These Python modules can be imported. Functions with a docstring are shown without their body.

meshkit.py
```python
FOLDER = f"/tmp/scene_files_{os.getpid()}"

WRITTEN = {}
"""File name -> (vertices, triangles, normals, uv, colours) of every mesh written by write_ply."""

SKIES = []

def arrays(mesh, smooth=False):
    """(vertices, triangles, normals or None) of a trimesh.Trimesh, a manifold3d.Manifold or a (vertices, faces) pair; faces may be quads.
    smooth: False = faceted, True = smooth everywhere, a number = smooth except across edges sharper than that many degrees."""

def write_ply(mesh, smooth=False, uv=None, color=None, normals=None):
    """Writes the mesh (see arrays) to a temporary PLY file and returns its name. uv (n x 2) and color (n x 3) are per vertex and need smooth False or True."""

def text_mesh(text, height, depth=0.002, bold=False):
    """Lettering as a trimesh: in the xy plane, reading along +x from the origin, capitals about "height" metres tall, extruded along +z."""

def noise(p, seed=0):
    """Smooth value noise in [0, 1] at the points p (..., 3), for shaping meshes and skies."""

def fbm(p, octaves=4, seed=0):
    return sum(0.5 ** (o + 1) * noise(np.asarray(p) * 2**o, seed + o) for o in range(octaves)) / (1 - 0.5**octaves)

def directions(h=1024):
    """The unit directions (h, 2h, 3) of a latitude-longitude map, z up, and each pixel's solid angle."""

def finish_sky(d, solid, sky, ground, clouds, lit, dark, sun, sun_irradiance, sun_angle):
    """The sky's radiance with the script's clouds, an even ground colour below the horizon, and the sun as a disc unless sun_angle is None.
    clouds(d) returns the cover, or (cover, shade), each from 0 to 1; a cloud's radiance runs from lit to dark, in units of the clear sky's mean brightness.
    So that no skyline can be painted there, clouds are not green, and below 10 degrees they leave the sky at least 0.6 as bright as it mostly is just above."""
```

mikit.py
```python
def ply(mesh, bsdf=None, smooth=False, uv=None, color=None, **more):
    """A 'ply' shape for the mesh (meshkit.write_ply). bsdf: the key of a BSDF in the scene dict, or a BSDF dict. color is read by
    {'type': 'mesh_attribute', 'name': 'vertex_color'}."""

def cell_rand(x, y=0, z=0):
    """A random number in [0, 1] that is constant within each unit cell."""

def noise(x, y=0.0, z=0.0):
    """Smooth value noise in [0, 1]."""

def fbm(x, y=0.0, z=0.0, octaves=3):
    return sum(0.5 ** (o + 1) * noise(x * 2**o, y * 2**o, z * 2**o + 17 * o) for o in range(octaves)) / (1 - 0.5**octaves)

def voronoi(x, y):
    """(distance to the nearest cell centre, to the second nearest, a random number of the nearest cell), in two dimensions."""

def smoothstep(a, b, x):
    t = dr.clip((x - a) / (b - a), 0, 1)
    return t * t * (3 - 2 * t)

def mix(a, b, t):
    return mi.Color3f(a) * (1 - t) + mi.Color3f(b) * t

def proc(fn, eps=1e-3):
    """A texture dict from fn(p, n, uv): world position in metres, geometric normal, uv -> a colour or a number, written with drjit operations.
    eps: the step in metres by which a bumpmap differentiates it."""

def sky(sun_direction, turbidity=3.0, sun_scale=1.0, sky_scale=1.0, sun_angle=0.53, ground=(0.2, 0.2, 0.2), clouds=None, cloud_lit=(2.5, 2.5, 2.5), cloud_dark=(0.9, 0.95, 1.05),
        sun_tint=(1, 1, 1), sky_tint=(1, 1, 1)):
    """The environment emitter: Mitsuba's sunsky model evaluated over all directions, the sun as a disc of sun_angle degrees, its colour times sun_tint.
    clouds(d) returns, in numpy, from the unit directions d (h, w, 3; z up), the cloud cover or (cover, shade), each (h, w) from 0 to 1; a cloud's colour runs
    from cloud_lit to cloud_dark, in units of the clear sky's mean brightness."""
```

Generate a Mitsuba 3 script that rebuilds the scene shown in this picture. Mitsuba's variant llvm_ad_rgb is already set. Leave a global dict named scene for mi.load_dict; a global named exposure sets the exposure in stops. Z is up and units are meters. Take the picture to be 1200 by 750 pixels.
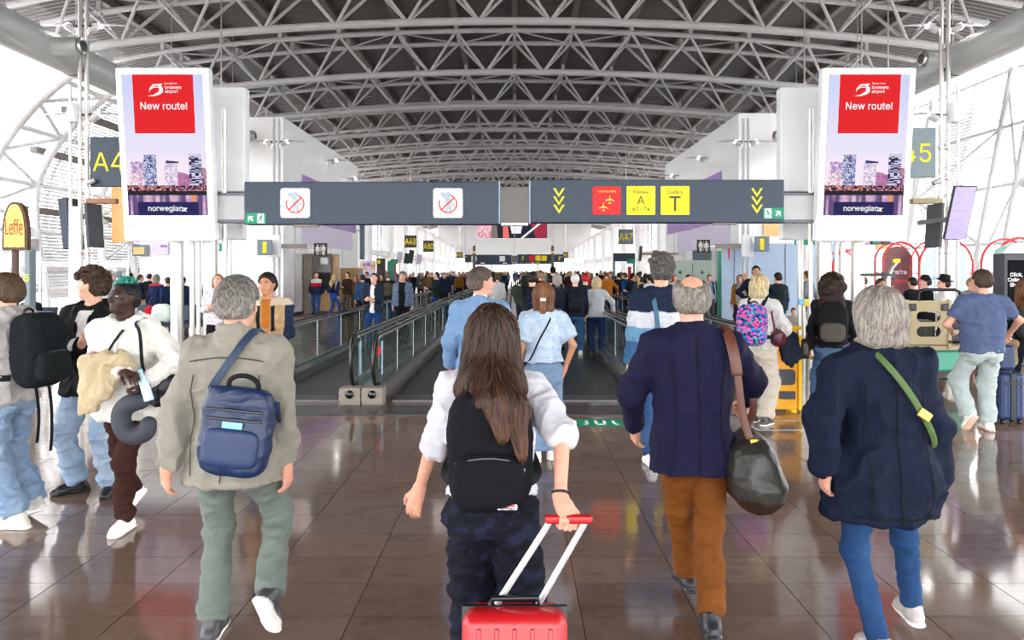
import math, random, numpy as np, trimesh, mitsuba as mi, drjit as dr, mikit, meshkit
from shapely.geometry import Polygon, Point, box as sbox
from shapely.ops import unary_union
from shapely import affinity
from mikit import proc, noise, fbm, voronoi, cell_rand, smoothstep, mix

random.seed(7)
RNG = np.random.RandomState(7)
scene, labels = {}, {}
T = mi.ScalarTransform4f
FOC, CX, CY, EYE = 864.0, 597.0, 318.0, 1.80     # focal length and principal point in pixels, eye height in metres

# ------------------------------------------------------------------ camera, sky, exposure
scene['camera'] = {'type': 'perspective', 'fov': math.degrees(2 * math.atan(600 / FOC)), 'fov_axis': 'x',
                   'principal_point_offset_x': (CX - 600) / 1200, 'principal_point_offset_y': -(CY - 375) / 750,
                   'near_clip': 0.05, 'far_clip': 2000.0,
                   'to_world': T().look_at(origin=[0, 0, EYE], target=[0, 10, EYE], up=[0, 0, 1])}

def overcast(d):
    n = meshkit.fbm(d * np.array([3, 3, 6.0]), 4, 3)
    return np.ones(d.shape[:2]) * 0.96, np.clip((n - 0.45) * 1.2, 0, 0.5)

scene['sky'] = mikit.sky([0.45, -0.35, 0.8], turbidity=4, sun_scale=0.0, sky_scale=1.0, ground=(0.42, 0.41, 0.40), clouds=overcast,
                         cloud_lit=(2.6, 2.6, 2.6), cloud_dark=(1.9, 1.95, 2.0))
exposure = 4.2

# ------------------------------------------------------------------ small helpers
def lin(c):
    if isinstance(c, str):
        c = [int(c[i:i + 2], 16) / 255 for i in (1, 3, 5)]
    c = np.asarray(c, float)
    return np.where(c <= 0.04045, c / 12.92, ((c + 0.055) / 1.055) ** 2.4)

def num(key):
    if key not in USED:
        USED.add(key)
        return key
    i = 1
    while f'{key}_{i:03d}' in USED:
        i += 1
    USED.add(f'{key}_{i:03d}')
    return f'{key}_{i:03d}'
USED = set()

def thing(name, label, cat=None, group=None, kind=None):
    key = num(name)
    labels[key] = {k: v for k, v in (('label', label), ('category', cat), ('group', group), ('kind', kind)) if v}
    return key

def part(parent, name, mesh, bsdf, smooth=False, to=None, label=None, kind=None, **kw):
    key = num(f'{parent}__{name}' if parent else name)
    d = mesh if isinstance(mesh, dict) else mikit.ply(mesh, bsdf, smooth, **kw)
    if isinstance(mesh, dict) and bsdf is not None:
        d = {**d, 'bsdf': {'type': 'ref', 'id': bsdf}}
    if to is not None:
        d = {**d, 'to_world': to}
    scene[key] = d
    if label or kind:
        labels[key] = {k: v for k, v in (('label', label), ('kind', kind)) if v}
    return key

def solo(name, label, cat, mesh, bsdf, smooth=False, group=None, kind=None, **kw):
    key = thing(name, label, cat, group, kind)
    scene[key] = mikit.ply(mesh, bsdf, smooth, **kw)
    return key

def struct(name, mesh, bsdf, label, smooth=False, **kw):
    return solo(name, label, None, mesh, bsdf, smooth, None, 'structure', **kw)

def at(px, py, d):
    return np.array([(px - CX) / FOC * d, d, EYE - (py - CY) / FOC * d])

def box(x0, x1, y0, y1, z0, z1):
    m = trimesh.creation.box(extents=[abs(x1 - x0), abs(y1 - y0), abs(z1 - z0)])
    m.apply_translation([(x0 + x1) / 2, (y0 + y1) / 2, (z0 + z1) / 2])
    return m

def rbox(x0, x1, y0, y1, z0, z1, r=0.01, seg=2):
    """A box with rounded edges: hull of eight small spheres."""
    sp = trimesh.creation.icosphere(subdivisions=seg - 1, radius=r).vertices
    pts = [sp + [x, y, z] for x in (x0 + r, x1 - r) for y in (y0 + r, y1 - r) for z in (z0 + r, z1 - r)]
    return trimesh.convex.convex_hull(np.vstack(pts))

def cyl(a, b, r, n=12, r2=None):
    return tube([a, b], [r, r if r2 is None else r2], n)

def tube(path, r, n=8, flat=None, closed=False):
    p = np.asarray(path, float)
    m = len(p)
    r = np.broadcast_to(np.asarray(r, float), (m,))
    t = np.gradient(p, axis=0) if m > 2 else np.repeat((p[1:] - p[:1]), 2, 0)
    t = t / (np.linalg.norm(t, axis=1, keepdims=True) + 1e-12)
    ref = np.array([0, 0, 1.0]) if abs(t[:, 2]).mean() < 0.8 else np.array([1.0, 0, 0])
    if flat is not None:
        ref = np.asarray(flat[0], float)
    a = np.cross(t, ref)
    bad = np.linalg.norm(a, axis=1) < 0.05
    a[bad] = np.cross(t[bad], [0.0, 1.0, 0.02])
    a /= np.linalg.norm(a, axis=1, keepdims=True)
    b = np.cross(a, t)
    s = 1.0 if flat is None else flat[1]
    ang = np.arange(n) * 2 * math.pi / n + math.pi / n
    v = p[:, None] + r[:, None, None] * (np.cos(ang)[None, :, None] * a[:, None] + s * np.sin(ang)[None, :, None] * b[:, None])
    v = v.reshape(-1, 3)
    i, j = np.meshgrid(np.arange(m - 1), np.arange(n), indexing='ij')
    q = np.stack([i * n + j, i * n + (j + 1) % n, (i + 1) * n + (j + 1) % n, (i + 1) * n + j], -1).reshape(-1, 4)
    f = np.vstack([q[:, [0, 2, 1]], q[:, [0, 3, 2]]])
    k = len(v)
    v = np.vstack([v, p[:1], p[-1:]])
    c0 = [[k, (j + 1) % n, j][::-1] for j in range(n)]
    c1 = [[k + 1, (m - 1) * n + j, (m - 1) * n + (j + 1) % n][::-1] for j in range(n)]
    mesh = trimesh.Trimesh(v, np.vstack([f, c0, c1]), process=False)
    mesh.fix_normals() if mesh.is_watertight and mesh.volume < 0 else None
    return mesh

def cat(*ms):
    return trimesh.util.concatenate([m for g in ms for m in (g if isinstance(g, list) else [g])])

def extr(poly, depth):
    """Extrudes a shapely polygon lying in the x-z plane along +y by depth."""
    ms = []
    for g in getattr(poly, 'geoms', [poly]):
        m = trimesh.creation.extrude_polygon(g, depth, engine='earcut')
        v = np.array(m.vertices)
        ms.append(trimesh.Trimesh(np.c_[v[:, 0], depth - v[:, 2], v[:, 1]], m.faces, process=False))
    m = cat(ms)
    return m

def rrect(w, h, r, cx=0, cz=0):
    return affinity.translate(sbox(-w / 2 + r, -h / 2 + r, w / 2 - r, h / 2 - r).buffer(r, 6), cx, cz)

def text(s, h, depth=0.004, bold=False, center=True):
    """Upright lettering in the x-z plane, facing -y, baseline at z=0."""
    m = meshkit.text_mesh(s, h, depth, bold)
    v = np.array(m.vertices)
    v = np.c_[v[:, 0], -v[:, 2], v[:, 1]]
    if center:
        v[:, 0] -= (v[:, 0].min() + v[:, 0].max()) / 2
    return trimesh.Trimesh(v, m.faces, process=False)

def mv(m, x=0, y=0, z=0, s=1.0):
    m = m.copy()
    m.apply_scale(s)
    m.apply_translation([x, y, z])
    return m

def xf(m, mat):
    m = m.copy()
    m.apply_transform(mat)
    return m

def rot(axis, deg, point=(0, 0, 0)):
    return trimesh.transformations.rotation_matrix(math.radians(deg), axis, point)

# ------------------------------------------------------------------ materials
def mat(key, color, rough=0.6, metal=0.0, spec=0.5, **kw):
    c = color if isinstance(color, dict) else {'type': 'rgb', 'value': [float(x) for x in lin(color)]}
    d = {'type': 'principled', 'base_color': c, 'roughness': rough, 'metallic': metal, 'specular': spec, **kw}
    scene[key] = {'type': 'twosided', 'bsdf': d}

VC = {'type': 'mesh_attribute', 'name': 'vertex_color'}
mat('cloth', VC, 0.85, spec=0.2)
mat('skin', VC, 0.5, spec=0.35)
mat('hair', VC, 0.55, spec=0.3)
mat('leather', VC, 0.4, spec=0.5)
mat('white_paint', '#f6f6f5', 0.45)
mat('white_gloss', '#eef0f2', 0.25)
mat('tube_paint', '#c2c1c1', 0.38, spec=0.5)
mat('beam_paint', '#6b645f', 0.5)
mat('steel', '#d2cfca', 0.28, 0.85)
mat('dark_steel', '#55585b', 0.35, 0.7)
mat('galvanised', '#b9bcba', 0.42, 0.3)
mat('sign_navy', '#2b3b4c', 0.45)
mat('sign_grey', '#6f6c69', 0.5)
mat('black_plastic', '#14151a', 0.3)
mat('rubber', '#08080a', 0.22, clearcoat=1.0, clearcoat_gloss=0.9)
mat('white_flat', '#f7f7f7', 0.6)
mat('yellow', '#ffe400', 0.5)
mat('sign_red', '#e00a12', 0.5)
mat('exit_green', '#00906a', 0.5)
mat('prohibit_red', '#ee3b30', 0.5)
mat('grey_figure', '#aebbc4', 0.5)
mat('text_dark', '#4a4636', 0.6)
mat('lilac_mid', '#bfb3e0', 0.5)
mat('lilac', '#ac84c8', 0.55)
mat('lilac_pale', '#e2d9f0', 0.55)
mat('orange_board', '#f7c983', 0.5)
mat('brown', '#4d2f1d', 0.45)
mat('rust', '#9a6a4a', 0.5)
mat('wood', '#c49a68', 0.5)
mat('taupe', '#8b8175', 0.5)
mat('red_paint', '#e0393c', 0.4)
mat('navy_vinyl', '#1c2a45', 0.4)
mat('pale_blue', '#aec4dc', 0.5)
mat('poster_plum', '#7e4a4e', 0.5)
mat('poster_sky', '#c4e3f2', 0.5)
mat('charcoal', '#3a3d44', 0.45)
mat('mint', '#469f86', 0.4)
mat('green_board', '#2f9a72', 0.45)
mat('tan_frame', '#a3946f', 0.5)
mat('barrier_yellow', '#f5a800', 0.4)
mat('barrier_bright', '#ffc81e', 0.4)
mat('suitcase_red', '#a80d14', 0.35, clearcoat=0.6, clearcoat_gloss=0.8)
mat('suitcase_blue', '#182f58', 0.45)
mat('gold', '#d9b45c', 0.3, 0.9)
mat('beige_cloth', '#c8a878', 0.85, spec=0.2)
mat('red_cloth', '#c01a2c', 0.85, spec=0.2)
mat('seam_dark', '#14151c', 0.8, spec=0.2)
mat('seam_olive', '#4a473e', 0.8, spec=0.2)
scene['glass_clear'] = {'type': 'thindielectric', 'int_ior': 1.5}
scene['glass_green'] = {'type': 'thindielectric', 'int_ior': 1.5, 'specular_transmittance': {'type': 'rgb', 'value': [0.66, 0.80, 0.76]}}
# ------------------------------------------------------------------ implicit surfaces: grid, smooth union, surface nets
def nrm(v):
    v = np.asarray(v, float)
    return v / (np.linalg.norm(v) + 1e-12)

def smin(a, b, k):
    if k <= 0:
        return np.minimum(a, b)
    h = np.maximum(k - np.abs(a - b), 0) / k
    return np.minimum(a, b) - h * h * k * 0.25

class Sdf:
    """A list of solids, each with its own bounding box, blended into one surface."""
    def __init__(self):
        self.items = []

    def add(self, lo, hi, fn, k=0.03, op='+'):
        self.items.append((np.asarray(lo, float), np.asarray(hi, float), fn, k, op))
        return self

    def cone(self, a, b, ra, rb=None, k=0.03, op='+', flat=None, cap=(False, False)):
        a, b = np.asarray(a, float), np.asarray(b, float)
        rb = ra if rb is None else rb
        ba = b - a
        L2 = max(ba @ ba, 1e-9)
        L = math.sqrt(L2)
        R = max(ra, rb) * (1 if flat is None else max(1, flat[1]))
        fa, fs = (None, 1) if flat is None else (nrm(flat[0]), flat[1])

        def fn(x, y, z):
            qx, qy, qz = x - a[0], y - a[1], z - a[2]
            s = (qx * ba[0] + qy * ba[1] + qz * ba[2]) / L2
            t = np.clip(s, 0, 1)
            qx, qy, qz = qx - t * ba[0], qy - t * ba[1], qz - t * ba[2]
            if fa is not None:
                c = (qx * fa[0] + qy * fa[1] + qz * fa[2]) * (1 / fs - 1)
                qx, qy, qz = qx + c * fa[0], qy + c * fa[1], qz + c * fa[2]
            d = np.sqrt(qx * qx + qy * qy + qz * qz) - (ra + (rb - ra) * t)
            if fs < 1:
                d = d * (0.5 + 0.5 * fs)
            if cap[0]:
                d = np.maximum(d, -s * L)
            if cap[1]:
                d = np.maximum(d, (s - 1) * L)
            return d
        return self.add(np.minimum(a, b) - R, np.maximum(a, b) + R, fn, k, op)

    def ell(self, c, r, Rm=None, k=0.03, op='+', p=2.0):
        c, r = np.asarray(c, float), np.asarray(r, float)
        Rm = np.eye(3) if Rm is None else Rm
        ext = np.abs(Rm) @ r

        def fn(x, y, z):
            q = [x - c[0], y - c[1], z - c[2]]
            u = [np.abs((Rm[0, i] * q[0] + Rm[1, i] * q[1] + Rm[2, i] * q[2]) / r[i]) for i in range(3)]
            s = (u[0] ** p + u[1] ** p + u[2] ** p) ** (1 / p)
            return (s - 1) * r.min()
        return self.add(c - ext, c + ext, fn, k, op)

    def loft(self, frame, secs, k=0.03, p=2.3, op='+', skirt=0.0):
        """frame = (origin, R, z0): torso frame; secs rows: z, half width, half depth, y offset."""
        o, Rm, z0 = frame
        s = np.array(sorted([list(r) + [0] * (4 - len(r)) for r in secs]))
        zs = np.linspace(s[0, 0], s[-1, 0], 40)
        from scipy.interpolate import PchipInterpolator as P
        a, b, yo = (P(s[:, 0], s[:, i])(zs) for i in (1, 2, 3))
        W = max(a.max(), b.max() + np.abs(yo).max()) + 0.01
        cor = np.array([[x, y, z - z0] for x in (-W, W) for y in (-W, W) for z in (s[0, 0], s[-1, 0])]) @ Rm.T + o

        def fn(x, y, z):
            q = [x - o[0], y - o[1], z - o[2]]
            u = [Rm[0, i] * q[0] + Rm[1, i] * q[1] + Rm[2, i] * q[2] for i in range(3)]
            h = u[2] + z0
            A, B, Y = np.interp(h, zs, a), np.interp(h, zs, b), np.interp(h, zs, yo)
            sc = (np.abs(u[0] / A) ** p + np.abs((u[1] - Y) / B) ** p) ** (1 / p)
            d = (sc - 1) * np.minimum(A, B)
            return np.maximum(d, np.maximum(s[0, 0] - h, h - s[-1, 0]))
        return self.add(cor.min(0), cor.max(0), fn, k, op)

    def plane(self, pt, n):
        """Cuts away what lies on the side that n points to."""
        pt, n = np.asarray(pt, float), nrm(n)
        return self.add([-9] * 3, [9] * 3, lambda x, y, z: (x - pt[0]) * n[0] + (y - pt[1]) * n[1] + (z - pt[2]) * n[2], 0, '&')

    def mesh(self, h):
        plus = [i for i in self.items if i[4] == '+']
        lo = np.min([i[0] for i in plus], 0) - 2.5 * h
        hi = np.max([i[1] for i in plus], 0) + 2.5 * h
        n = np.ceil((hi - lo) / h).astype(int) + 1
        ax = [lo[i] + h * np.arange(n[i]) for i in range(3)]
        F = np.full(n, 1.0)
        for l, u, fn, k, op in self.items:
            m = k + 2 * h
            a = np.maximum(np.floor((l - m - lo) / h).astype(int), 0)
            b = np.minimum(np.ceil((u + m - lo) / h).astype(int) + 1, n)
            if (b <= a).any():
                continue
            sl = tuple(slice(x, y) for x, y in zip(a, b))
            g = fn(ax[0][sl[0]][:, None, None], ax[1][sl[1]][None, :, None], ax[2][sl[2]][None, None, :])
            if op == '+':
                F[sl] = smin(F[sl], g, k)
            elif op == '-':
                F[sl] = -smin(-F[sl], g, k)
            else:
                F[sl] = np.maximum(F[sl], g)
        return nets(F, lo, h)

def nets(F, lo, h):
    ins = F < 0
    n = np.array(F.shape)
    cnt = np.zeros(n - 1, np.int8)
    for dx in (0, 1):
        for dy in (0, 1):
            for dz in (0, 1):
                cnt += ins[dx:n[0] - 1 + dx, dy:n[1] - 1 + dy, dz:n[2] - 1 + dz]
    act = (cnt > 0) & (cnt < 8)
    I = np.argwhere(act)
    idx = np.full(n - 1, -1, np.int64)
    idx[act] = np.arange(len(I))
    acc, num_ = np.zeros((len(I), 3)), np.zeros(len(I))
    for ax_ in range(3):
        o1, o2 = [i for i in range(3) if i != ax_]
        for p in (0, 1):
            for q in (0, 1):
                off = np.zeros(3, int)
                off[o1], off[o2] = p, q
                A = I + off
                B = A.copy()
                B[:, ax_] += 1
                fa, fb = F[A[:, 0], A[:, 1], A[:, 2]], F[B[:, 0], B[:, 1], B[:, 2]]
                c = (fa < 0) != (fb < 0)
                t = np.where(c, fa / np.where(c, fa - fb, 1), 0)
                P = A.astype(float)
                P[:, ax_] += t
                acc[c] += P[c]
                num_[c] += 1
    V = lo + h * acc / np.maximum(num_, 1)[:, None]
    faces = []
    for ax_ in range(3):
        o1, o2 = [i for i in range(3) if i != ax_]
        a = [slice(1, n[i] - 1) for i in range(3)]
        b = list(a)
        a[ax_], b[ax_] = slice(0, n[ax_] - 1), slice(1, n[ax_])
        fa, fb = ins[tuple(a)], ins[tuple(b)]
        E = np.argwhere(fa != fb)
        if not len(E):
            continue
        sg = fa[tuple(E.T)]
        E = E + np.array([0 if i == ax_ else 1 for i in range(3)])
        def cell(d1, d2):
            c = E.copy()
            c[:, o1] -= d1
            c[:, o2] -= d2
            return idx[c[:, 0], c[:, 1], c[:, 2]]
        q = np.stack([cell(1, 1), cell(0, 1), cell(0, 0), cell(1, 0)], 1)
        flip = sg if ax_ != 1 else ~sg
        q = np.where(flip[:, None], q, q[:, ::-1])
        faces.append(q)
    q = np.vstack(faces)
    f = np.vstack([q[:, [0, 1, 2]], q[:, [0, 2, 3]]])
    return trimesh.Trimesh(V, f, process=False)

def vnorm(m):
    v, f = np.array(m.vertices), np.array(m.faces)
    n = np.zeros_like(v)
    c = np.cross(v[f[:, 1]] - v[f[:, 0]], v[f[:, 2]] - v[f[:, 0]])
    for k in range(3):
        np.add.at(n, f[:, k], c)
    return n / np.maximum(np.linalg.norm(n, axis=1, keepdims=True), 1e-12)

def wrinkle(m, amp, freq, seed=0, ridge=True):
    """Moves the surface along its normals: rounded ridges for cloth folds, plain noise for hair."""
    v = np.array(m.vertices)
    fr = np.asarray(freq, float)
    if not ridge:
        n = meshkit.noise(v * fr, seed) * 0.65 + meshkit.noise(v * fr * 2.1 + 9, seed + 1) * 0.35
        d = 2 * n - 1
    else:
        w = v + 0.035 * np.stack([meshkit.noise(v * 7 + 5 * i, seed + 7 + i) for i in range(3)], 1)
        R = lambda q, s: 1 - np.abs(2 * meshkit.noise(q, s) - 1)
        d = 1.25 * R(w * fr * 0.75, seed) ** 2.2 + 0.75 * R(w * fr * 1.5 + 9, seed + 1) ** 2.5 + 0.3 * R(w * fr * 3 + 4, seed + 2) ** 2 - 0.95
    return trimesh.Trimesh(v + vnorm(m) * (amp * d)[:, None], m.faces, process=False)

def locks(m, J, style, n, seed=3):
    """Thin tapering locks that follow the combed direction over the hair's surface: (mesh, owner vertex of every point)."""
    r_ = np.random.RandomState(seed)
    v, nn = np.array(m.vertices), vnorm(m)
    from scipy.spatial import cKDTree
    tree = cKDTree(v)
    crown = J['head']((0.012, -0.045, 1.77))
    ids = r_.randint(0, len(v), n)
    if style == 'bald':
        q = (v - J['head']((0, -0.01, 1.50))) @ J['H'] + [0, -0.01, 1.50]
        ok = np.linalg.norm((q - [0, -0.034, 1.738]) / [0.069, 0.097, 0.073], axis=1) > 1
        ids = np.flatnonzero(ok)[r_.randint(0, ok.sum(), n)]
    V, F, O = [], [], []
    long_ = style in ('long', 'bob', 'tied', 'wavy')
    segs, step = (6, .021) if long_ else (4, .011)
    rad = 0.0052 if long_ else 0.0036
    for i in ids:
        p, o = v[i] + nn[i] * .001, i
        P = [p]
        jit = r_.normal(size=3) * (.22 if long_ else .45)
        curl = style in ('curly', 'wavy')
        for s in range(segs):
            nm = nn[o]
            g = (p - crown) * 4 + np.array([0, 0, -1.0 if long_ else -.45]) + jit
            if curl:
                g = g * .3 + r_.normal(size=3) * (1.0 if style == 'curly' else .55)
            g = g - (g @ nm) * nm
            p = p + nrm(g) * step * (.7 + .6 * r_.rand())
            o = tree.query(p)[1]
            lift = .0035 + (.006 * r_.rand() if curl else .0) + (.004 * (s == segs - 1) if not long_ else .002 * r_.rand())
            p = v[o] + (p - v[o]) - ((p - v[o]) @ nn[o]) * nn[o] + nn[o] * lift
            P.append(p)
        P = np.array(P)
        t = np.gradient(P, axis=0)
        a = np.cross(t, nn[i])
        a /= np.linalg.norm(a, axis=1, keepdims=True) + 1e-9
        c = nn[i]
        rr = rad * (.7 + .6 * r_.rand()) * np.array([.75, 1, 1, .9, .7, .5, .2][:segs] + [.12])
        k = len(V) * 0 + sum(len(x) for x in V)
        ring = np.stack([P + a * rr[:, None], P + c * rr[:, None] * .7, P - a * rr[:, None]], 1).reshape(-1, 3)
        m_ = len(P)
        V.append(ring)
        O += [i] * len(ring)
        for s in range(m_ - 1):
            b0, b1 = k + s * 3, k + s * 3 + 3
            F += [[b0, b1, b1 + 1], [b0, b1 + 1, b0 + 1], [b0 + 1, b1 + 1, b1 + 2], [b0 + 1, b1 + 2, b0 + 2]]
    return np.vstack(V), np.array(F), np.array(O), np.repeat(np.arange(n), len(V[0]))

def rx(a):
    c, s = math.cos(math.radians(a)), math.sin(math.radians(a))
    return np.array([[1, 0, 0], [0, c, -s], [0, s, c]])

def ry(a):
    c, s = math.cos(math.radians(a)), math.sin(math.radians(a))
    return np.array([[c, 0, s], [0, 1, 0], [-s, 0, c]])

def rz(a):
    c, s = math.cos(math.radians(a)), math.sin(math.radians(a))
    return np.array([[c, -s, 0], [s, c, 0], [0, 0, 1]])

def ik(a, t, l1, l2, hint):
    a, t = np.asarray(a, float), np.asarray(t, float)
    d = t - a
    L = np.linalg.norm(d)
    if L > (l1 + l2) * 0.999:
        t = a + d / L * (l1 + l2) * 0.999
        d = t - a
        L = np.linalg.norm(d)
    u = d / L
    x = (l1 * l1 - l2 * l2 + L * L) / (2 * L)
    hgt = math.sqrt(max(l1 * l1 - x * x, 0))
    n = np.asarray(hint, float) - (np.asarray(hint, float) @ u) * u
    return a + u * x + nrm(n) * hgt, t

# ------------------------------------------------------------------ people: skeleton (at 1.75 m, facing +y, right hand at +x)
def skeleton(pose, sw=0.178):
    J = {}
    p0 = np.array(pose.get('pelvis', (0, 0, 0.95)), float)
    R = rz(pose.get('twist', 0)) @ ry(pose.get('side', 0)) @ rx(-pose.get('lean', 2))
    tr = lambda q: p0 + R @ (np.asarray(q, float) - [0, 0, 0.95])
    J['frame'] = (p0, R, 0.95)
    J['tr'] = tr
    J['R'] = R
    J['pelvis'] = p0
    J['neck'] = tr((0, -0.02, 1.46))
    Hm = R @ rx(pose.get('lean', 2) * 0.7) @ rz(pose.get('hyaw', 0)) @ rx(-pose.get('hpitch', 0)) @ ry(pose.get('hroll', 0))
    hp = tr((0, -0.01, 1.50))
    J['head'] = lambda q: hp + Hm @ (np.asarray(q, float) - [0, -0.01, 1.50])
    J['H'] = Hm
    for s, n in ((-1, 'L'), (1, 'R')):
        hip = p0 + rz(pose.get('ptwist', 0)) @ np.array([s * 0.088, 0, -0.04])
        fx, fy, fz = pose.get('foot' + n, (s * 0.09, 0, 0))
        yaw, pit = pose.get('fyaw' + n, -s * 6), pose.get('fpit' + n, 0)
        F = rz(yaw) @ rx(-pit)
        ball = np.array([fx, fy, fz])                       # point under the ankle on the sole
        ank = ball + F @ np.array([0, -0.12, 0.085]) - F @ np.array([0, -0.12, 0]) * (0 if pit == 0 else 0)
        ank = ball + np.array([0, 0, 0.0]) + (rz(yaw) @ (rx(-pit) @ np.array([0, -0.13, 0.085]) + np.array([0, 0.13, 0])))
        kn, ank2 = ik(hip, ank, 0.435, 0.425, pose.get('knee' + n, rz(yaw) @ np.array([s * 0.1, 1, 0.1])))
        J['hip' + n], J['knee' + n], J['ank' + n] = hip, kn, ank2
        J['F' + n] = F
        sh = tr((s * sw, -0.015, 1.395 + pose.get('shrug' + n, 0)))
        w = pose.get('hand' + n, (s * 0.26, 0.03, 0.86))
        el, wr = ik(sh, w, 0.285, 0.255, pose.get('elb' + n, (s * 0.45, -1, -0.1)))
        J['sh' + n], J['el' + n], J['wr' + n] = sh, el, wr
        hd = pose.get('hdir' + n)
        fd = nrm(wr - el)
        J['hd' + n] = nrm(hd) if hd is not None else nrm(fd + np.array([0, 0.1, -0.35]))
        J['pn' + n] = nrm(pose.get('palm' + n, (-s, 0.15, 0)))
        J['curl' + n] = pose.get('curl' + n, 0.45)
    return J

SKIN = {'pale': '#e6b39a', 'pink': '#dba48c', 'tan': '#c78f6e', 'brown': '#8a5a40', 'dark': '#3e2720'}

def add_hand(S, J, n, k=1.0):
    s = -1 if n == 'L' else 1
    w, d, pn = J['wr' + n], J['hd' + n], J['pn' + n]
    pn = nrm(pn - (pn @ d) * d)                            # out of the palm
    ac = np.cross(d, pn)                                   # across the palm
    if ac @ np.array([0, 1.0, 0.15]) < 0:
        ac = -ac                                           # thumb side faces forward
    c = J['curl' + n]
    kn = w + d * 0.088 * k
    S.cone(w - d * 0.01, w + d * 0.035, 0.024, 0.026, k=0.012, flat=(ac, 1.25))
    for off, rr in ((-0.026, 0.013), (-0.009, 0.014), (0.009, 0.014), (0.026, 0.014)):
        S.cone(w + d * 0.02 + ac * off * 0.6, kn + ac * off, 0.016, rr, k=0.012)
    for off, ln, ex in ((-0.029, 0.058, 1.15), (-0.010, 0.074, 1.05), (0.0095, 0.080, 1.0), (0.029, 0.072, 0.95)):
        p, a = kn + ac * off, 0.0
        for seg, f in enumerate((0.45, 0.32, 0.23)):
            a += c * ex * (0.75, 1.0, 0.7)[seg]
            q = p + (d * math.cos(a) + pn * math.sin(a) + ac * off * 0.8) * ln * f * k
            S.cone(p, q, 0.0098 - 0.0012 * seg, 0.0092 - 0.0014 * seg, k=0.004)
            p = q
    p = w + d * 0.028 + ac * 0.024
    q = p + nrm(d * 0.75 + ac * 0.62 + pn * 0.25) * 0.042
    r = q + nrm(d * 0.95 + ac * 0.25 + pn * (0.2 + c * 0.4)) * 0.032
    e = r + nrm(d * 0.95 + ac * 0.05 + pn * (0.2 + c * 0.6)) * 0.026
    S.cone(w + d * 0.02 + ac * 0.012, p, 0.017, 0.015, k=0.012).cone(p, q, 0.015, 0.012, k=0.008).cone(q, r, 0.0115, 0.0105, k=0.005).cone(r, e, 0.0105, 0.0085, k=0.005)

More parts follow.
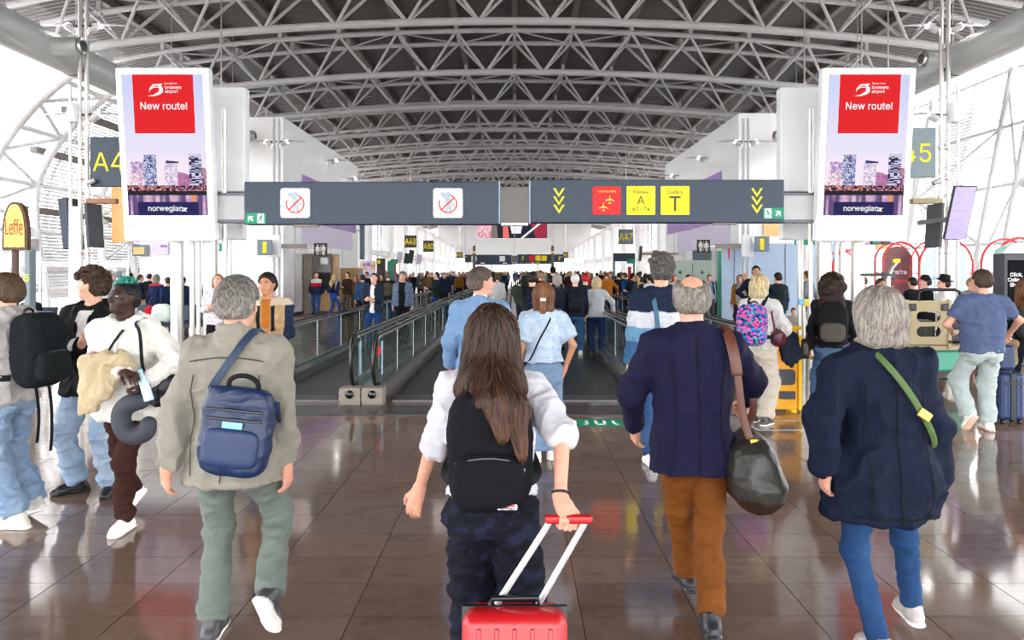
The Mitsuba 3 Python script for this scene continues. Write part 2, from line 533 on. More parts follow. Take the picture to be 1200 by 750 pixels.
def add_head(S, J, fine=True, male=True, fat=0.0):
    h, H = J['head'], J['H']
    e = lambda c, r, k=0.02, op='+', Rm=None: S.ell(h(c), r, H if Rm is None else H @ Rm, k, op)
    w = 1.0 + fat
    e((0, -0.008, 1.662), (0.074 * w, 0.094, 0.088))
    e((0, 0.020, 1.610), (0.062 * w, 0.072, 0.075), 0.03)
    e((0, 0.060, 1.556), (0.032 * w, 0.034, 0.030), 0.04)
    S.cone(J['neck'], h((0, -0.012, 1.585)), 0.060 if male else 0.052, 0.054 if male else 0.046, k=0.03)
    for s in (-1, 1):
        e((s * 0.076 * w, -0.004, 1.632), (0.009, 0.020, 0.031), 0.008, '+', ry(s * 12) @ rz(s * 22))
    if not fine:
        S.cone(h((0, 0.086, 1.648)), h((0, 0.106, 1.612)), 0.010, 0.014, k=0.012)
        return
    for s in (-1, 1):
        e((s * 0.045 * w, 0.052, 1.607), (0.024, 0.024, 0.022), 0.025)          # cheek
        S.ell(h((s * 0.032, 0.098, 1.648)), (0.019, 0.014, 0.010), H, 0.012, '-')   # eye socket
        S.ell(h((s * 0.031, 0.0765, 1.647)), (0.0145, 0.0135, 0.0125), H, 0.004)     # lids over the eyeball
    e((0, 0.078, 1.672), (0.048, 0.016, 0.008), 0.015)                          # brow
    S.cone(h((0, 0.085, 1.655)), h((0, 0.111, 1.617)), 0.008, 0.0125, k=0.010)
    for s in (-1, 1):
        e((s * 0.0125, 0.099, 1.612), (0.009, 0.011, 0.008), 0.008)
    e((0, 0.0875, 1.583), (0.024, 0.011, 0.0055), 0.006)
    e((0, 0.0865, 1.574), (0.021, 0.011, 0.0055), 0.004)
    e((0, 0.0945, 1.5785), (0.022, 0.006, 0.0012), 0.002, '-')

def hair_sdf(J, style, th=0.014):
    h, H = J['head'], J['H']
    S = Sdf()
    e = lambda c, r, k=0.03, op='+', p=2.0: S.ell(h(c), r, H, k, op, p)
    e((0, -0.012, 1.664), (0.076 + th, 0.096 + th, 0.090 + th))
    e((0, -0.045, 1.620), (0.066 + th * 0.8, 0.055 + th, 0.060), 0.04)
    if style in ('short', 'bald', 'curly', 'crop', 'top'):
        S.plane(h((0, 0.055, 1.700)), H @ np.array([0, 0.80, -0.60]))
        S.plane(h((0, 0, 1.570)), H @ np.array([0, 0, -1.0]))
        for s in (-1, 1):
            S.ell(h((s * 0.085, 0.004, 1.630)), (0.03, 0.022, 0.034), H, 0.008, '-')
    if style == 'bald':
        S.ell(h((0, -0.034, 1.738)), (0.064, 0.092, 0.068), H, 0.02, '-')
    if style == 'curly':
        for i in range(46):
            r_ = np.random.RandomState(i * 7 + 3)
            u = nrm(r_.normal(size=3) + [0, 0.1, 0.75])
            if u[2] < 0.05:
                continue
            c = np.array([0, -0.005, 1.668]) + u * np.array([0.088, 0.106, 0.104]) * (0.95 + 0.13 * r_.rand())
            e(c, np.array([1, 1, 1]) * (0.018 + 0.012 * r_.rand()), 0.010)
    if style == 'top':                                        # twists standing on the crown
        for i in range(30):
            r_ = np.random.RandomState(i * 5 + 1)
            a, q = r_.rand() * 6.28, math.sqrt(r_.rand())
            c = np.array([0.06 * q * math.cos(a), -0.015 + 0.07 * q * math.sin(a), 1.742 + 0.012 * (1 - q)])
            S.cone(h(c), h(c + [0.012 * math.cos(a * 3), 0.012 * math.sin(a * 3), 0.028 + 0.015 * r_.rand()]), 0.010, 0.007, k=0.004)
    if style in ('long', 'bob', 'wavy', 'tied'):
        S.plane(h((0, 0.052, 1.700)), H @ np.array([0, 0.93, -0.36]))
        if style == 'bob':
            for s in (-1, 0, 1):
                S.cone(h((s * 0.062, -0.03 - 0.03 * (s == 0), 1.66)), h((s * 0.075, -0.035 - 0.03 * (s == 0), 1.55)), 0.046, 0.036, k=0.04)
            S.cone(h((-0.06, -0.075, 1.535)), h((0.06, -0.075, 1.535)), 0.032, k=0.04)
        elif style == 'tied':
            for s in (-1, 1):
                S.cone(h((s * 0.05, -0.03, 1.66)), h((s * 0.062, -0.055, 1.50)), 0.046, 0.035, k=0.04)
            S.cone(h((0, -0.07, 1.66)), h((0, -0.085, 1.47)), 0.055, 0.03, k=0.04)
        else:
            n = 1.0 if style == 'long' else 0.72
            if style == 'wavy':
                for i in range(70):
                    r_ = np.random.RandomState(i * 11 + 5)
                    u = nrm(r_.normal(size=3) + [0, -.35, -.15])
                    if u[1] > .55:
                        continue
                    e(np.array([0, -.02, 1.62]) + u * np.array([.125, .135, .150]) * (.85 + .2 * r_.rand()), np.ones(3) * (.03 + .015 * r_.rand()), .02)
            if style == 'long':
                S.cone(J['tr']((.05, -.15, 1.46)), J['tr']((.10, -.30, 1.36)), .050, .042, k=.05, flat=((0, 1, 0), .8))
                S.cone(J['tr']((.10, -.30, 1.36)), J['tr']((.125, -.355, 1.19)), .042, .016, k=.04, flat=((0, 1, 0), .7))
                S.cone(J['tr']((.0, -.15, 1.47)), J['tr']((.03, -.31, 1.38)), .060, .045, k=.05, flat=((0, 1, 0), .8))
                S.cone(J['tr']((.03, -.31, 1.38)), J['tr']((.05, -.36, 1.26)), .045, .018, k=.04, flat=((0, 1, 0), .7))
                S.cone(J['tr']((-.05, -.15, 1.46)), J['tr']((-.06, -.29, 1.37)), .050, .022, k=.05, flat=((0, 1, 0), .8))
            for s in (-1, 0, 1):
                a, b = h((s * 0.055, -0.04 - 0.02 * (s == 0), 1.65)), J['tr']((s * 0.085, -0.115 - 0.01 * (s == 0), 1.42))
                c = J['tr']((s * 0.095 + 0.02, -0.135, 1.42 - 0.26 * (n - 0.5) * 2 * (1 if s else 1.1)))
                S.cone(a, b, 0.050, 0.050, k=0.04)
                S.cone(b, c, 0.050, 0.022, k=0.04, flat=((0, 1, 0), 0.7))
    return S

def foot(J, n, kind='sneaker'):
    F, a = J['F' + n], J['ank' + n]
    g = lambda q: a + F @ np.asarray(q, float)
    S = Sdf()
    x = F @ np.array([1.0, 0, 0])
    z = F @ np.array([0, 0, 1.0])
    S.cone(g((0, -0.055, -0.052)), g((0, 0.10, -0.056)), 0.036, 0.043, k=0.02, flat=(z, 0.85))
    S.cone(g((0, 0.10, -0.056)), g((0.004, 0.155, -0.060)), 0.044, 0.032, k=0.03, flat=(z, 0.75))
    S.cone(g((0, -0.03, -0.03)), g((0, -0.012, 0.022)), 0.042, 0.044, k=0.03, cap=(False, True))
    S.cone(g((0, 0.01, -0.01)), g((0, 0.11, -0.042)), 0.036, 0.030, k=0.03)
    if kind != 'boot':
        S.cone(g((0, -0.06, -0.074)), g((0.002, 0.14, -0.076)), 0.044, 0.044, k=0.006, flat=(z, 0.3))
    S.plane(g((0, 0, -0.086)), F @ np.array([0, 0, -1.0]))
    return S, (a, F)

MAN = dict(hem=0.80, secs=[(0.86, .176, .118), (0.98, .170, .116), (1.10, .166, .112), (1.26, .190, .124), (1.36, .186, .110), (1.43, .128, .088), (1.48, .070, .064)])
WOMAN = dict(secs=[(0.86, .176, .122), (0.98, .160, .112), (1.10, .140, .098), (1.26, .162, .112), (1.36, .160, .098), (1.43, .108, .080), (1.48, .060, .056)])

def torso_secs(sex, add=0.0, hem=0.9, hem_w=None, hem_d=None, fat=0.0, top=1.48):
    s = [list(r) for r in (MAN if sex == 'm' else WOMAN)['secs'] if r[0] <= top + 0.001]
    s = [r for r in s if r[0] > hem + 0.02]
    out = []
    for z, a, b in s:
        f = fat * math.exp(-((z - 1.08) / 0.17) ** 2)
        out.append((z, a + add + f * 0.8, b + add + f, f * 0.35))
    z, a, b = (MAN if sex == 'm' else WOMAN)['secs'][0]
    out.insert(0, (hem, (a + add + 0.004) if hem_w is None else hem_w, (b + add + 0.004) if hem_d is None else hem_d, fat * 0.2))
    return out

def build_body(J, sex, lod, skin, sleeve=1.0, legs=True, fat=0.0):
    """The one continuous figure: trunk, limbs, hands and head; returns (mesh, colours)."""
    hh, hc, hb = {0: (0.0042, 0.0036, 0.014), 1: (0.009, 0.0075, 0.022), 2: (0.016, 0.014, 0.03)}[lod]
    male = sex == 'm'
    B = Sdf()
    B.loft(J['frame'], [(0.82, .14, .09), *[(z, a - 0.018, b - 0.016) for z, a, b in (MAN if male else WOMAN)['secs']]])
    for n in 'LR':
        B.cone(J['neck'], J['sh' + n], 0.05, 0.048, k=0.05)
        B.cone(J['sh' + n], J['el' + n], 0.050 if male else 0.042, 0.038 if male else 0.033)
        B.cone(J['el' + n], J['wr' + n], 0.039 if male else 0.034, 0.025 if male else 0.022)
        B.cone(J['hip' + n], J['knee' + n], 0.078, 0.050, k=0.04)
        B.cone(J['knee' + n], J['ank' + n], 0.050, 0.036, k=0.03)
        B.cone(J['ank' + n] + J['F' + n] @ np.array([0, -.03, -.03]), J['ank' + n] + J['F' + n] @ np.array([0, .12, -.055]), .03, .025)
    B.cone(J['neck'], J['head']((0, -0.012, 1.60)), 0.05, 0.045)
    ms = [B.mesh(hb)]
    Hd = Sdf()
    add_head(Hd, J, lod == 0, male)
    hm = Hd.mesh(hh)
    ms.append(hm)
    for n in 'LR':
        G = Sdf()
        fd = nrm(J['wr' + n] - J['el' + n])
        a = J['wr' + n] - fd * (0.17 if sleeve > 0.95 else 0.25)
        if lod < 2:
            add_hand(G, J, n)
        else:
            G.cone(J['wr' + n], J['wr' + n] + J['hd' + n] * 0.10, 0.026, 0.034, flat=(J['pn' + n], 0.6))
            G.cone(J['wr' + n] + J['hd' + n] * 0.10, J['wr' + n] + J['hd' + n] * 0.15 + J['pn' + n] * 0.03, 0.03, 0.02, flat=(J['pn' + n], 0.6))
        if sleeve > 0.95:
            G.cone(a, J['wr' + n], 0.033 if male else 0.029, 0.0245 if male else 0.022, k=0.02)
        else:
            G.cone(J['el' + n], J['wr' + n], 0.040 if male else 0.035, 0.0245 if male else 0.022, k=0.02)
        ms.append(G.mesh(hc))
    col = []
    for i, m in enumerate(ms):
        v = np.array(m.vertices)
        c = np.tile(lin(skin) * 0.84, (len(v), 1)) * (0.94 + 0.12 * meshkit.noise(v * 40, 5))[:, None]
        if i == 1 and lod < 2:
            q = (v - J['head']((0, 0, 0)) + 0) @ J['H']
            q = (v - J['head']((0, -0.01, 1.50))) @ J['H'] + [0, -0.01, 1.50]
            lip = np.exp(-((q[:, 0] / 0.024) ** 4 + ((q[:, 2] - 1.5785) / 0.011) ** 4)) * (q[:, 1] > 0.07)
            c = c * (1 - lip[:, None] * np.array([0.18, 0.45, 0.40]))
            for s in (-1, 1):
                bw = np.exp(-(((q[:, 0] - s * 0.033) / 0.020) ** 4 + ((q[:, 2] - 1.671 + 0.12 * np.abs(q[:, 0] * s - 0.03)) / 0.0055) ** 4)) * (q[:, 1] > 0.05)
                c = c * (1 - bw[:, None] * 0.72)
                er = ((q[:, 0] - s * 0.031) / 0.0125) ** 2 + ((q[:, 2] - 1.6475) / 0.0052) ** 2
                eye = (er < 1) & (q[:, 1] > 0.07)
                iris = eye & (np.abs(q[:, 0] - s * 0.031) < 0.0058)
                c[eye] = lin('#cfc6c0')
                c[iris] = lin('#2a1c14')
                c[(er >= 1) & (er < 1.9) & (q[:, 1] > 0.07) & (q[:, 2] > 1.6475)] *= 0.45
                ear = np.exp(-(((q[:, 0] - s * 0.08) / 0.014) ** 2)) * (np.abs(q[:, 2] - 1.632) < 0.04)
                c = c * (1 + ear[:, None] * np.array([0.06, -0.16, -0.16]))
        elif i >= 2:
            c = c * np.array([1.0, 0.93, 0.91])
        col.append(c)
    return cat(ms), np.vstack(col)

def cmul(base, v, amt=0.16, f=22, seed=1):
    """A plain dyed cloth colour with slight unevenness."""
    l = lin(base)
    return np.tile(l * (CF + .27 * np.clip((l.mean() - .35) / .35, 0, 1)), (len(v), 1)) * (1 - amt / 2 + amt * meshkit.fbm(v * f, 2, seed))[:, None]
CF = 0.46

def strands(c, v, J, dark=0.55, f=(150, 150, 16), seed=2, tips=None):
    n = meshkit.noise(v * np.array(f), seed) * 0.6 + meshkit.noise(v * np.array(f) * 0.45 + 3, seed + 4) * 0.4
    c = np.tile(lin(c), (len(v), 1)) * (dark + (1.35 - dark) * n)[:, None]
    return c

LAST = {}
def seam(key, to, xs, zs, bsdf='seam_dark', side=-1, r=.0028, name='seam'):
    """A stitched line lying on the back (or front) of the garment made last, through the points (xs, zs)."""
    v = np.array(LAST['top'].vertices)
    P = []
    for x0, z0 in zip(xs, zs):
        d = np.hypot(v[:, 0] - x0, v[:, 2] - z0)
        c = v[(d < .022) & (v[:, 1] * side > -.02)]
        if len(c):
            P.append([x0, (c[:, 1].min() if side < 0 else c[:, 1].max()) + .001 * side, z0])
    if len(P) > 3:
        part(key, name, tube(P, r, 6), bsdf, True, to)
def person(label, x, y, heading, H=1.75, lod=0, sex='m', pose=None, skin='pale', hair=('short', '#3a2a20'), top=None, legs=None, shoes=('#222226', '#222226'), group=None, fat=0.0, sw=None, name='person', extra=None, build=None):
    """One person with body, hair and clothes; returns (key, skeleton, to_world matrix)."""
    pose = pose or {}
    J = skeleton(pose, sw or (0.178 if sex == 'm' else 0.158))
    k = H / 1.75
    Mw = np.eye(4)
    Mw[:3, :3] = rz(heading) * k
    Mw[:3, 3] = [x, y, 0]
    to = T(Mw.tolist())
    key = thing(name, label, 'person', group)
    top, legs = dict(top or {}), dict(legs or {})
    hcl = {0: 0.009, 1: 0.02, 2: 0.03}[lod]
    sl = top.get('sleeve', 1.0)
    m, c = build_body(J, sex, lod, SKIN.get(skin, skin), sl, fat=fat)
    part(key, 'body', m, 'skin', True, to, color=c)
    if hair:
        st, hc = hair[0], hair[1]
        S = hair_sdf(J, st, hair[2] if len(hair) > 2 else 0.014)
        hm = S.mesh({0: 0.006, 1: 0.010, 2: 0.018}[lod])
        if lod < 2:
            hm = wrinkle(hm, 0.005 if st != 'curly' else 0.008, (90, 90, 22) if st != 'curly' else (60, 60, 60), 4, False)
        v = np.array(hm.vertices)
        col = strands(hc, v, J) if st not in ('curly', 'top') else strands(hc, v, J, 0.4, (70, 70, 70))
        if len(hair) > 3:
            q = (v - J['head']((0, -0.01, 1.50))) @ J['H'] + [0, -0.01, 1.50]
            col = hair[3](q, col, v)
        col = col * 0.8
        if lod == 0 and st != 'top':
            lv, lf, lo, lk = locks(hm, J, st, 1500 if st in ('long', 'bob', 'tied', 'wavy') else 1300)
            tone = np.random.RandomState(5).rand(lk.max() + 1) * .95 + .55
            lc = col[lo] * tone[lk][:, None]
            hm = trimesh.Trimesh(np.vstack([v, lv]), np.vstack([hm.faces, lf + len(v)]), process=False)
            col = np.vstack([col * .75, lc])
        part(key, 'hair', hm, 'hair', True, to, color=col)
    # ---- lower garment
    lw = legs.get('w', 1.0)
    S = Sdf()
    add = 0.004
    S.loft(J['frame'], [(0.80, .150, .105), (0.88, .168 + (0.01 if sex == 'f' else 0) + fat * .5, .116 + fat * .6), (1.00, .158 + fat * .8, .106 + fat * .8), (1.04, .150 + fat * .8, .10 + fat * .8)], k=0.03)
    lc = legs.get('len', 1.0)
    for n in 'LR':
        hip, kn, an = J['hip' + n], J['knee' + n], J['ank' + n]
        end = kn + (an - kn) * lc * 0.97
        S.cone(hip + [0, 0, -0.01], kn, 0.088 * (0.6 + 0.4 * lw) + 0.004, legs.get('knee', 0.064) * lw, k=0.05)
        S.cone(hip + [0, -0.035, -0.02], hip + [0, -0.03, -0.10], 0.075, 0.06, k=0.05)
        S.cone(kn, end, legs.get('knee', 0.064) * lw, legs.get('cuff', 0.058) * lw, k=0.04, cap=(False, True))
    if top.get('hem', .86) < .97:
        S.plane(J['tr']((0, 0, top.get('hem', .86) + .055)), J['R'] @ np.array([0, 0, 1.0]))
    lm = wrinkle(S.mesh(hcl), legs.get('amp', 0.008) * 1.6 if lod < 2 else 0, legs.get('freq', (8, 8, 12)), 11)
    v = np.array(lm.vertices)
    lcol = legs['fn'](v, J) if 'fn' in legs else cmul(legs.get('c', '#2b3a55'), v)
    part(key, legs.get('name', 'trousers'), lm, 'cloth', True, to, color=lcol)
    # ---- shoes
    for n in 'LR':
        S, (a, F) = foot(J, n)
        sm = S.mesh({0: 0.007, 1: 0.012, 2: 0.02}[lod])
        v = np.array(sm.vertices)
        zz = ((v - a) @ F)[:, 2]
        col = np.where((zz < -0.062)[:, None], lin(shoes[1])[None], lin(shoes[0])[None])
        part(key, 'shoe', sm, 'leather', True, to, color=col)
    # ---- upper garment
    S = Sdf()
    add = top.get('add', 0.012)
    hem = top.get('hem', 0.86)
    secs = torso_secs(sex, add, hem, top.get('hem_w'), top.get('hem_d'), fat)
    S.loft(J['frame'], secs, k=0.03, p=2.35)
    rs = top.get('arm', (0.066, 0.055, 0.046))
    for n in 'LR':
        s = -1 if n == 'L' else 1
        S.cone(J['tr']((s * 0.035, -0.02, 1.44)), J['sh' + n], 0.045 + add * .5, rs[0] * 0.92, k=0.05)
        S.cone(J['sh' + n], J['el' + n] if sl >= 0.5 else J['sh' + n] + (J['el' + n] - J['sh' + n]) * sl * 2, rs[0], rs[1], k=0.045, cap=(False, sl < 0.5))
        if sl > 0.5:
            S.cone(J['el' + n], J['el' + n] + (J['wr' + n] - J['el' + n]) * ((sl - 0.5) * 2), rs[1], rs[2], k=0.03, cap=(False, True))
    if hem < 0.90:
        tn = J['R'] @ np.array([0, 0, -1.0])
        for n in 'LR':
            S.cone(J['hip' + n] + [0, 0, -0.01], J['knee' + n], 0.088 + add + top.get('flare', 0.004), 0.075 + add, k=0.06)
        S.plane(J['tr']((0, 0, hem)), tn)
    if top.get('collar'):
        cz = top['collar']
        S.cone(J['tr']((0, -0.022, 1.45)), J['tr']((0, -0.014, 1.45 + cz)), 0.080, 0.073, k=0.02, cap=(False, True), flat=((0, 1, 0), 1.0))
    if top.get('hood'):
        S.ell(J['tr']((0, -0.105, 1.455)), (0.125, 0.060, 0.075), J['R'], 0.03)
        S.cone(J['tr']((-0.085, 0.03, 1.46)), J['tr']((-0.10, -0.08, 1.47)), 0.032, 0.04, k=0.03)
        S.cone(J['tr']((0.085, 0.03, 1.46)), J['tr']((0.10, -0.08, 1.47)), 0.032, 0.04, k=0.03)
    if top.get('mod'):
        top['mod'](S, J)
    gm = S.mesh(hcl)
    if lod < 2:
        gm = wrinkle(gm, top.get('amp', 0.008) * 2.3, top.get('freq', (9, 9, 7)), top.get('seed', 21))
    LAST['top'] = gm
    v = np.array(gm.vertices)
    tcol = top['fn'](v, J) if 'fn' in top else cmul(top.get('c', '#555555'), v)
    part(key, top.get('name', 'jacket'), gm, top.get('mat', 'cloth'), True, to, color=tcol)
    P = lambda q: (Mw @ np.append(np.asarray(q, float), 1))[:3]
    if extra:
        extra(key, J, to)
    return key, J, Mw, to
# ================================================================== THE SETTING
# ------------------------------------------------------------------ floor
def floor_col(p, n, uv):
    u, v = (p.x + 0.85) / 0.6, (p.y - 3.85) / 0.4
    fu, fv = u - dr.floor(u), v - dr.floor(v)
    r = cell_rand(dr.floor(u), dr.floor(v), 3)
    g = fbm(p.x * 26, p.y * 26, r * 40, 3)
    vein = noise(p.x * 5 + r * 30, p.y * 16 + r * 11, 1.0)
    c = mix((0.120, 0.074, 0.054), (0.215, 0.138, 0.105), r * 0.55 + 0.45 * g)
    c = mix(c, (0.07, 0.042, 0.032), smoothstep(0.62, 0.95, vein) * 0.3)
    e = dr.minimum(dr.minimum(fu, 1 - fu) * 0.6, dr.minimum(fv, 1 - fv) * 0.4)
    return mix((0.08, 0.055, 0.043), c, smoothstep(0.001, 0.004, e))

mat('granite', proc(floor_col), 0.09, spec=0.55, clearcoat=1.0, clearcoat_gloss=0.97)
mat('joint', '#3a2d26', 0.6)
FL = struct('floor', box(-18, 18, -14, 180, -0.3, -0.004), 'joint', 'polished reddish brown granite floor of the concourse')
cols, rows = [], []
near = []
for r in range(-2, 14):
    y0 = 3.85 + 0.4 * r
    for c in range(-14, 16):
        x0 = -0.85 + 0.6 * c
        near.append((y0 + 0.2, x0 + 0.3, x0, y0))
seen = [t for t in near if abs((t[1]) / t[0]) < 0.76 and t[0] > 3.2]
seen.sort(key=lambda t: t[0])
seen = seen[:296]
S_ = set(seen)
tile = trimesh.creation.box(extents=[0.597, 0.397, 0.03])
tv = np.array(tile.vertices)
tv[tv[:, 2] > 0, :2] *= 0.9965
TILE = mikit.ply(trimesh.Trimesh(tv, tile.faces), 'granite')
for yc, xc, x0, y0 in seen:
    h_ = (RNG.rand() - 0.5) * 0.0006
    part(FL, 'tile', TILE, None, to=T().translate([xc, yc, -0.015 + h_]))
# beyond the tiles that can be told apart the same paving goes on as one surface
ylim = max(t[3] for t in seen) + 0.4
rest = [box(t[2] + .003, t[2] + .597, t[3] + .003, t[3] + .397, -0.03, 0) for t in near if t not in S_]
part(FL, 'paving', cat(rest), 'granite', kind='stuff')
yf = 3.85 + 0.4 * 14
xa, xb = -0.85 - 0.6 * 14, -0.85 + 0.6 * 16
part(FL, 'far_paving', cat(box(-18, 18, yf, 180, -0.03, 0), box(-18, xa, -14, yf, -0.03, 0), box(xb, 18, -14, yf, -0.03, 0), box(xa, xb, -14, 3.05, -0.03, 0)), 'granite', kind='stuff')

# ------------------------------------------------------------------ roof: deck, beams, trusses
HC, CURV = 9.78, 0.0044
def zc(x, up=0.0):
    x = abs(x)
    return HC + up - CURV * x * x - (0.012 * max(x - 12.5, 0) ** 2)

def deck():
    xs = np.linspace(-17.5, 17.5, 36)
    prof, y = [], -14.0
    while y < 150:
        prof += [(y, 0), (y + .10, 0), (y + .13, .05), (y + .23, .05)]
        y += 0.26
    prof = np.array(prof)
    V = np.array([[x, p[0], zc(x, 2.05) + p[1]] for x in xs for p in prof])
    n, k = len(xs), len(prof)
    i, j = np.meshgrid(np.arange(n - 1), np.arange(k - 1), indexing='ij')
    q = np.stack([i * k + j, i * k + j + 1, (i + 1) * k + j + 1, (i + 1) * k + j], -1).reshape(-1, 4)
    return trimesh.Trimesh(V, np.vstack([q[:, [0, 1, 2]], q[:, [0, 2, 3]]]), process=False)
mat('deck_metal', '#5c5957', 0.45, 0.2)
CE = struct('ceiling', deck(), 'deck_metal', 'corrugated grey metal roof deck of the barrel vaulted concourse')
NODE = 2.28
for i in range(-6, 7):
    x = i * NODE
    z = zc(x, 1.78)
    part(CE, 'roof_beam', cat(box(x - .11, x + .11, -14, 150, z + .19, z + .23), box(x - .11, x + .11, -14, 150, z - .02, z + .02), box(x - .03, x + .03, -14, 150, z, z + .22)), 'beam_paint')

def arch(x0, x1, y, up, n=28):
    return [(x, y, zc(x, up)) for x in np.linspace(x0, x1, n)]

TR = [17.5 + 6 * i for i in range(17)]
for i, d in enumerate(TR):
    n_ = i
    ORD = ('first', 'second', 'third', 'fourth', 'fifth', 'sixth', 'seventh', 'eighth', 'ninth')
    lab = (f'white tubular arched roof truss, {ORD[n_]} one crossing the vault from the top of the picture' if 0 <= n_ < 9 else
           'white tubular arched roof truss among the far ones above the distant signs')
    key = thing('roof_truss', lab, 'truss', 'roof trusses along the vault')
    sides = 10 if d < 45 else 6
    part(key, 'lower_chord', tube(arch(-15.2, 15.2, d, 0), 0.13, sides), 'tube_paint', True)
    for s in (-1, 1):
        part(key, 'upper_chord', tube(arch(-15.6, 15.6, d + s * 0.8, 1.4), 0.10, sides), 'tube_paint', True)
    webs, ties = [], []
    for j in range(-7, 7):
        xl = (j + 0.5) * NODE
        for xu in (j * NODE, (j + 1) * NODE):
            if abs(xl) > 15 or abs(xu) > 15.6:
                continue
            for s in (-1, 1):
                webs.append(cyl((xl, d, zc(xl)), (xu, d + s * 0.8, zc(xu, 1.4)), 0.055, 6))
    for j in range(-6, 7):
        x = j * NODE
        ties.append(cyl((x, d - .8, zc(x, 1.4)), (x, d + .8, zc(x, 1.4)), 0.045, 6))
        if j < 6:
            ties.append(cyl((x, d - .8 * (-1) ** j, zc(x, 1.4)), (x + NODE, d + .8 * (-1) ** j, zc(x + NODE, 1.4)), 0.035, 6))
    if 17 < d < 36:
        for w in webs:
            part(key, 'web_strut', w, 'tube_paint', True)
        for w in ties:
            part(key, 'cross_tie', w, 'tube_paint', True)
    else:
        part(key, 'web', cat(webs), 'tube_paint', True, kind='stuff')
        part(key, 'bracing', cat(ties), 'tube_paint', True, kind='stuff')
    st = [box(j * NODE - .07, j * NODE + .07, d + s * .8 - .07, d + s * .8 + .07, zc(j * NODE, 1.45), zc(j * NODE, 1.78)) for j in range(-6, 7) for s in (-1, 1)]
    if d < 36:
        for w in st:
            part(key, 'beam_seat', w, 'tube_paint')
    else:
        part(key, 'beam_seats', cat(st), 'tube_paint', kind='stuff')

# ------------------------------------------------------------------ outer walls
def sheet(pts):
    return trimesh.Trimesh(np.array(pts, float), [[0, 1, 2], [0, 2, 3]], process=False)
RIB = [(-15.6, 0), (-15.8, 2.3), (-15.92, 3.1), (-15.96, 4.0), (-15.82, 4.9), (-15.5, 5.6), (-15.0, 6.3), (-14.4, 6.95), (-13.55, 7.66), (-12.5, 8.3)]
from scipy.interpolate import CubicSpline
_t = np.r_[0, np.cumsum(np.linalg.norm(np.diff(np.array(RIB), axis=0), axis=1))]
_sp = CubicSpline(_t, np.array(RIB))
def rib_at(f, out=0.0):
    p, t = _sp(_t[-1] * f), _sp(_t[-1] * f, 1)
    n = np.array([-t[1], t[0]]) / np.linalg.norm(t)
    return p + n * out
mat('facade_white', '#f0f1f2', 0.4)
WL = thing('wall_left', 'curved facade of white tubes and louvres along the gate lounge', None, None, 'structure')
ribs = [22.3, 24.5, 28.3, 30.5, 34.3, 36.5]
pts = lambda d, o=0: [(rib_at(f, o)[0], d, rib_at(f, o)[1]) for f in np.linspace(0, 1, 24)]
for d in ribs:
    part(WL, 'rib', tube(pts(d), 0.15, 10), 'facade_white', True)
for d0, d1 in ((22.3, 24.5), (24.5, 28.3), (28.3, 30.5)):
    fs = (0.12, 0.32, 0.48, 0.66, 0.86)
    for a in fs:
        p = rib_at(a)
        part(WL, 'strut', cyl((p[0], d0, p[1]), (p[0], d1, p[1]), 0.08, 8), 'facade_white', True)
    if d1 - d0 < 3:
        for a, b in zip(fs[:-1], fs[1:]):
            p, q, m = rib_at(a), rib_at(b), rib_at((a + b) / 2)
            part(WL, 'diagonal', cyl((p[0], d1, p[1]), (m[0], d0, m[1]), 0.065, 8), 'facade_white', True)
            part(WL, 'diagonal', cyl((m[0], d0, m[1]), (q[0], d1, q[1]), 0.065, 8), 'facade_white', True)
lou = []
for f in np.linspace(0.10, 0.80, 62):
    p, q = rib_at(f, 0.75), rib_at(f + 0.007, 0.87)
    lou.append(xf(box(-0.09, 0.09, 25.6, 44, -0.012, 0.012), trimesh.transformations.translation_matrix([p[0], 0, p[1]]) @ rot([0, 1, 0], 28)))
mat('louvre_paint', '#b9bab8', 0.5)
part(WL, 'louvre', cat(lou), 'louvre_paint', kind='stuff')
for d in (26.5, 28.7, 31, 33.4, 36, 39):
    part(WL, 'mullion', tube([(x - .4, d, z) for x, _, z in pts(d, 0.5)], 0.07, 6), 'facade_white', True)
for f in (0.2, 0.40, 0.58, 0.74):
    p = rib_at(f, 0.55)
    part(WL, 'girt', box(p[0] - .12, p[0] + .12, 24.5, 44, p[1] - .1, p[1] + .1), 'beam_paint')
for y0, y1 in ((-14, 2), (2, 14), (14, 25.2)):
    q = [rib_at(f, 0.8) for f in np.linspace(0, 1, 10)]
    for (a, b) in zip(q[:-1:3], q[3::3]):
        part(WL, 'pane', sheet([(a[0], y0, a[1]), (a[0], y1, a[1]), (b[0], y1, b[1]), (b[0], y0, b[1])]), 'glass_clear')

WR = thing('wall_right', 'leaning glass facade with slim white tubes and cross bracing', None, None, 'structure')
wx = lambda z: 15.1 + 0.187 * z
for d in (23.4, 24.7, 29.4, 30.7, 35.4, 36.7):
    part(WR, 'rib', cyl((wx(0), d, 0), (wx(8.6), d, 8.6), 0.13, 10), 'facade_white', True)
for d0, d1 in ((18.5, 23.4), (23.4, 24.7), (24.7, 29.4), (29.4, 30.7)):
    for z in (2.7, 4.6, 6.6):
        part(WR, 'strut', cyl((wx(z), d0, z), (wx(z), d1, z), 0.06, 8), 'facade_white', True)
for (d0, z0, d1, z1) in ((23.4, 4.6, 24.7, 8.0), (23.4, 4.6, 24.7, 1.6), (18.5, 6.6, 23.4, 4.6), (18.5, 2.7, 23.4, 4.6), (29.4, 4.6, 30.7, 8.0), (24.7, 6.6, 29.4, 4.6), (24.7, 2.7, 29.4, 4.6)):
    part(WR, 'diagonal', cyl((wx(z0), d0, z0), (wx(z1), d1, z1), 0.06, 8), 'facade_white', True)
for d in np.arange(-14, 44, 3.2):
    part(WR, 'mullion', cyl((wx(0) + .55, d, 0), (wx(8.8) + .55, d, 8.8), 0.04, 6), 'facade_white', True)
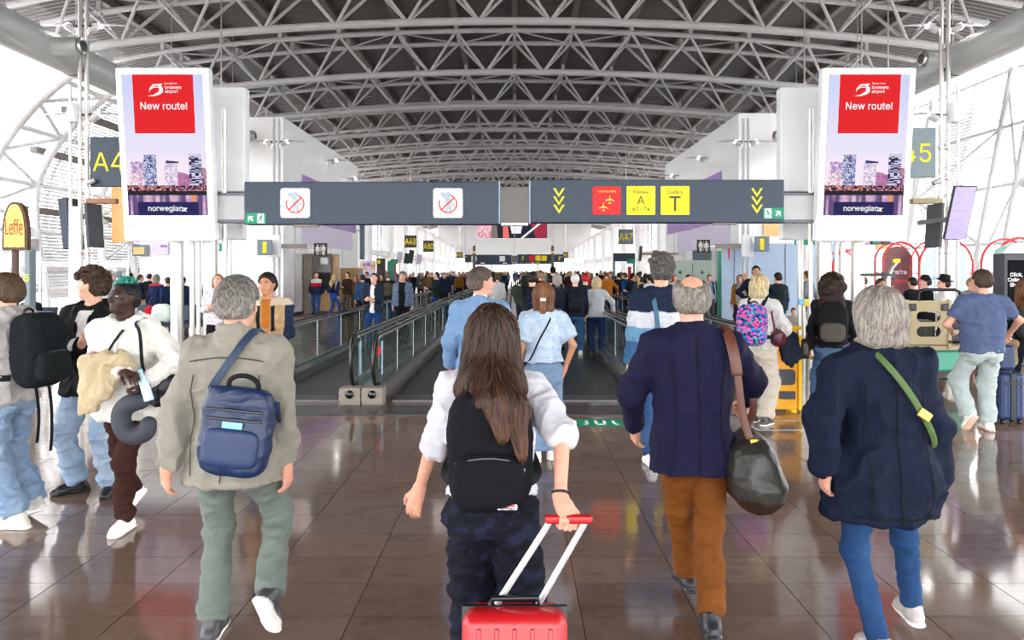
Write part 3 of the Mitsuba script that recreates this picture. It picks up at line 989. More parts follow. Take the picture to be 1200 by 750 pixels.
for z0, z1 in ((0, 2.9), (2.9, 5.8), (5.8, 8.8)):
    part(WR, 'transom', box(wx(z1) + .50, wx(z1) + .60, -14, 44, z1 - .03, z1 + .03), 'facade_white')
    for y0, y1 in ((-14, 5), (5, 18), (18, 31), (31, 44)):
        part(WR, 'pane', sheet([(wx(z0) + .55, y0, z0), (wx(z0) + .55, y1, z0), (wx(z1) + .55, y1, z1), (wx(z1) + .55, y0, z1)]), 'glass_clear')
lou = [box(wx(z) + .30, wx(z) + .42, 27.0, 44, z - .012, z + .012) for z in np.arange(1.0, 7.6, .12)]
part(WR, 'louvre', cat(lou), 'louvre_paint', kind='stuff')

# ------------------------------------------------------------------ white shop and service volumes on both sides of the concourse
def volume(side, name, x, y0, y1, ztop, xo, label):
    s = side
    k = thing(name, label, None, None, 'structure')
    part(k, 'side_face', box(s * x, s * (x + .15), y0, y1, 0, ztop), 'white_paint')
    part(k, 'front_face', box(s * (x + .15), s * xo, y0, y0 + .15, 0, ztop), 'white_paint')
    part(k, 'top', box(s * x, s * xo, y0, y1, ztop - .1, ztop), 'white_paint')
    part(k, 'rear_face', box(s * (x + .15), s * xo, y1 - .15, y1, 0, ztop), 'white_paint')
    return k
VL = volume(-1, 'wall_left_service_block', 9.0, 28.7, 42.3, 7.8, 14.6, 'tall white service block with toilets beside the walkways')
VR = volume(1, 'wall_right_service_block', 9.0, 29.6, 44.0, 8.15, 14.6, 'tall white service block with toilets and pharmacy')
for k, s, ys in ((VL, -1, (30.2, 31.8, 33.6, 36, 38.5)), (VR, 1, (31, 33, 36, 39, 41.5))):
    for y in ys:
        part(k, 'panel_joint', box(s * 8.985, s * 9.0, y - .03, y + .03, 0.1, 4.1), 'louvre_paint')
    part(k, 'plinth', box(s * 8.97, s * 9.0, 29.6, 42, 0, .12), 'charcoal')
# the concourse goes on: lower white gate fronts with openings to the lounges
for s, nm in ((-1, 'left'), (1, 'right')):
    k = thing(f'wall_{nm}_gate_front', 'white gate fronts with portals further along the concourse', None, None, 'structure')
    y = 46.5
    i = 0
    while y < 116:
        w = 1.3 + 0.5 * (i % 3)
        g = 5.2 if i % 4 else 6.5
        zt = 6.6 - 0.012 * (y - 46)
        part(k, 'portal', box(s * 9.2, s * 9.9, y, y + w, 0, zt), 'white_paint')
        part(k, 'lintel', box(s * 9.3, s * 9.8, y + w, y + w + g, 2.9, 3.25), 'white_paint')
        part(k, 'cornice', box(s * 9.3, s * 9.8, y + w, y + w + g, zt - .35, zt - .05), 'white_paint')
        part(k, 'door_pane', sheet([(s * 9.5, y + w, 0.0), (s * 9.5, y + w + g, 0.0), (s * 9.5, y + w + g, 2.9), (s * 9.5, y + w, 2.9)]), 'glass_clear')
        part(k, 'upper_pane', sheet([(s * 9.5, y + w, 3.25), (s * 9.5, y + w + g, 3.25), (s * 9.5, y + w + g, zt - .35), (s * 9.5, y + w, zt - .35)]), 'glass_clear')
        y += w + g
        i += 1
    k = thing(f'wall_{nm}_far', 'glazed outer wall of the far gate lounges', None, None, 'structure')
    for y in np.arange(46, 150, 4.0):
        part(k, 'post', cyl((s * 16, y, 0), (s * 16, y, 9.0), 0.09, 6), 'tube_paint', True)
    for z in (2.8, 5.6, 8.4):
        part(k, 'rail', box(s * 15.95, s * 16.05, 46, 150, z - .05, z + .05), 'tube_paint')
WE = thing('wall_end', 'pale curved bulkhead closing the far end of the vault', None, None, 'structure')
bul = [(x, 118 - 0.02 * x * x, z) for x in np.linspace(-12, 12, 17) for z in (4.4, 5.4, 7.6, 9.9)]
n_ = 4
f_ = []
for i in range(16):
    for j in range(3):
        a = i * n_ + j
        f_ += [[a, a + n_, a + n_ + 1], [a, a + n_ + 1, a + 1]]
part(WE, 'bulkhead', trimesh.Trimesh(np.array(bul), f_, process=False), 'white_paint', True)
part(WE, 'soffit', box(-12, 12, 117, 150, 4.3, 4.45), 'white_paint')
part(WE, 'end_glazing', sheet([(-12, 149, 0), (12, 149, 0), (12, 149, 4.4), (-12, 149, 4.4)]), 'glass_clear')
for x in (-8, -4, 4, 8):
    part(WE, 'end_column', cyl((x, 126, 0), (x, 126, 4.4), .25, 10), 'white_paint', True)
# ================================================================== MOVING WALKWAYS
mat('belt', proc(lambda p, n, uv: mix((0.022, 0.023, 0.025), (0.06, 0.061, 0.064), smoothstep(0.3, 0.7, p.x * 38 - dr.floor(p.x * 38)) * 0.7 + 0.3 * noise(p.x * 3, p.y * 2))), 0.35)
mat('skirt_metal', '#6d6f71', 0.38, 0.6)
mat('deck_plate', '#9c9894', 0.22, 0.75)
mat('landing', proc(lambda p, n, uv: mix((0.035, 0.035, 0.036), (0.075, 0.072, 0.07), smoothstep(0.25, 0.75, p.y * 16 - dr.floor(p.y * 16)) * 0.6 + 0.4 * noise(p.x * 2, p.y * 6))), 0.3, spec=0.5)
Y0, Y1 = 10.0, 74.0
def walkway(label, xl, xr):
    k = thing('moving_walkway', label, 'moving walkway', 'moving walkways of the concourse')
    part(k, 'belt', box(xl + .18, xr - .18, 10.62, Y1, 0.0, 0.014), 'belt')
    part(k, 'comb_plate', box(xl + .18, xr - .18, 10.2, 10.62, 0.0, 0.02), 'skirt_metal')
    return k
WK = [walkway('dark moving walkway bringing travellers towards the camera, behind the man in the varsity jacket', -3.68, -2.24),
      walkway('dark moving walkway carrying the man in the light blue blazer', -1.88, -0.27),
      walkway('dark moving walkway full of people walking away, right of the central metal strip', 0.2, 1.86),
      walkway('dark moving walkway between the paired handrails and the yellow barrier', 2.26, 3.66)]
k = thing('landing_floor', 'wide dark ribbed landing across the front of the four moving walkways', 'landing')
for i, (a_, b_) in enumerate(((-3.9, -2.36), (-2.35, -1.76), (-1.75, -.26), (-.25, .22), (.23, 1.75), (1.76, 2.35), (2.36, 3.2))):
    part(k, 'landing_plate', box(a_, b_, 9.2, 9.84, 0.0, 0.012), 'landing')
k = thing('median_strip', 'metal plate strip between the two central walkways', 'strip')
for i in range(24):
    y = 10.2 + 0.8 * 1.6 * i
    part(k, 'plate', box(-.17, .18, y, y + 1.26, 0, .016), 'deck_plate')
part(k, 'rear_plate', box(-.17, .18, 10.2 + 1.28 * 24, Y1, 0, .016), 'deck_plate')

def balustrade(x, label, y0=Y0, inner=(1,), glass='glass_green', newel=True, ht=0.92):
    k = thing('balustrade', label, 'balustrade', 'glass balustrades of the moving walkways')
    part(k, 'skirt', box(x - .055, x + .055, y0 + .02, Y1, 0, 0.21), 'skirt_metal')
    for s in inner:
        dk = Polygon([(x, .20), (x + s * .16, .14), (x + s * .16, .12), (x, .12)])
        part(k, 'inner_deck', mv(extr(dk, Y1 - y0 - .1), 0, y0 + .1, 0), 'deck_plate')
    y = y0 + 0.12
    while y < Y1:
        w = 1.9 if y < 30 else 4.2
        w = min(w, Y1 - y)
        part(k, 'glass_panel', sheet([(x, y, .21), (x, y + w - .02, .21), (x, y + w - .02, ht - .03), (x, y, ht - .03)]), glass)
        if y < 30:
            part(k, 'joint', box(x - .007, x + .007, y + w - .016, y + w + .0, .21, ht - .05), 'galvanised')
        y += w
    part(k, 'rail_profile', box(x - .03, x + .03, y0 + .35, Y1, ht - .045, ht - .012), 'steel')
    r = (ht - .14) / 2
    arc = [(x, y0 + .24 - .30 * math.sin(a), .14 + .09 + (r - .045) + (r - .045 + .0) * math.cos(a)) for a in np.linspace(0, math.pi * 0.98, 16)]
    path = [(x, Y1, ht)] + [(x, yy, ht) for yy in (60, 40, 25, 15, y0 + .6)] + [(x, y0 + .30, ht)] + [(a[0], a[1], a[2] + (ht - arc[0][2])) for a in arc] + [(x, y0 + .34, arc[-1][2] + ht - arc[0][2])]
    part(k, 'handrail', tube(path, 0.044, 10, flat=((1, 0, 0), 0.55)), 'rubber', True)
    if newel:
        part(k, 'newel_box', rbox(x - .142, x + .142, y0 - .12, y0 + .14, 0.0, .235, .012), 'taupe')
        for zz in (.07, .15):
            part(k, 'newel_bolt', box(x - .152 if x < 0 else x + .145, x - .145 if x < 0 else x + .152, y0 - .09, y0 - .05, zz, zz + .03), 'steel')
        part(k, 'handrail_inlet', cyl((x, y0 - .14, .15), (x, y0 - .10, .15), .055, 12), 'rubber', True)
    return k
B1 = balustrade(-3.72, 'outermost glass balustrade on the toilet side, by the man in the chested jacket')
B2 = balustrade(-2.21, 'glass balustrade with black rounded newel, nearer the incoming walkway of the paired newels', inner=(-1,))
B3 = balustrade(-1.91, 'glass balustrade with black rounded newel and no-pushchair sticker, right one of the paired newels', inner=(1,))
part(B3, 'sticker', sheet([(-1.905, 10.55, .32), (-1.905, 10.67, .32), (-1.905, 10.67, .80), (-1.905, 10.55, .80)]), 'pale_blue')
part(B3, 'round_sticker', xf(trimesh.creation.cylinder(radius=.075, height=.004, sections=20), trimesh.transformations.translation_matrix([-1.90, 10.36, .68]) @ rot([0, 1, 0], 90)), 'prohibit_red')
part(B2, 'sticker', sheet([(-2.20, 10.5, .32), (-2.20, 10.6, .32), (-2.20, 10.6, .80), (-2.20, 10.5, .80)]), 'pale_blue')
B4 = balustrade(-0.25, 'balustrade along the central strip beside the man in the light blue blazer', inner=(-1,), glass='glass_green')
B5 = balustrade(1.90, 'glass balustrade on which the blond woman on the walkway rests her hand', inner=(-1,))
B6 = balustrade(2.21, 'glass balustrade behind the man in the striped sweater, outer one of the right pair', inner=(1,))
B7 = balustrade(3.70, 'outermost balustrade by the yellow barrier with its handrail curling down', inner=(-1,))
part(B3, 'cover_deck', box(-2.15, -1.97, 10.2, Y1, .17, .2), 'deck_plate')
part(B5, 'cover_deck', box(1.96, 2.15, 10.2, Y1, .17, .2), 'deck_plate')

# yellow barrier standing at the end of the right hand walkway
def barrier():
    k = thing('barrier', 'yellow barrier with dark pads and white stickers beside the curling handrail', 'barrier')
    x0, x1, y0 = 3.30, 3.58, 9.42
    part(k, 'front_panel', mv(extr(rrect(.42, 1.04, .03), .05), 3.40, y0, .56), 'barrier_yellow')
    part(k, 'side_panel', rbox(3.63, 3.68, y0, y0 + .62, .02, .98, .012), 'barrier_bright')
    part(k, 'top_rail', rbox(3.2, 3.68, y0, y0 + .06, 1.05, 1.10, .012), 'barrier_bright')
    for z in (.30, .62):
        part(k, 'recess', rbox(3.675, 3.695, y0 + .12, y0 + .5, z, z + .16, .006), 'charcoal')
    part(k, 'pad', mv(extr(rrect(.26, .2, .05), .02), 3.45, y0 - .02, .45), 'charcoal')
    part(k, 'pad', mv(extr(rrect(.2, .1, .01), .02), 3.48, y0 - .02, .22), 'charcoal')
    st = part(k, 'sticker', mv(extr(rrect(.26, .2, .03), .004), 3.45, y0 - .004, .93), 'white_flat')
    part(st, 'emblem', mv(extr(affinity.scale(Point(0, 0).buffer(1, 12), .035, .085), .004), 3.47, y0 - .008, .93), 'suitcase_blue')
    part(k, 'small_sticker', mv(extr(rrect(.1, .1, .01), .004), 3.47, y0 - .004, 1.04), 'pale_blue')
    for x in (3.25, 3.56):
        part(k, 'foot', rbox(x - .03, x + .03, y0 - .06, y0 + .14, 0, .045, .01), 'barrier_bright')
barrier()
solo('floor_sticker', 'teal floor sticker with white figures in front of the central walkway', 'sticker', box(.74, 1.28, 8.55, 8.98, 0.0005, .0025), 'exit_green')
k = [k for k in labels if k.startswith('floor_sticker')][0]
for i, (xx, s) in enumerate(((.86, 1), (.97, -1), (1.07, 1), (1.18, -1))):
    m = cat(xf(trimesh.creation.cylinder(radius=.022, height=.001, sections=10), trimesh.transformations.translation_matrix([xx, 8.86, .0032])), box(xx - .018, xx + .018, 8.70, 8.83, .0027, .0037), box(xx - .05 * (s > 0), xx + .05 * (s < 0), 8.64, 8.69, .0027, .0037))
    part(k, 'figure', m, 'white_flat')
solo('floor_sticker', 'pale outlined floor marking in front of the yellow barrier', 'sticker', extr(sbox(0, 0, 1, .55).difference(sbox(.02, .02, .98, .53)), .002).apply_transform(trimesh.transformations.translation_matrix([2.75, 8.9, .0005]) @ rot([1, 0, 0], 90)) , 'pale_blue')

# ================================================================== PICTOGRAMS AND SIGNS
def chevrons(w, h, t):
    """Three yellow chevrons pointing down."""
    out = []
    for i in range(3):
        z = h / 2 - i * h / 3
        out.append(Polygon([(-w / 2, z), (-w / 2 + t, z), (0, z - h / 3 + t), (w / 2 - t, z), (w / 2, z), (0, z - h / 3 - t * .4)]).buffer(-t * .1).buffer(t * .1))
    return out

def arrow(deg, s):
    a = unary_union([Polygon([(-.5, -.12), (0, -.12), (0, .12), (-.5, .12)]), Polygon([(-.02, -.0), (.5, 0), (.0, .5), (-.2, .5), (.16, .09), (-.05, .09)]), Polygon([(-.02, 0), (.5, 0), (.0, -.5), (-.2, -.5), (.16, -.09), (-.05, -.09)])])
    return affinity.scale(affinity.rotate(a, deg, origin=(0, 0)), s, s, origin=(0, 0))

def limb(a, b, w):
    from shapely.geometry import LineString
    return LineString([a, b]).buffer(w / 2, 4)

def runner(s):
    p = unary_union([Point(.12, .36).buffer(.09), limb((.08, .22), (-.05, -.05), .15), limb((.05, .2), (.26, .10), .07), limb((.05, .2), (-.2, .14), .07), limb((-.05, -.05), (.14, -.18), .09), limb((.14, -.18), (.10, -.42), .08), limb((-.05, -.05), (-.16, -.28), .09), limb((-.16, -.28), (-.36, -.30), .08)])
    return affinity.scale(p, s, s, origin=(0, 0))

def figure(s, skirt):
    p = [Point(0, .42).buffer(.085), limb((-.16, .22), (-.19, -.06), .065), limb((.16, .22), (.19, -.06), .065)]
    if skirt:
        p += [Polygon([(-.13, .3), (.13, .3), (.21, -.15), (-.21, -.15)]), limb((-.07, -.1), (-.07, -.48), .08), limb((.07, -.1), (.07, -.48), .08)]
    else:
        p += [Polygon([(-.16, .3), (.16, .3), (.13, -.05), (-.13, -.05)]), limb((-.075, 0), (-.075, -.48), .105), limb((.075, 0), (.075, -.48), .105)]
    return affinity.scale(unary_union(p), s, s, origin=(0, 0))

def plane_icon(s):
    p = unary_union([Polygon([(-.035, -.42), (.035, -.42), (.05, .38), (0, .5), (-.05, .38)]), Polygon([(0, .16), (.5, -.12), (.5, -.2), (0, -.04), (-.5, -.2), (-.5, -.12)]), Polygon([(0, -.28), (.19, -.42), (.19, -.48), (0, -.42), (-.19, -.48), (-.19, -.42)])])
    return affinity.scale(p, s, s, origin=(0, 0))

def flat(poly, x, y, z, dep=0.004):
    return mv(extr(poly, dep), x, y - dep, z)

def exit_sign(parent, x, y, z, w, h, deg, first='arrow'):
    e = part(parent, 'exit_plate', flat(rrect(w, h, .005), x, y, z, .012), 'exit_green')
    xa, xr = (x - w * .24, x + w * .25) if first == 'arrow' else (x + w * .24, x - w * .25)
    part(e, 'arrow', flat(arrow(deg, h * .62), xa, y - .012, z), 'white_flat')
    part(e, 'doorway', flat(rrect(w * .32, h * .86, .004), xr, y - .012, z), 'white_flat')
    part(e, 'running_figure', flat(affinity.scale(runner(h * .8), -1 if first != 'arrow' else 1, 1, origin=(0, 0)), xr, y - .016, z), 'exit_green')

def portal_sign(d, detail, lab_l, lab_r, lab_m, w=633):
    """Overhead sign across the walkways: two navy cabinets and the grey panel between them."""
    s = 15.0 / 15.0
    px = lambda v: (v - CX) / FOC * 15.0
    pz = lambda v: EYE - (v - CY) / FOC * 15.0
    kl = thing('overhead_sign', lab_l, 'sign', 'overhead signs across the walkways')
    part(kl, 'cabinet', rbox(px(280), px(578), d, d + .28, pz(263), pz(213), .015), 'sign_navy')
    kr = thing('overhead_sign', lab_r, 'sign', 'overhead signs across the walkways')
    part(kr, 'cabinet', rbox(px(616), px(913), d, d + .28, pz(261), pz(210.5), .015), 'sign_navy')
    km = thing('blank_sign', lab_m, 'sign', 'grey panels between the overhead signs')
    part(km, 'sheet', box(px(579.5), px(614.5), d + .06, d + .2, pz(261), pz(219)), 'sign_grey')
    part(km, 'frame', cat(box(px(578.3), px(579.8), d + .04, d + .22, pz(262), pz(212))), 'pale_blue')
    part(km, 'frame', cat(box(px(614.2), px(615.7), d + .04, d + .22, pz(262), pz(212))), 'pale_blue')
    part(km, 'lower_edge', box(px(581), px(613), d + .02, d + .24, pz(264), pz(261.5)), 'steel')
    if not detail:
        for kk, xx in ((kl, px(284)), (kr, px(908)), (km, px(597))):
            part(kk, 'hanger_rod', cyl((xx, d + .14, 3.6), (xx, d + .14, zc(xx, 1.8)), .03, 6), 'tube_paint')
        for xx in (340, 519):
            part(kl, 'prohibition_plate', flat(rrect(.59, .59, .05), px(xx), d, pz(238)), 'white_flat')
        for xx, mm in ((705, 'sign_red'), (745, 'yellow'), (785, 'yellow')):
            part(kr, 'tile_plate', flat(rrect(.59, .59, .04), px(xx), d, pz(235)), mm)
        for xx in (649, 881):
            part(kr, 'chevron', cat([flat(c, px(xx), d, pz(235)) for c in chevrons(.26, .50, .07)]), 'yellow')
        return kl, kr, km
    for xx in (340, 519):
        pl = part(kl, 'prohibition_plate', flat(rrect(.60, .60, .05), px(xx), d, pz(238), .01), 'white_flat')
        ring = Point(0, 0).buffer(.19, 24).difference(Point(0, 0).buffer(.165, 24)).difference(sbox(-.16, .05, .06, .3))
        fig = unary_union([Point(.0, .17).buffer(.062), limb((0, .08), (.02, -.06), .11), limb((-.03, .09), (-.10, .15), .05), Point(-.105, .18).buffer(.045), limb((0, -.08), (-.05, -.2), .05), limb((.04, -.08), (.06, -.2), .05), limb((.05, .06), (.12, -.05), .045)])
        part(pl, 'figure', flat(fig, px(xx), d - .01, pz(238), .005), 'grey_figure')
        part(pl, 'ring', flat(ring, px(xx), d - .015, pz(239), .004), 'prohibit_red')
        part(pl, 'slash', flat(limb((-.125, -.115), (.125, .125), .028), px(xx), d - .015, pz(239), .004), 'prohibit_red')
    exit_sign(kl, px(293.7), d, pz(256), .42, .22, 135)
    exit_sign(kr, px(900), d, pz(250), .42, .22, 45, 'man')
    for xx in (649, 881):
        for c in chevrons(.24, .50, .05):
            part(kr, 'chevron', flat(c, px(xx), d, pz(235), .006), 'yellow')
    r = part(kr, 'connections_plate', flat(rrect(.575, .575, .03), px(705), d, pz(235), .01), 'sign_red')
    part(r, 'lettering', mv(text('Connections', .047, .004), px(705), d - .01, pz(235) + .165), 'yellow')
    part(r, 'aeroplane', flat(affinity.rotate(plane_icon(.19), 0), px(705) + .06, d - .01, pz(235) + .02), 'gold_flat')
    part(r, 'aeroplane', flat(affinity.rotate(plane_icon(.19), 0), px(705) - .07, d - .01, pz(235) - .13), 'gold_flat')
    for i in range(3):
        part(r, 'dash', flat(rrect(.014, .006, .001), px(705) - .03 + .03 * i, d - .01, pz(235) - .05), 'gold_flat')
    a = part(kr, 'gate_plate', flat(rrect(.59, .59, .03), px(745), d, pz(235), .01), 'yellow')
    part(a, 'lettering', mv(text('Gates', .085, .004), px(745), d - .01, pz(235) + .135), 'text_dark')
    part(a, 'gate_letter', mv(text('A', .165, .004), px(745), d - .01, pz(235) - .075), 'text_dark')
    part(a, 'gate_numbers', mv(text('47-74', .085, .004), px(745), d - .01, pz(235) - .21), 'text_dark')
    t = part(kr, 'gate_plate', flat(rrect(.59, .59, .03), px(785), d, pz(235), .01), 'yellow')
    part(t, 'lettering', mv(text('Gates', .085, .004), px(785), d - .01, pz(235) + .135), 'text_dark')
    part(t, 'gate_letter', mv(text('T', .30, .004), px(785), d - .01, pz(235) - .215), 'text_dark')
    part(kl, 'camera_mount', box(px(336), px(365), d + .05, d + .2, pz(265.5), pz(263)), 'taupe')
    part(kr, 'camera_mount', box(px(831), px(859), d + .05, d + .2, pz(263), pz(260.5)), 'taupe')
    return kl, kr, km
mat('gold_flat', '#f3c34a', 0.5)
portal_sign(15.0, True, 'navy overhead sign with two no-pushing pictograms above the incoming walkways', 'navy overhead sign with red connections tile and yellow gate tiles A and T', 'plain grey panel between the two navy overhead signs nearest the camera')
portal_sign(81.0, False, 'small distant navy overhead sign left of the second grey panel', 'small distant navy overhead sign with one red and two yellow tiles', 'small distant grey panel between the second pair of overhead signs')
portal_sign(103.0, False, 'tiny navy overhead sign beyond the second pair, on the left', 'tiny navy overhead sign with coloured tiles beyond the second pair', 'tiny grey panel between the farthest overhead signs')
for d, xs, lab in ((80.8, (-1.3, 1.3), 'slim brown post with a small orange lamp carrying the second overhead sign'),):
    for x in xs:
        k = thing('sign_post', lab + (', left one' if x < 0 else ', right one'), 'post')
        part(k, 'pole', box(x * 3.3 - .28, x * 3.3 + .02, d - .2, d, 0, 4.6), 'beam_paint')
        part(k, 'lamp', mv(trimesh.creation.icosphere(2, .16), x * 3.3 - .12, d - .3, 3.9), 'orange_board', True)

# ================================================================== DISPLAY TOWERS
def skyline(p, n, uv):
    """Flat print of a city at dusk by the water; uv runs over the screen."""
    u, v = uv.x, uv.y
    sky = mix((0.80, 0.76, 0.93), (0.62, 0.66, 0.93), smoothstep(0.45, 1.0, v))
    sky = mix((0.93, 0.80, 0.92), sky, smoothstep(0.33, 0.5, v))
    c = sky
    hill = (v < 0.285 + 0.04 * noise(u * 6 + 2)) & (u > 0.52)
    c = dr.select(hill, mix((0.36, 0.10, 0.30), (0.55, 0.25, 0.42), noise(u * 40, v * 40)), c)
    def tower(c, x0, x1, z0, z1, a, b, fx, fz):
        i = (u > x0) & (u < x1) & (v > z0) & (v < z1)
        w = cell_rand(dr.floor(u * fx), dr.floor(v * fz), 1) > 0.5
        return dr.select(i, dr.select(w, mi.Color3f(a), mi.Color3f(b)), c)
    c = tower(c, .06, .23, .26, .385, (0.85, .62, .75), (.32, .22, .52), 80, 130)
    c = tower(c, .04, .20, .195, .30, (1, .82, .84), (.62, .40, .52), 72, 120)
    c = tower(c, .22, .38, .21, .435, (.62, .66, .84), (.06, .07, .2), 90, 150)
    c = tower(c, .48, .64, .20, .375, (.95, .85, .95), (.50, .40, .60), 84, 140)
    c = dr.select((u > .50) & (u < .66) & (v > .375) & (v < .395 + (u - .5) * -.06), mi.Color3f(.04, .04, .12), c)
    c = tower(c, .79, .95, .20, .44, (.62, .60, .80), (.02, .02, .06), 22, 130)
    c = tower(c, .94, 1.0, .22, .34, (.75, .35, .45), (.10, .06, .16), 90, 60)
    low = (v < .215) & (v > .155)
    g = cell_rand(dr.floor(u * 60), dr.floor(v * 110), 2)
    c = dr.select(low, dr.select(g > .8, mi.Color3f(.85, .35, .25), dr.select(g > .6, mi.Color3f(.55, .2, .35), mi.Color3f(.035, .015, .03))), c)
    c = dr.select((v < .175) & (v > .14), mi.Color3f(.012, .008, .016), c)
    wat = v < .145
    st = noise(u * 24, v * 3, 3)
    c = dr.select(wat, mix((.12, .07, .20), (.85, .55, .72), smoothstep(.3, .8, st) * (0.6 + .4 * noise(u * 8, v * 90))), c)
    c = dr.select(wat & (abs(u - .84) < .03), mi.Color3f(.75, .28, .16), c)
    return c
scene['screen_black'] = {'type': 'twosided', 'bsdf': {'type': 'diffuse', 'reflectance': {'type': 'rgb', 'value': [0.012, 0.012, 0.014]}}}

def tower(side):
    s = side
    nm = 'left' if s < 0 else 'right'
    xc = (193 - CX) / FOC * 15 if s < 0 else (1003.5 - CX) / FOC * 15
    k = thing('advertising_display', 'tall white advertising display with red New route! picture ' + ('by the A4 gate sign' if s < 0 else 'by the gate 45 sign'), 'display', 'advertising displays')
    w, h, d = 1.86, 3.46, 0.16
    Mt = trimesh.transformations.translation_matrix([xc, 15.0, 2.41]) @ rot([1, 0, 0], 6)
    P = lambda m: xf(m, Mt)
    part(k, 'housing', P(rbox(-w / 2, w / 2, 0, .22, 0, h, .03)), 'white_gloss')
    sx = -0.0
    scr = sheet([(-.80, -.006, .53), (.80, -.006, .53), (.80, -.006, 3.32), (-.80, -.006, 3.32)])
    scr = P(scr)
    key = part(k, 'screen', scr, 'screen_black', uv=np.array([[0, 0], [1, 0], [1, 1], [0, 1]], float))
    scene[key]['emitter'] = {'type': 'area', 'radiance': {**proc(skyline)}}
    def glow(name, m, rgb, parent=key):
        q = part(parent, name, P(m), 'screen_black')
        scene[q]['emitter'] = {'type': 'area', 'radiance': {'type': 'rgb', 'value': [float(x) * GLOW for x in rgb]}}
        return q
    bx0, bx1 = (-.585, .62)
    glow('red_block', flat(sbox(bx0, 2.17, bx1, 3.32), 0, -.007, 0, .002), (0.80, 0.012, 0.014))
    glow('headline', mv(text('New route!', .135, .002, True), (bx0 + bx1) / 2, -.010, 2.64), (0.9, 0.88, 0.9))
    lx = (bx0 + bx1) / 2
    swoosh = Polygon([(-.34, -.13), (-.2, -.10), (-.1, -.03), (-.1, .03), (-.2, .03), (-.26, .0), (-.3, -.06), (-.29, .02), (-.22, .10), (-.06, .115), (-.02, .10), (-.06, .07), (-.02, .03), (-.02, -.05), (-.08, -.10), (-.2, -.135)])
    hole = Polygon([(-.26, .03), (-.2, .07), (-.12, .075), (-.10, .05), (-.2, .055)])
    glow('logo_mark', flat(swoosh.difference(hole), lx + .02, -.010, 3.03, .002), (0.9, 0.9, 0.9))
    glow('logo_lettering', cat(mv(text('flying from', .038, .002, False, False), lx + .03, -.010, 3.13), mv(text('brussels', .062, .002, True, False), lx + .03, -.010, 3.04), mv(text('airport', .062, .002, True, False), lx + .03, -.010, 2.96)), (0.9, 0.9, 0.9))
    glow('navy_block', flat(sbox(-.60, .53, .62, .80), 0, -.007, 0, .002), (0.012, 0.010, 0.09))
    glow('airline_lettering', mv(text('norwegian', .105, .002, True), -.05, -.010, .62), (0.9, 0.9, 0.92))
    tail = Polygon([(.245, -.0), (.33, .02), (.36, .06), (.33, .085), (.27, .09), (.30, .065), (.31, .05), (.27, .03)])
    glow('airline_mark', flat(unary_union([tail, affinity.scale(tail, -.6, -1, origin=(.33, .045))]), .02, -.010, .60, .002), (0.9, 0.9, 0.92))
    part(k, 'maker_mark', P(mv(text('JCDecaux', .07, .003, True), 0, -.004, .37)), 'white_flat')
    part(k, 'bolt', P(mv(trimesh.creation.icosphere(1, .012), -.78, -.004, .33)), 'black_plastic')
    # steel tubes that carry the display
    p = k
    for pxv, r in ((197.5, .13), (215.5, .055), (223, .045), (237, .145), (253.5, .05)):
        x = (pxv - CX) / FOC * 15.3 if s < 0 else -((pxv - CX) / FOC * 15.3) + .12
        part(p, 'support_tube', cyl((x, 15.45, 0), (x, 15.45, 2.74 if r > .1 else 5.2), r, 16), 'steel', True)
        part(p, 'foot_plate', cyl((x, 15.45, 0.0), (x, 15.45, .02), r + .06, 16), 'dark_steel', True)
    part(p, 'head_frame', box(xc - .8, xc + .8, 15.16, 15.5, 2.62, 2.74), 'dark_steel')
    part(p, 'head_frame', box(xc - .5, xc + .5, 15.0, 15.5, 4.9, 5.0), 'dark_steel')
    # second display seen from behind
    q = thing('rear_display', 'white back of a second display beside the ' + ('no-pushing sign' if s < 0 else 'green exit plate on the gates sign'), 'display', 'rear displays')
    xa, xb = (236, 281) if s < 0 else (909, 955)
    a, b = at(xa, 0, 16.2)[0], at(xb, 0, 16.2)[0]
    part(q, 'housing', rbox(a, b, 16.2, 16.5, 3.55, 5.85, .03), 'white_gloss')
    part(q, 'lower_cover', rbox(a + .05, b - .05, 16.22, 16.45, 2.5, 3.5, .02), 'white_gloss')
    part(q, 'support_tube', cyl((s * 6.32, 16.3, 0), (s * 6.32, 16.3, 2.6), .06, 12), 'steel', True)
    part(q, 'joint', box(a, b, 16.2, 16.3, 3.5, 3.55), 'dark_steel')
    # perforated arm to the overhead sign
    g = thing('sign_bracket', 'grey perforated bracket holding the overhead sign ' + ('on the no-pushing side' if s < 0 else 'on the gates side'), 'bracket', 'sign brackets')
    a, b = (-6.12, -5.49) if s < 0 else (5.47, 6.16)
    part(g, 'mesh_panel', box(a, b, 15.15, 15.35, 2.86, 3.36), 'perforated')
    for z in (2.80, 3.36):
        part(g, 'rail', box(a, b, 15.1, 15.4, z, z + .05), 'dark_steel')
mat('perforated', proc(lambda p, n, uv: mix((0.32, 0.33, 0.33), (0.50, 0.51, 0.51), smoothstep(0.2, 0.35, dr.sqrt(dr.square(p.x * 40 - dr.floor(p.x * 40) - .5) + dr.square(p.z * 40 - dr.floor(p.z * 40) - .5))))), 0.5, 0.3)
GLOW = 0.055
_sk = skyline
skyline = lambda p, n, uv: _sk(p, n, uv) * GLOW
tower(-1)
tower(1)

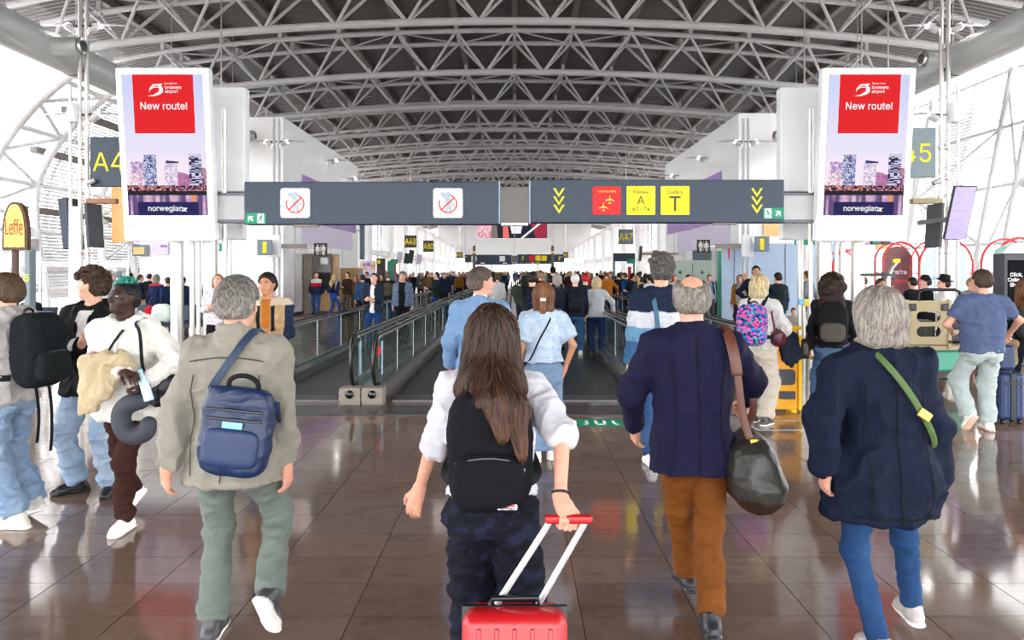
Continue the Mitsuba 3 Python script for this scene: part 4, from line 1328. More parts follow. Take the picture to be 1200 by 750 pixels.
# ================================================================== MASTS WITH WINGED LAMPS, DUCTS
LAMP = 0.0
def winged_lamp(k, x, y, z, L=0.95, wall=0, glow=0.0):
    for s in ((-1, 1) if not wall else (wall,)):
        m = Polygon([(0.30, -.10), (0.55, .10), (L + .35, .05), (L + .35, .02), (0.62, -.2)])
        vs = np.array([(.22, -.05, 0), (.42, .22, .06), (L, .02, -.02), (.52, -.26, -.06)])
        vs[:, 0] *= s
        bot = vs - [0, 0, .03]
        part(k, 'wing', trimesh.convex.convex_hull(np.vstack([vs, bot]) + [x, y, z]), 'tube_paint')
        part(k, 'lamp_arm', cyl((x, y, z - .04), (x + s * .35, y, z - .03), .025, 8), 'dark_steel', True)
        part(k, 'lamp_head', xf(trimesh.creation.cylinder(radius=.08, height=.24, sections=14), trimesh.transformations.translation_matrix([x + s * .27, y, z - .10]) @ rot([0, 1, 0], 60 * s)), 'tube_paint', True)
        if glow:
            q = part(k, 'lamp_glass', xf(trimesh.creation.cylinder(radius=.07, height=.03, sections=14), trimesh.transformations.translation_matrix([x + s * .385, y, z - .035]) @ rot([0, 1, 0], 60 * s)), 'white_flat')
            scene[q]['emitter'] = {'type': 'area', 'radiance': {'type': 'rgb', 'value': [glow, glow * .97, glow * .9]}}

def mast(s):
    x = at(92, 0, 17)[0] if s < 0 else at(1101, 0, 17)[0]
    k = thing('lamp_mast', 'slim steel mast with winged lamps and loudspeaker, carrying the ' + ('A4 gate sign' if s < 0 else 'gate 45 sign'), 'mast', 'lamp masts')
    for dx, r, z1 in ((-.08, .05, 9.2), (.08, .05, 9.2), (-.30, .035, 6.1), (.20, .025, 5.4)):
        part(k, 'tube', cyl((x - s * dx if s > 0 else x + dx, 17, 0), (x - s * dx if s > 0 else x + dx, 17, z1), r, 12), 'steel', True)
    for z in (7.5, 5.45):
        winged_lamp(k, x, 17, z, glow=6.0)
    part(k, 'loudspeaker', cyl((x + (-.18 if s < 0 else .16), 16.9, 5.22), (x + (-.18 if s < 0 else .16), 16.9, 5.66), .13, 14), 'white_gloss', True)
    part(k, 'white_cover', rbox(x - .32, x - .12, 16.98, 17.1, 0.2, 3.3, .02) if s < 0 else rbox(x + .05, x + .30, 17.0, 17.1, 0.2, 3.3, .02), 'white_gloss')
    for z in (2.2, 3.9, 4.6):
        part(k, 'clamp', box(x - .14, x + .32 if s < 0 else x + .14, 16.96, 17.0, z, z + .03), 'rust' if s < 0 else 'taupe')
    ax = -1 if s > 0 else 1
    part(k, 'bracket', box(x + ax * .1, x + ax * .78, 16.9, 17.05, 3.36, 3.47), 'rust' if s < 0 else 'tan_frame')
    for zz in (3.85, 3.75):
        part(k, 'camera', xf(trimesh.creation.cylinder(radius=.055, height=.2, sections=12), trimesh.transformations.translation_matrix([x + ax * .26, 16.85, zz]) @ rot([0, 1, 0], 70)), 'galvanised', True)
        break
    m = thing('monitor', 'thin dark monitor seen edge-on under the bracket of the ' + ('A4' if s < 0 else 'gate 45') + ' mast', 'monitor')
    part(m, 'casing', xf(rbox(-.03, .04, -.3, .3, -.5, .5, .01), trimesh.transformations.translation_matrix([x + ax * .30, 16.9, 2.85]) @ rot([0, 1, 0], -ax * 4)), 'charcoal')
    g = thing('gate_sign', 'dark blue-grey hanging gate sign with yellow ' + ('A4' if s < 0 else '45') + ' beside the white display', 'sign', 'gate number signs')
    w = 1.30
    x0 = x + .18 if s < 0 else x - .24 - w
    zc_ = at(0, 190, 17)[2] if s < 0 else at(0, 179.5, 17)[2]
    part(g, 'board', rbox(x0, x0 + w, 16.93, 17.02, zc_ - .57, zc_ + .57, .012), 'sign_navy' if s < 0 else 'sign_slate')
    part(g, 'lettering', mv(text('A4' if s < 0 else 'A45', .42, .006, False, False), x0 + (.06 if s < 0 else .10), 16.93, zc_ - .21), 'yellow')
mat('sign_slate', '#76858c', 0.5)
mast(-1)
mast(1)
m = thing('monitor', 'black hanging flight monitor left of the steel mast, seen from the side', 'monitor')
a, b = at(65, 232, 17.2), at(76, 292, 17.2)
part(m, 'casing', xf(rbox(-.11, .11, -.02, .5, -.6, .6, .015), trimesh.transformations.translation_matrix([(a[0] + b[0]) / 2, 17.2, (a[2] + b[2]) / 2]) @ rot([0, 1, 0], -6)), 'black_plastic')
part(m, 'screen', xf(sheet([(-.08, -.024, -.5), (.08, -.024, -.5), (.08, -.024, .5), (-.08, -.024, .5)]), trimesh.transformations.translation_matrix([(a[0] + b[0]) / 2, 17.2, (a[2] + b[2]) / 2]) @ rot([0, 1, 0], -6)), 'navy_vinyl')

def duct(s):
    x, z, r = s * 10.7, 6.92, .385
    k = thing('ventilation_duct', 'large galvanised spiral ventilation duct with round jet nozzles, ' + ('above the A4 gate sign' if s < 0 else 'above the gate 45 sign'), 'duct', 'ventilation ducts')
    ys = np.arange(4.0, 28.7, 0.06)
    rr = np.where(np.arange(len(ys)) % 2 == 0, r, r - .008)
    part(k, 'pipe', tube([(x, y, z) for y in ys], rr, 28), 'galvanised', True)
    for y in (11.0, 14.4, 17.8, 21.2, 24.6):
        part(k, 'joint_ring', tube([(x, y, z), (x, y + .05, z)], r + .006, 28), 'dark_steel', True)
    for y in (16.6 if s < 0 else 17.6, 27.6):
        n = part(k, 'nozzle', cyl((x, y, z - .05), (x - s * .92, y, z - .05), .20, 18), 'galvanised', True)
        part(n, 'nozzle_ring', cyl((x - s * .92, y, z - .05), (x - s * .99, y, z - .05), .185, 18), 'steel', True)
        part(n, 'nozzle_mouth', cyl((x - s * .985, y, z - .05), (x - s * 1.0, y, z - .05), .12, 18), 'dark_steel', True)
    for y in (8, 13, 18, 23, 28):
        part(k, 'hanger', cyl((x, y, z + r), (x, y, zc(x, 1.8)), .012, 6), 'steel', True)
duct(-1)
duct(1)
for s, pxs in ((-1, 318), (1, 868)):
    x = at(pxs, 0, 26.5)[0]
    k = thing('lamp_mast', 'pale lamp mast with winged lamps in front of the white block ' + ('over the no-pushing sign' if s < 0 else 'over the gates sign'), 'mast', 'lamp masts')
    part(k, 'tube', cyl((x - .09, 26.5, 0), (x - .09, 26.5, 7.3), .05, 10), 'tube_paint', True)
    part(k, 'tube', cyl((x + .09, 26.5, 0), (x + .09, 26.5, 7.3), .05, 10), 'tube_paint', True)
    winged_lamp(k, x, 26.5, 6.5, 1.05, glow=10.0)
    part(k, 'arm', box(x, x - s * 1.1, 26.4, 26.5, 2.62, 2.78), 'taupe')
    part(k, 'speaker', rbox(x - .2, x + .2, 26.3, 26.45, 2.3, 3.1, .03), 'white_gloss')
    g = thing('gate_sign', 'small grey sign with a yellow bar ' + ('on the pale lamp mast near the toilets' if s < 0 else 'above the man in the navy suit'), 'sign')
    xx = at(304, 0, 26)[0] if s < 0 else at(887, 0, 26)[0]
    zz = at(0, 290 if s < 0 else 286, 26)[2]
    part(g, 'board', rbox(xx - .26, xx + .26, 26.0, 26.06, zz - .27, zz + .27, .01), 'sign_slate')
    part(g, 'yellow_bar', flat(sbox(-.07, -.2, .07, .2), xx, 26.0, zz), 'yellow')
for s, items in ((-1, ((380, 187), (403, 208))), (1, ((821, 184), (788, 205)))):
    for pxv, pyv in items:
        d = 864 * 8.9 / abs(pxv - CX)
        z = EYE - (pyv - CY) / FOC * d
        k = thing('wall_lamp', f'winged wall lamp, {"nearer" if abs(pxv - CX) > 200 else "farther"} one on the white block above the {"no-pushing" if s < 0 else "gates"} sign', 'lamp', 'winged wall lamps')
        winged_lamp(k, s * 8.95, d, z, 1.0, -s, glow=14.0)
# ================================================================== SIGNS AND FITTINGS FURTHER BACK
def board_sign(name, label, px0, px1, py0, py1, d, m, txt=None, tm='yellow', h=None, cat_='sign', group=None, hang=True, bold=True):
    a, b = at(px0, py1, d), at(px1, py0, d)
    k = thing(name, label, cat_, group)
    part(k, 'board', rbox(a[0], b[0], d, d + .08, a[2], b[2], .01), m)
    if txt:
        H = b[2] - a[2]
        h = h or H * .5
        t = text(txt, h, .006, bold)
        w = t.bounds[1][0] - t.bounds[0][0]
        if w > (b[0] - a[0]) * .94:
            t = xf(t, np.diag([(b[0] - a[0]) * .94 / w, 1, 1, 1]))
        part(k, 'lettering', mv(t, (a[0] + b[0]) / 2, d, (a[2] + b[2]) / 2 - h / 2), tm)
    if hang:
        zt = zc((a[0] + b[0]) / 2, 2.13) if abs(a[0]) < 9 or d > 46 else 7.5
        part(k, 'hanger', cyl(((a[0] + b[0]) / 2, d + .04, b[2] - .02), ((a[0] + b[0]) / 2, d + .04, zt), .02, 6), 'steel')
    return k
mat('sign_olive', '#4e4c40', 0.5)
board_sign('gate_sign', 'square dark sign reading A48, hung left of the A80 sign', 468, 482, 276, 290, 50, 'sign_olive', 'A48', 'yellow', group='gate number signs')
board_sign('gate_sign', 'square dark sign reading A80, hung right of the A48 sign', 490, 502, 282, 295, 58, 'sign_olive', 'A80', 'yellow', group='gate number signs')
board_sign('gate_sign', 'square grey sign reading A47 above the crowd right of the walkways', 719, 736, 269, 286, 46, 'sign_slate', 'A47', 'yellow', group='gate number signs')
board_sign('gate_sign', 'tiny gate sign touching the left end of the distant overhead sign', 529, 536.5, 295.5, 302, 80, 'sign_olive', 'A52', 'yellow', h=.32, group='gate number signs')
part('gate_sign_' + '%03d' % 0 if False else [q for q in labels if q.startswith('gate_sign')][-1], 'side_arm', box(at(535, 0, 80)[0], at(541, 0, 80)[0], 80.02, 81.2, 3.35, 3.40), 'steel')
board_sign('gate_sign', 'tiny gate sign touching the right end of the distant overhead sign', 654, 660, 295.5, 302, 80, 'sign_olive', 'A51', 'yellow', h=.30, group='gate number signs')
part([q for q in labels if q.startswith('gate_sign')][-1], 'side_arm', box(at(651, 0, 80)[0], at(656, 0, 80)[0], 80.02, 81.2, 3.35, 3.40), 'steel')
for pxa, lab, s in ((369.5, 'black toilet sign with white woman and man on the block by the kiosk', 0), (818.5, 'black toilet sign with white man and woman on the block by the pharmacy', 1)):
    d = 30.6 if s == 0 else 31
    p = at(pxa, 292.5 if s == 0 else 288.5, d)
    k = thing('toilet_sign', lab, 'sign', 'toilet signs')
    part(k, 'board', rbox(p[0] - .27, p[0] + .27, d, d + .08, p[2] - .27, p[2] + .27, .01), 'charcoal_dark')
    part(k, 'pictogram', flat(figure(.44, s == 0), p[0] - .12, d, p[2]), 'white_flat')
    part(k, 'pictogram', flat(figure(.44, s == 1), p[0] + .12, d, p[2]), 'white_flat')
    part(k, 'divider', flat(sbox(-.008, -.2, .008, .2), p[0], d, p[2]), 'white_flat')
    part(k, 'wall_arm', box(p[0] + .27 if s else -9.0, 9.0 if s else p[0] - .27, d + .03, d + .06, p[2] - .02, p[2] + .02), 'steel')
# big purple banners on the two white blocks
def banner(s, y0, y1, z0, z1, m, label, words):
    k = thing('wall_banner', label, 'banner', 'purple banners on the white blocks')
    part(k, 'board', box(s * 8.95, s * 8.985, y0, y1, z0, z1), m)
    if words:
        for w, h, z in words:
            t = text(w, h, .004, True, False)
            v = np.array(t.vertices)
            yy = y0 + .4 + v[:, 0] if s < 0 else y1 - .4 - v[:, 0]
            part(k, 'lettering', trimesh.Trimesh(np.c_[np.full(len(v), s * 8.946) + (v[:, 1]) * s * -1, yy, z + v[:, 2]], t.faces, process=False), 'white_flat')
    return k
banner(-1, 31.2, 41.6, 3.95, 5.9, 'lilac', 'purple banner high on the white block above the no-pushing sign', None)
banner(1, 32.0, 43.2, 3.95, 6.15, 'lilac', 'purple banner high on the white block above the gates sign', None)
banner(-1, 31.2, 40.6, 2.95, 3.93, 'lilac_pale', 'pale lilac lower poster on the white block over the toilet kiosk', None)
banner(1, 30.8, 40.6, 2.85, 3.93, 'lilac_pale', 'pale lilac lower poster with faint picture on the white block by the pharmacy', None)
# advertising screen and banners in the distance
def wall_screen(p, n, uv):
    u, v = uv.x, uv.y
    c = mi.Color3f(.02, .02, .035)
    c = dr.select(u < .22, mix((.75, .2, .28), (.95, .75, .8), smoothstep(.45, .6, noise(u * 90, v * 30))), c)
    c = dr.select((u > .19 + v * .04) & (u < .30 - .03 * v), mi.Color3f(.22, .18, .17), c)
    c = dr.select((u > .37) & (u < .43 + .03 * (1 - v)) & (v < .75), mi.Color3f(.85, .18, .14), c)
    c = dr.select((abs(u - .56) < .05 + .07 * v) & (v > .2), mi.Color3f(.9, .9, .92), c)
    c = dr.select((u > .84 - v * .12) & (v < .75), mi.Color3f(.34, .03, .06), c)
    return dr.select(abs((u - .72) * .9 - (v - .2) * .35) < .02, mi.Color3f(.9, .9, .92), c) * GLOW
k = thing('advertising_screen', 'wide dark advertising screen hanging under the vault in the distance', 'screen')
a, b = at(553, 279, 95), at(635, 262, 95)
part(k, 'frame', box(a[0] - .15, b[0] + .15, 95.02, 95.4, a[2] - .25, b[2] + 1.2), 'white_gloss')
q = part(k, 'picture', sheet([(a[0], 95, a[2]), (b[0], 95, a[2]), (b[0], 95, b[2] + 1.0), (a[0], 95, b[2] + 1.0)]), 'screen_black', uv=np.array([[0, 0], [1, 0], [1, 1], [0, 1]], float))
scene[q]['emitter'] = {'type': 'area', 'radiance': proc(wall_screen)}
for x in (a[0] + .5, b[0] - .5):
    part(k, 'hanger', cyl((x, 95.2, b[2] + 1), (x, 95.2, zc(x, 1.5)), .04, 6), 'tube_paint')

# left white wall behind the lounge: boards and exit sign
def wall_board(name, label, px0, px1, py0, py1, d, m, cat_='poster', txt=None, tm='white_flat', h=.1):
    k = thing(name, label, cat_)
    a, b = at(px0, py1, d), at(px1, py0, d)
    part(k, 'panel', box(a[0], b[0], d, d + .06, a[2], b[2]), m)
    if txt:
        part(k, 'lettering', mv(text(txt, h, .006, True), (a[0] + b[0]) / 2, d, (a[2] + b[2]) / 2 - h / 2), tm)
    return k
kk = wall_board('wall_poster', 'tall orange-yellow poster between the A4 sign and the white display', 125, 144, 219, 284, 28.62, 'orange_board')
kk = wall_board('wall_poster', 'pale orange poster on the white wall right of the gates sign', 888, 910, 212, 220, 29.5, 'orange_board')
kk = wall_board('wall_poster', 'yellow poster under the end of the gates sign', 889, 911, 259, 276, 29.5, 'orange_board')
kk = wall_board('information_board', 'small orange board with grey edges on the white lounge wall', 149, 167.5, 287, 300, 28.6, 'sign_slate', 'board')
part(kk, 'orange_field', box(at(150, 0, 28.58)[0], at(163, 0, 28.58)[0], 28.58, 28.6, at(0, 298, 28.6)[2], at(0, 289.5, 28.6)[2]), 'orange_board')
kk = wall_board('information_board', 'small lilac board on the white lounge wall beside the orange one', 172, 191, 284, 298, 28.6, 'lilac_pale', 'board')
part(kk, 'header', box(at(182, 0, 28.58)[0], at(190, 0, 28.58)[0], 28.58, 28.6, at(0, 290, 28.6)[2], at(0, 287, 28.6)[2]), 'lilac')
for (a0, a1, b0, b1, lab) in ((242, 264, 285.5, 294, 'green exit sign under the display by the no-pushing sign'), (925, 949, 279.5, 287, 'green exit sign under the display by the gates sign')):
    d = 22.0
    k = thing('exit_sign', lab, 'sign', 'green exit signs')
    a, b = at(a0, b1, d), at(a1, b0, d)
    cx_, cz_ = (a[0] + b[0]) / 2, (a[2] + b[2]) / 2
    exit_sign(k, cx_, d, cz_, b[0] - a[0], b[2] - a[2], 90, 'man')
    part(k, 'hanger', cyl((cx_, d + .02, b[2]), (cx_, d + .02, zc(cx_, 1.5)), .02, 6), 'steel')

# ------------------------------------------------------------------ toilets kiosk on the left, pharmacy on the right
k = thing('service_kiosk', 'taupe framed kiosk with wooden counter under the toilet sign', 'kiosk')
part(k, 'post', box(-8.94, -8.60, 31.2, 31.5, 0, 2.55), 'taupe')
part(k, 'lintel', box(-8.60, -7.75, 31.2, 31.5, 2.4, 2.55), 'taupe')
part(k, 'side_wall', box(-7.75, -7.65, 31.4, 32.2, 0, 2.5), 'wood')
part(k, 'counter', box(-8.60, -7.75, 31.3, 31.8, .12, .98), 'wood')
part(k, 'plinth', box(-8.60, -7.75, 31.35, 31.8, 0, .12), 'charcoal')
part(k, 'back_wall', box(-8.94, -7.65, 32.2, 32.3, 0, 2.55), 'galvanised')
part(k, 'cupboard', box(-8.58, -7.78, 32.0, 32.2, .98, 1.75), 'charcoal_dark')
part(k, 'notice', box(-8.2, -7.9, 31.15, 31.2, 2.1, 2.38), 'white_flat')
part(k, 'wooden_edge', box(-7.95, -7.85, 31.9, 32.0, 1.3, 2.4), 'rust')
k = thing('screen_wall', 'low beige partition beside the service kiosk', 'partition')
part(k, 'front_board', rbox(-7.95, -7.1, 33.6, 33.75, 0, 1.95, .02), 'wood')
part(k, 'return_board', rbox(-7.2, -7.1, 33.75, 34.6, 0, 1.95, .02), 'taupe')
k = thing('shop_display', 'tall dark poster stand with red dots by the gate shops', 'stand')
a, b = at(435, 345, 44), at(445, 303, 44)
part(k, 'panel', rbox(a[0], b[0], 44, 44.2, 0, b[2], .02), 'charcoal')
part(k, 'header', box(a[0] + .05, b[0] - .25, 43.98, 44, b[2] - .3, b[2] - .08), 'yellow')
for i in range(14):
    part(k, 'dot', mv(trimesh.creation.icosphere(1, .035), a[0] + .06 + RNG.rand() * (b[0] - a[0] - .12), 43.98, .4 + RNG.rand() * 1.6), 'red_paint')
k = thing('shop_display', 'green lit column stand by the gate shops', 'stand')
a, b = at(448, 345, 43), at(457, 306, 43)
part(k, 'panel', rbox(a[0], b[0], 43, 43.2, 0, b[2], .02), 'mint')
part(k, 'edge', rbox(b[0], b[0] + .05, 43, 43.2, 0, b[2] - .1, .01), 'red_paint')
k = thing('shop_poster', 'pink and yellow flower poster at the shop front beyond the toilets', 'poster')
a, b = at(416, 336, 45), at(434, 306, 45)
part(k, 'panel', box(a[0], b[0], 45, 45.1, a[2], b[2]), 'lilac_pale')
for i in range(9):
    part(k, 'flower', mv(xf(trimesh.creation.icosphere(1, .13), np.diag([1, .2, 1, 1])), a[0] + .1 + RNG.rand() * .8, 44.98, b[2] - .15 - RNG.rand() * .4), 'orange_board' if i % 3 else 'lilac')
part(k, 'stand', box(a[0], b[0], 45, 45.1, 0, a[2]), 'white_paint')
for i, (pxa, pya, pyb, lab, m) in enumerate(((462, 295, 308, 'lilac flight monitor beside the A48 sign', 'lilac_pale'), (485, 298, 310, 'lilac flight monitor under the A80 sign', 'lilac_pale'), (470.5, 297, 309, 'dark flight monitor seen edge-on under the A48 sign', 'charcoal'), (475.5, 293, 309, 'tall dark slanted monitor right of the edge-on one', 'charcoal'))):
    d = 46 + i
    p = at(pxa, (pya + pyb) / 2, d)
    hh = (pyb - pya) / 864 * d / 2
    k = thing('flight_monitor', lab, 'monitor', 'small flight monitors')
    part(k, 'casing', xf(rbox(-.16, .16, 0, .08, -hh, hh, .01), trimesh.transformations.translation_matrix(p) @ rot([0, 1, 0], 10) @ rot([1, 0, 0], 12)), m)
    part(k, 'pole', cyl((p[0], d + .12, 0), (p[0], d + .12, p[2]), .04, 8), 'steel')
k = thing('exit_sign', 'small green exit sign on the gate front below the A48 monitor', 'sign')
a, b = at(452, 309, 46), at(460, 304, 46)
part(k, 'plate', box(a[0], b[0], 46, 46.05, a[2], b[2]), 'exit_green')
part(k, 'pole', cyl((a[0] - .03, 46.1, 0), (a[0] - .03, 46.1, b[2]), .03, 6), 'steel')
k = thing('hanging_sign', 'long grey-blue vertical banner hanging beside the toilets block', 'banner')
a, b = at(415.5, 304, 41.5), at(421, 263, 41.5)
part(k, 'board', rbox(a[0], b[0], 41.5, 41.6, a[2], b[2], .01), 'sign_slate')
part(k, 'wall_arm', box(-9.06, a[0] + .03, 41.5, 41.56, b[2] - .4, b[2] - .3), 'steel')

k = thing('pharmacy_front', 'pale green pharmacy shop front with green crosses beyond the walkways', 'shop front')
part(k, 'fascia', box(8.1, 8.95, 33.5, 33.6, 2.3, 2.75), 'sign_slate')
for xa, xb in ((6.95, 8.05), (8.1, 8.9)):
    pn = part(k, 'panel', box(xa, xb, 33.4, 33.5, 0, 2.3), 'pale_green')
    c = (xa + xb) / 2
    part(pn, 'cross', flat(unary_union([sbox(-.09, -.03, .09, .03), sbox(-.03, -.09, .03, .09)]), c, 33.4, 1.75, .01), 'exit_green')
mat('pale_green', '#dcebdf', 0.4)
mat('charcoal_dark', '#2d2a28', 0.5)
k = thing('banner_stand', 'tall green advertising stand with pale pattern in front of the pharmacy', 'stand')
a, b = at(836, 368, 29.5), at(845.5, 294, 29.5)
part(k, 'panel', rbox(a[0], b[0], 29.5, 29.75, 0, b[2], .02), 'green_board')
part(k, 'edge', rbox(b[0] - .02, b[0] + .06, 29.45, 29.8, 0, b[2], .02), 'charcoal_dark')
k = thing('bin_cabinet', 'dark waste cabinet beside the green advertising stand', 'cabinet')
a, b = at(829, 370, 30.2), at(837, 331, 30.2)
part(k, 'body', rbox(a[0], b[0], 30.2, 30.7, 0.03, b[2], .03), 'charcoal_dark')
part(k, 'door', rbox(a[0] + .03, b[0] - .03, 30.17, 30.2, .1, b[2] - .3, .01), 'charcoal')
k = thing('shop_board', 'dark red shop panel behind the woman with the red scarf', 'panel')
a, b = at(791.5, 345, 36), at(806.5, 308.5, 36)
part(k, 'panel', rbox(a[0], b[0], 36, 36.2, 0, b[2], .02), 'poster_plum')
part(k, 'edge_post', box(b[0] + .03, b[0] + .1, 36, 36.2, 0, b[2] - .1), 'lilac_pale')
k = thing('kiosk_front', 'small shop front with red and green boards under the A47 sign', 'shop front')
a, b = at(713, 345, 47), at(738, 297, 47)
part(k, 'fascia', box(a[0], b[0], 47, 47.3, 2.45, 2.95), 'sign_navy')
part(k, 'green_board', box(a[0] + .85, b[0] - .02, 46.95, 47, 2.3, 2.6), 'exit_green')
part(k, 'red_board', box(a[0] + .95, b[0] - .2, 47.2, 47.3, 1.2, 2.1), 'red_paint')
part(k, 'frame_post', box(a[0], a[0] + .1, 47, 47.3, 0, 2.5), 'sign_slate')
part(k, 'frame_post', box(b[0] - .1, b[0], 47, 47.3, 0, 2.5), 'sign_slate')
k = thing('monitor', 'slim dark monitor on an arm between the A47 sign and the toilet sign', 'monitor')
p = at(745, 297, 40)
part(k, 'casing', xf(rbox(-.06, .06, 0, .4, -.4, .4, .02), trimesh.transformations.translation_matrix(p) @ rot([0, 1, 0], 5)), 'charcoal')
part(k, 'arm', box(p[0], 8.95, 40.2, 40.3, p[2] - .06, p[2] + .04), 'tan_frame')
# blue-grey partition behind the group on the right
k = thing('partition_wall', 'tall pale blue partition behind the man in the navy suit', 'partition')
part(k, 'front_panel', box(8.05, 11.9, 27.0, 27.12, 0, 2.82), 'pale_blue')
part(k, 'end_panel', box(7.6, 8.05, 27.0, 27.12, 0, 2.82), 'pale_blue')
part(k, 'notice', flat(sbox(-.03, -.2, .03, .2), 7.85, 27.0, 2.45), 'red_paint')
for x in (8.03, 9.9, 11.85):
    part(k, 'joint', box(x, x + .03, 26.98, 27.0, 0, 2.82), 'sign_slate')

# ------------------------------------------------------------------ left: beer sign, lounge seats, glass screens
k = thing('pub_sign', 'arched orange-yellow beer sign with brown lettering on a brown post', 'sign')
x0, x1 = at(-3, 0, 9.6)[0], at(23, 0, 9.6)[0]
zb, zt = at(0, 293, 9.6)[2], at(0, 238, 9.6)[2]
c, w = (x0 + x1) / 2, (x1 - x0)
th = np.linspace(0, math.pi, 17)
out = [(c + w / 2 * math.copysign(abs(math.cos(t)) ** .8, math.cos(t)), zb + .22 + (zt - zb - .22) * math.sin(t) ** 1.1) for t in th]
scal = [(c - w / 2 + w * i / 12, zb + (.02 if i % 4 in (0,) else .0) + .03 * abs(math.sin(i * math.pi / 4))) for i in range(13)]
shp = Polygon(out + scal)
part(k, 'casing', mv(extr(shp.buffer(.02), .07), 0, 9.62, 0), 'brown')
face = part(k, 'face', mv(extr(shp.buffer(-.012), .012), 0, 9.608, 0), 'leffe_yellow')
lt = text('Leffe', .17, .006, False)
part(face, 'lettering', mv(xf(lt, np.diag([w * .78 / (lt.bounds[1][0] - lt.bounds[0][0]), 1, 1.15, 1])), c, 9.608, zb + .20), 'leffe_brown')
part(k, 'post', cyl((c - .06, 9.72, 0), (c - .06, 9.72, zb + .05), .045, 12), 'brown', True)
part(k, 'foot', cyl((c - .06, 9.72, 0), (c - .06, 9.72, .03), .2, 20), 'brown', True)
mat('leffe_yellow', '#ffc766', 0.5)
mat('leffe_brown', '#b5541c', 0.5)
def seat_row(x, y, n, label):
    k = thing('lounge_bench', label, 'seat', 'rows of lounge seats')
    for i in range(n):
        xx = x + i * .58
        s = part(k, 'seat', rbox(xx - .25, xx + .25, y - .5, y - .02, .40, .46, .025), 'navy_vinyl')
        part(s, 'backrest', xf(rbox(xx - .25, xx + .25, y - .03, y + .03, .45, .90, .03), rot([1, 0, 0], -10, (xx, y, .45))), 'navy_vinyl')
    part(k, 'beam', box(x - .3, x + (n - 1) * .58 + .3, y - .3, y - .22, .32, .39), 'dark_steel')
    for i in (0, n - 1):
        part(k, 'leg', box(x + i * .58 - .03, x + i * .58 + .03, y - .45, y - .05, 0, .33), 'dark_steel')
seat_row(-12.6, 16.9, 4, 'front row of dark blue lounge seats behind the man in the grey hoodie')
seat_row(-12.4, 18.6, 5, 'second row of dark blue lounge seats under the glass screen')
seat_row(-10.2, 19.9, 6, 'third row of dark blue lounge seats behind the young man with green hair')
seat_row(-9.0, 23.2, 4, 'row of dark blue seats between the queueing people and the steel pylon')
k = thing('glass_screen', 'tall pale glass draught screen beside the mast at the lounge', 'glass screen')
for x in (-13.9, -12.6):
    part(k, 'pane', sheet([(x, 21.6, .1), (x + 1.25, 21.6, .1), (x + 1.25, 21.6, 2.1), (x, 21.6, 2.1)]), 'glass_clear')
    part(k, 'post', box(x - .03, x + .03, 21.57, 21.63, 0, 2.12), 'steel')
part(k, 'post', box(-11.36, -11.3, 21.57, 21.63, 0, 2.12), 'steel')
k = thing('handrail', 'white tubular handrail behind the lounge seats', 'handrail')
part(k, 'rail', tube([(-11.6, 19.5, 0), (-11.6, 19.5, .9), (-11.5, 19.5, .98), (-10.0, 19.5, .98)], .03, 8), 'tube_paint', True)
part(k, 'upright', cyl((-10.6, 19.5, 0), (-10.6, 19.5, .98), .025, 8), 'tube_paint', True)
part(k, 'upright', cyl((-10.0, 19.5, 0), (-10.0, 19.5, .98), .025, 8), 'tube_paint', True)
k = thing('counter_unit', 'pale glazed counter with yellow numeral behind the beer sign post', 'counter')
part(k, 'post', rbox(-9.72, -9.60, 14.6, 14.8, 0, 2.3, .02), 'sign_slate')
part(k, 'numeral', mv(text('5', .14, .006, True), -9.66, 14.6, 1.60), 'yellow')
part(k, 'glass', sheet([(-11.4, 14.7, .9), (-9.6, 14.7, .9), (-9.6, 14.7, 2.2), (-11.4, 14.7, 2.2)]), 'glass_clear')
part(k, 'base', rbox(-11.4, -9.73, 14.6, 14.9, 0, .9, .03), 'white_gloss')
part(k, 'top_band', rbox(-11.4, -9.6, 14.6, 14.9, 2.2, 2.45, .02), 'galvanised')

# ------------------------------------------------------------------ right: red arches, boards, information kiosk, monitors
def red_arch(xa, xb, zt, d, label, m=None, words=()):
    k = thing('arch_frame', label, 'arch', 'red arch frames')
    r = (xb - xa) / 2
    c = (xa + xb) / 2
    arcp = [(xa, d, 0)] + [(c - r * math.cos(t), d, zt - r + r * math.sin(t)) for t in np.linspace(0, math.pi, 18)] + [(xb, d, 0)]
    part(k, 'arch', tube(arcp, .03, 8), 'red_paint', True)
    part(k, 'rear_arch', tube([(p[0], d + .5, p[2]) for p in arcp], .022, 8), 'red_paint', True)
    for z in (.5, 1.2, 1.75):
        part(k, 'crossbar', cyl((xa, d, z), (xa, d + .5, z), .015, 6), 'red_paint')
        part(k, 'crossbar', cyl((xb, d, z), (xb, d + .5, z), .015, 6), 'red_paint')
        part(k, 'rung', cyl((xa, d + .5, z), (xa + .35, d + .5, z), .012, 6), 'red_paint')
    if m:
        rr = r - .09
        poly = unary_union([Point(c, zt - r - .02).buffer(rr, 16), sbox(c - rr, .1, c + rr, zt - r)])
        b = part(k, 'board', mv(extr(poly, .05), 0, d + .2, 0), m)
        for w, h, z, tm in words:
            part(b, 'lettering', mv(text(w, h, .006, True), c, d + .2, z), tm)
mat('poster_red_text', '#e8404a', 0.5)
mat('poster_blue_text', '#7fb6d8', 0.5)
red_arch(11.0, 12.07, 2.66, 22, 'red arch frame with plum coloured board behind the selfie stick', 'poster_plum', (("You're", .13, 1.72, 'white_flat'), ('in class', .12, 1.45, 'poster_red_text')))
red_arch(11.75, 13.3, 2.75, 21.4, 'taller red arch frame with pale blue board behind the man in the black hat', 'poster_sky', (('on air', .15, 1.55, 'poster_blue_text'),))
red_arch(9.85, 10.8, 2.45, 22.8, 'small red arch frame partly hidden by the steel pylon under the display')
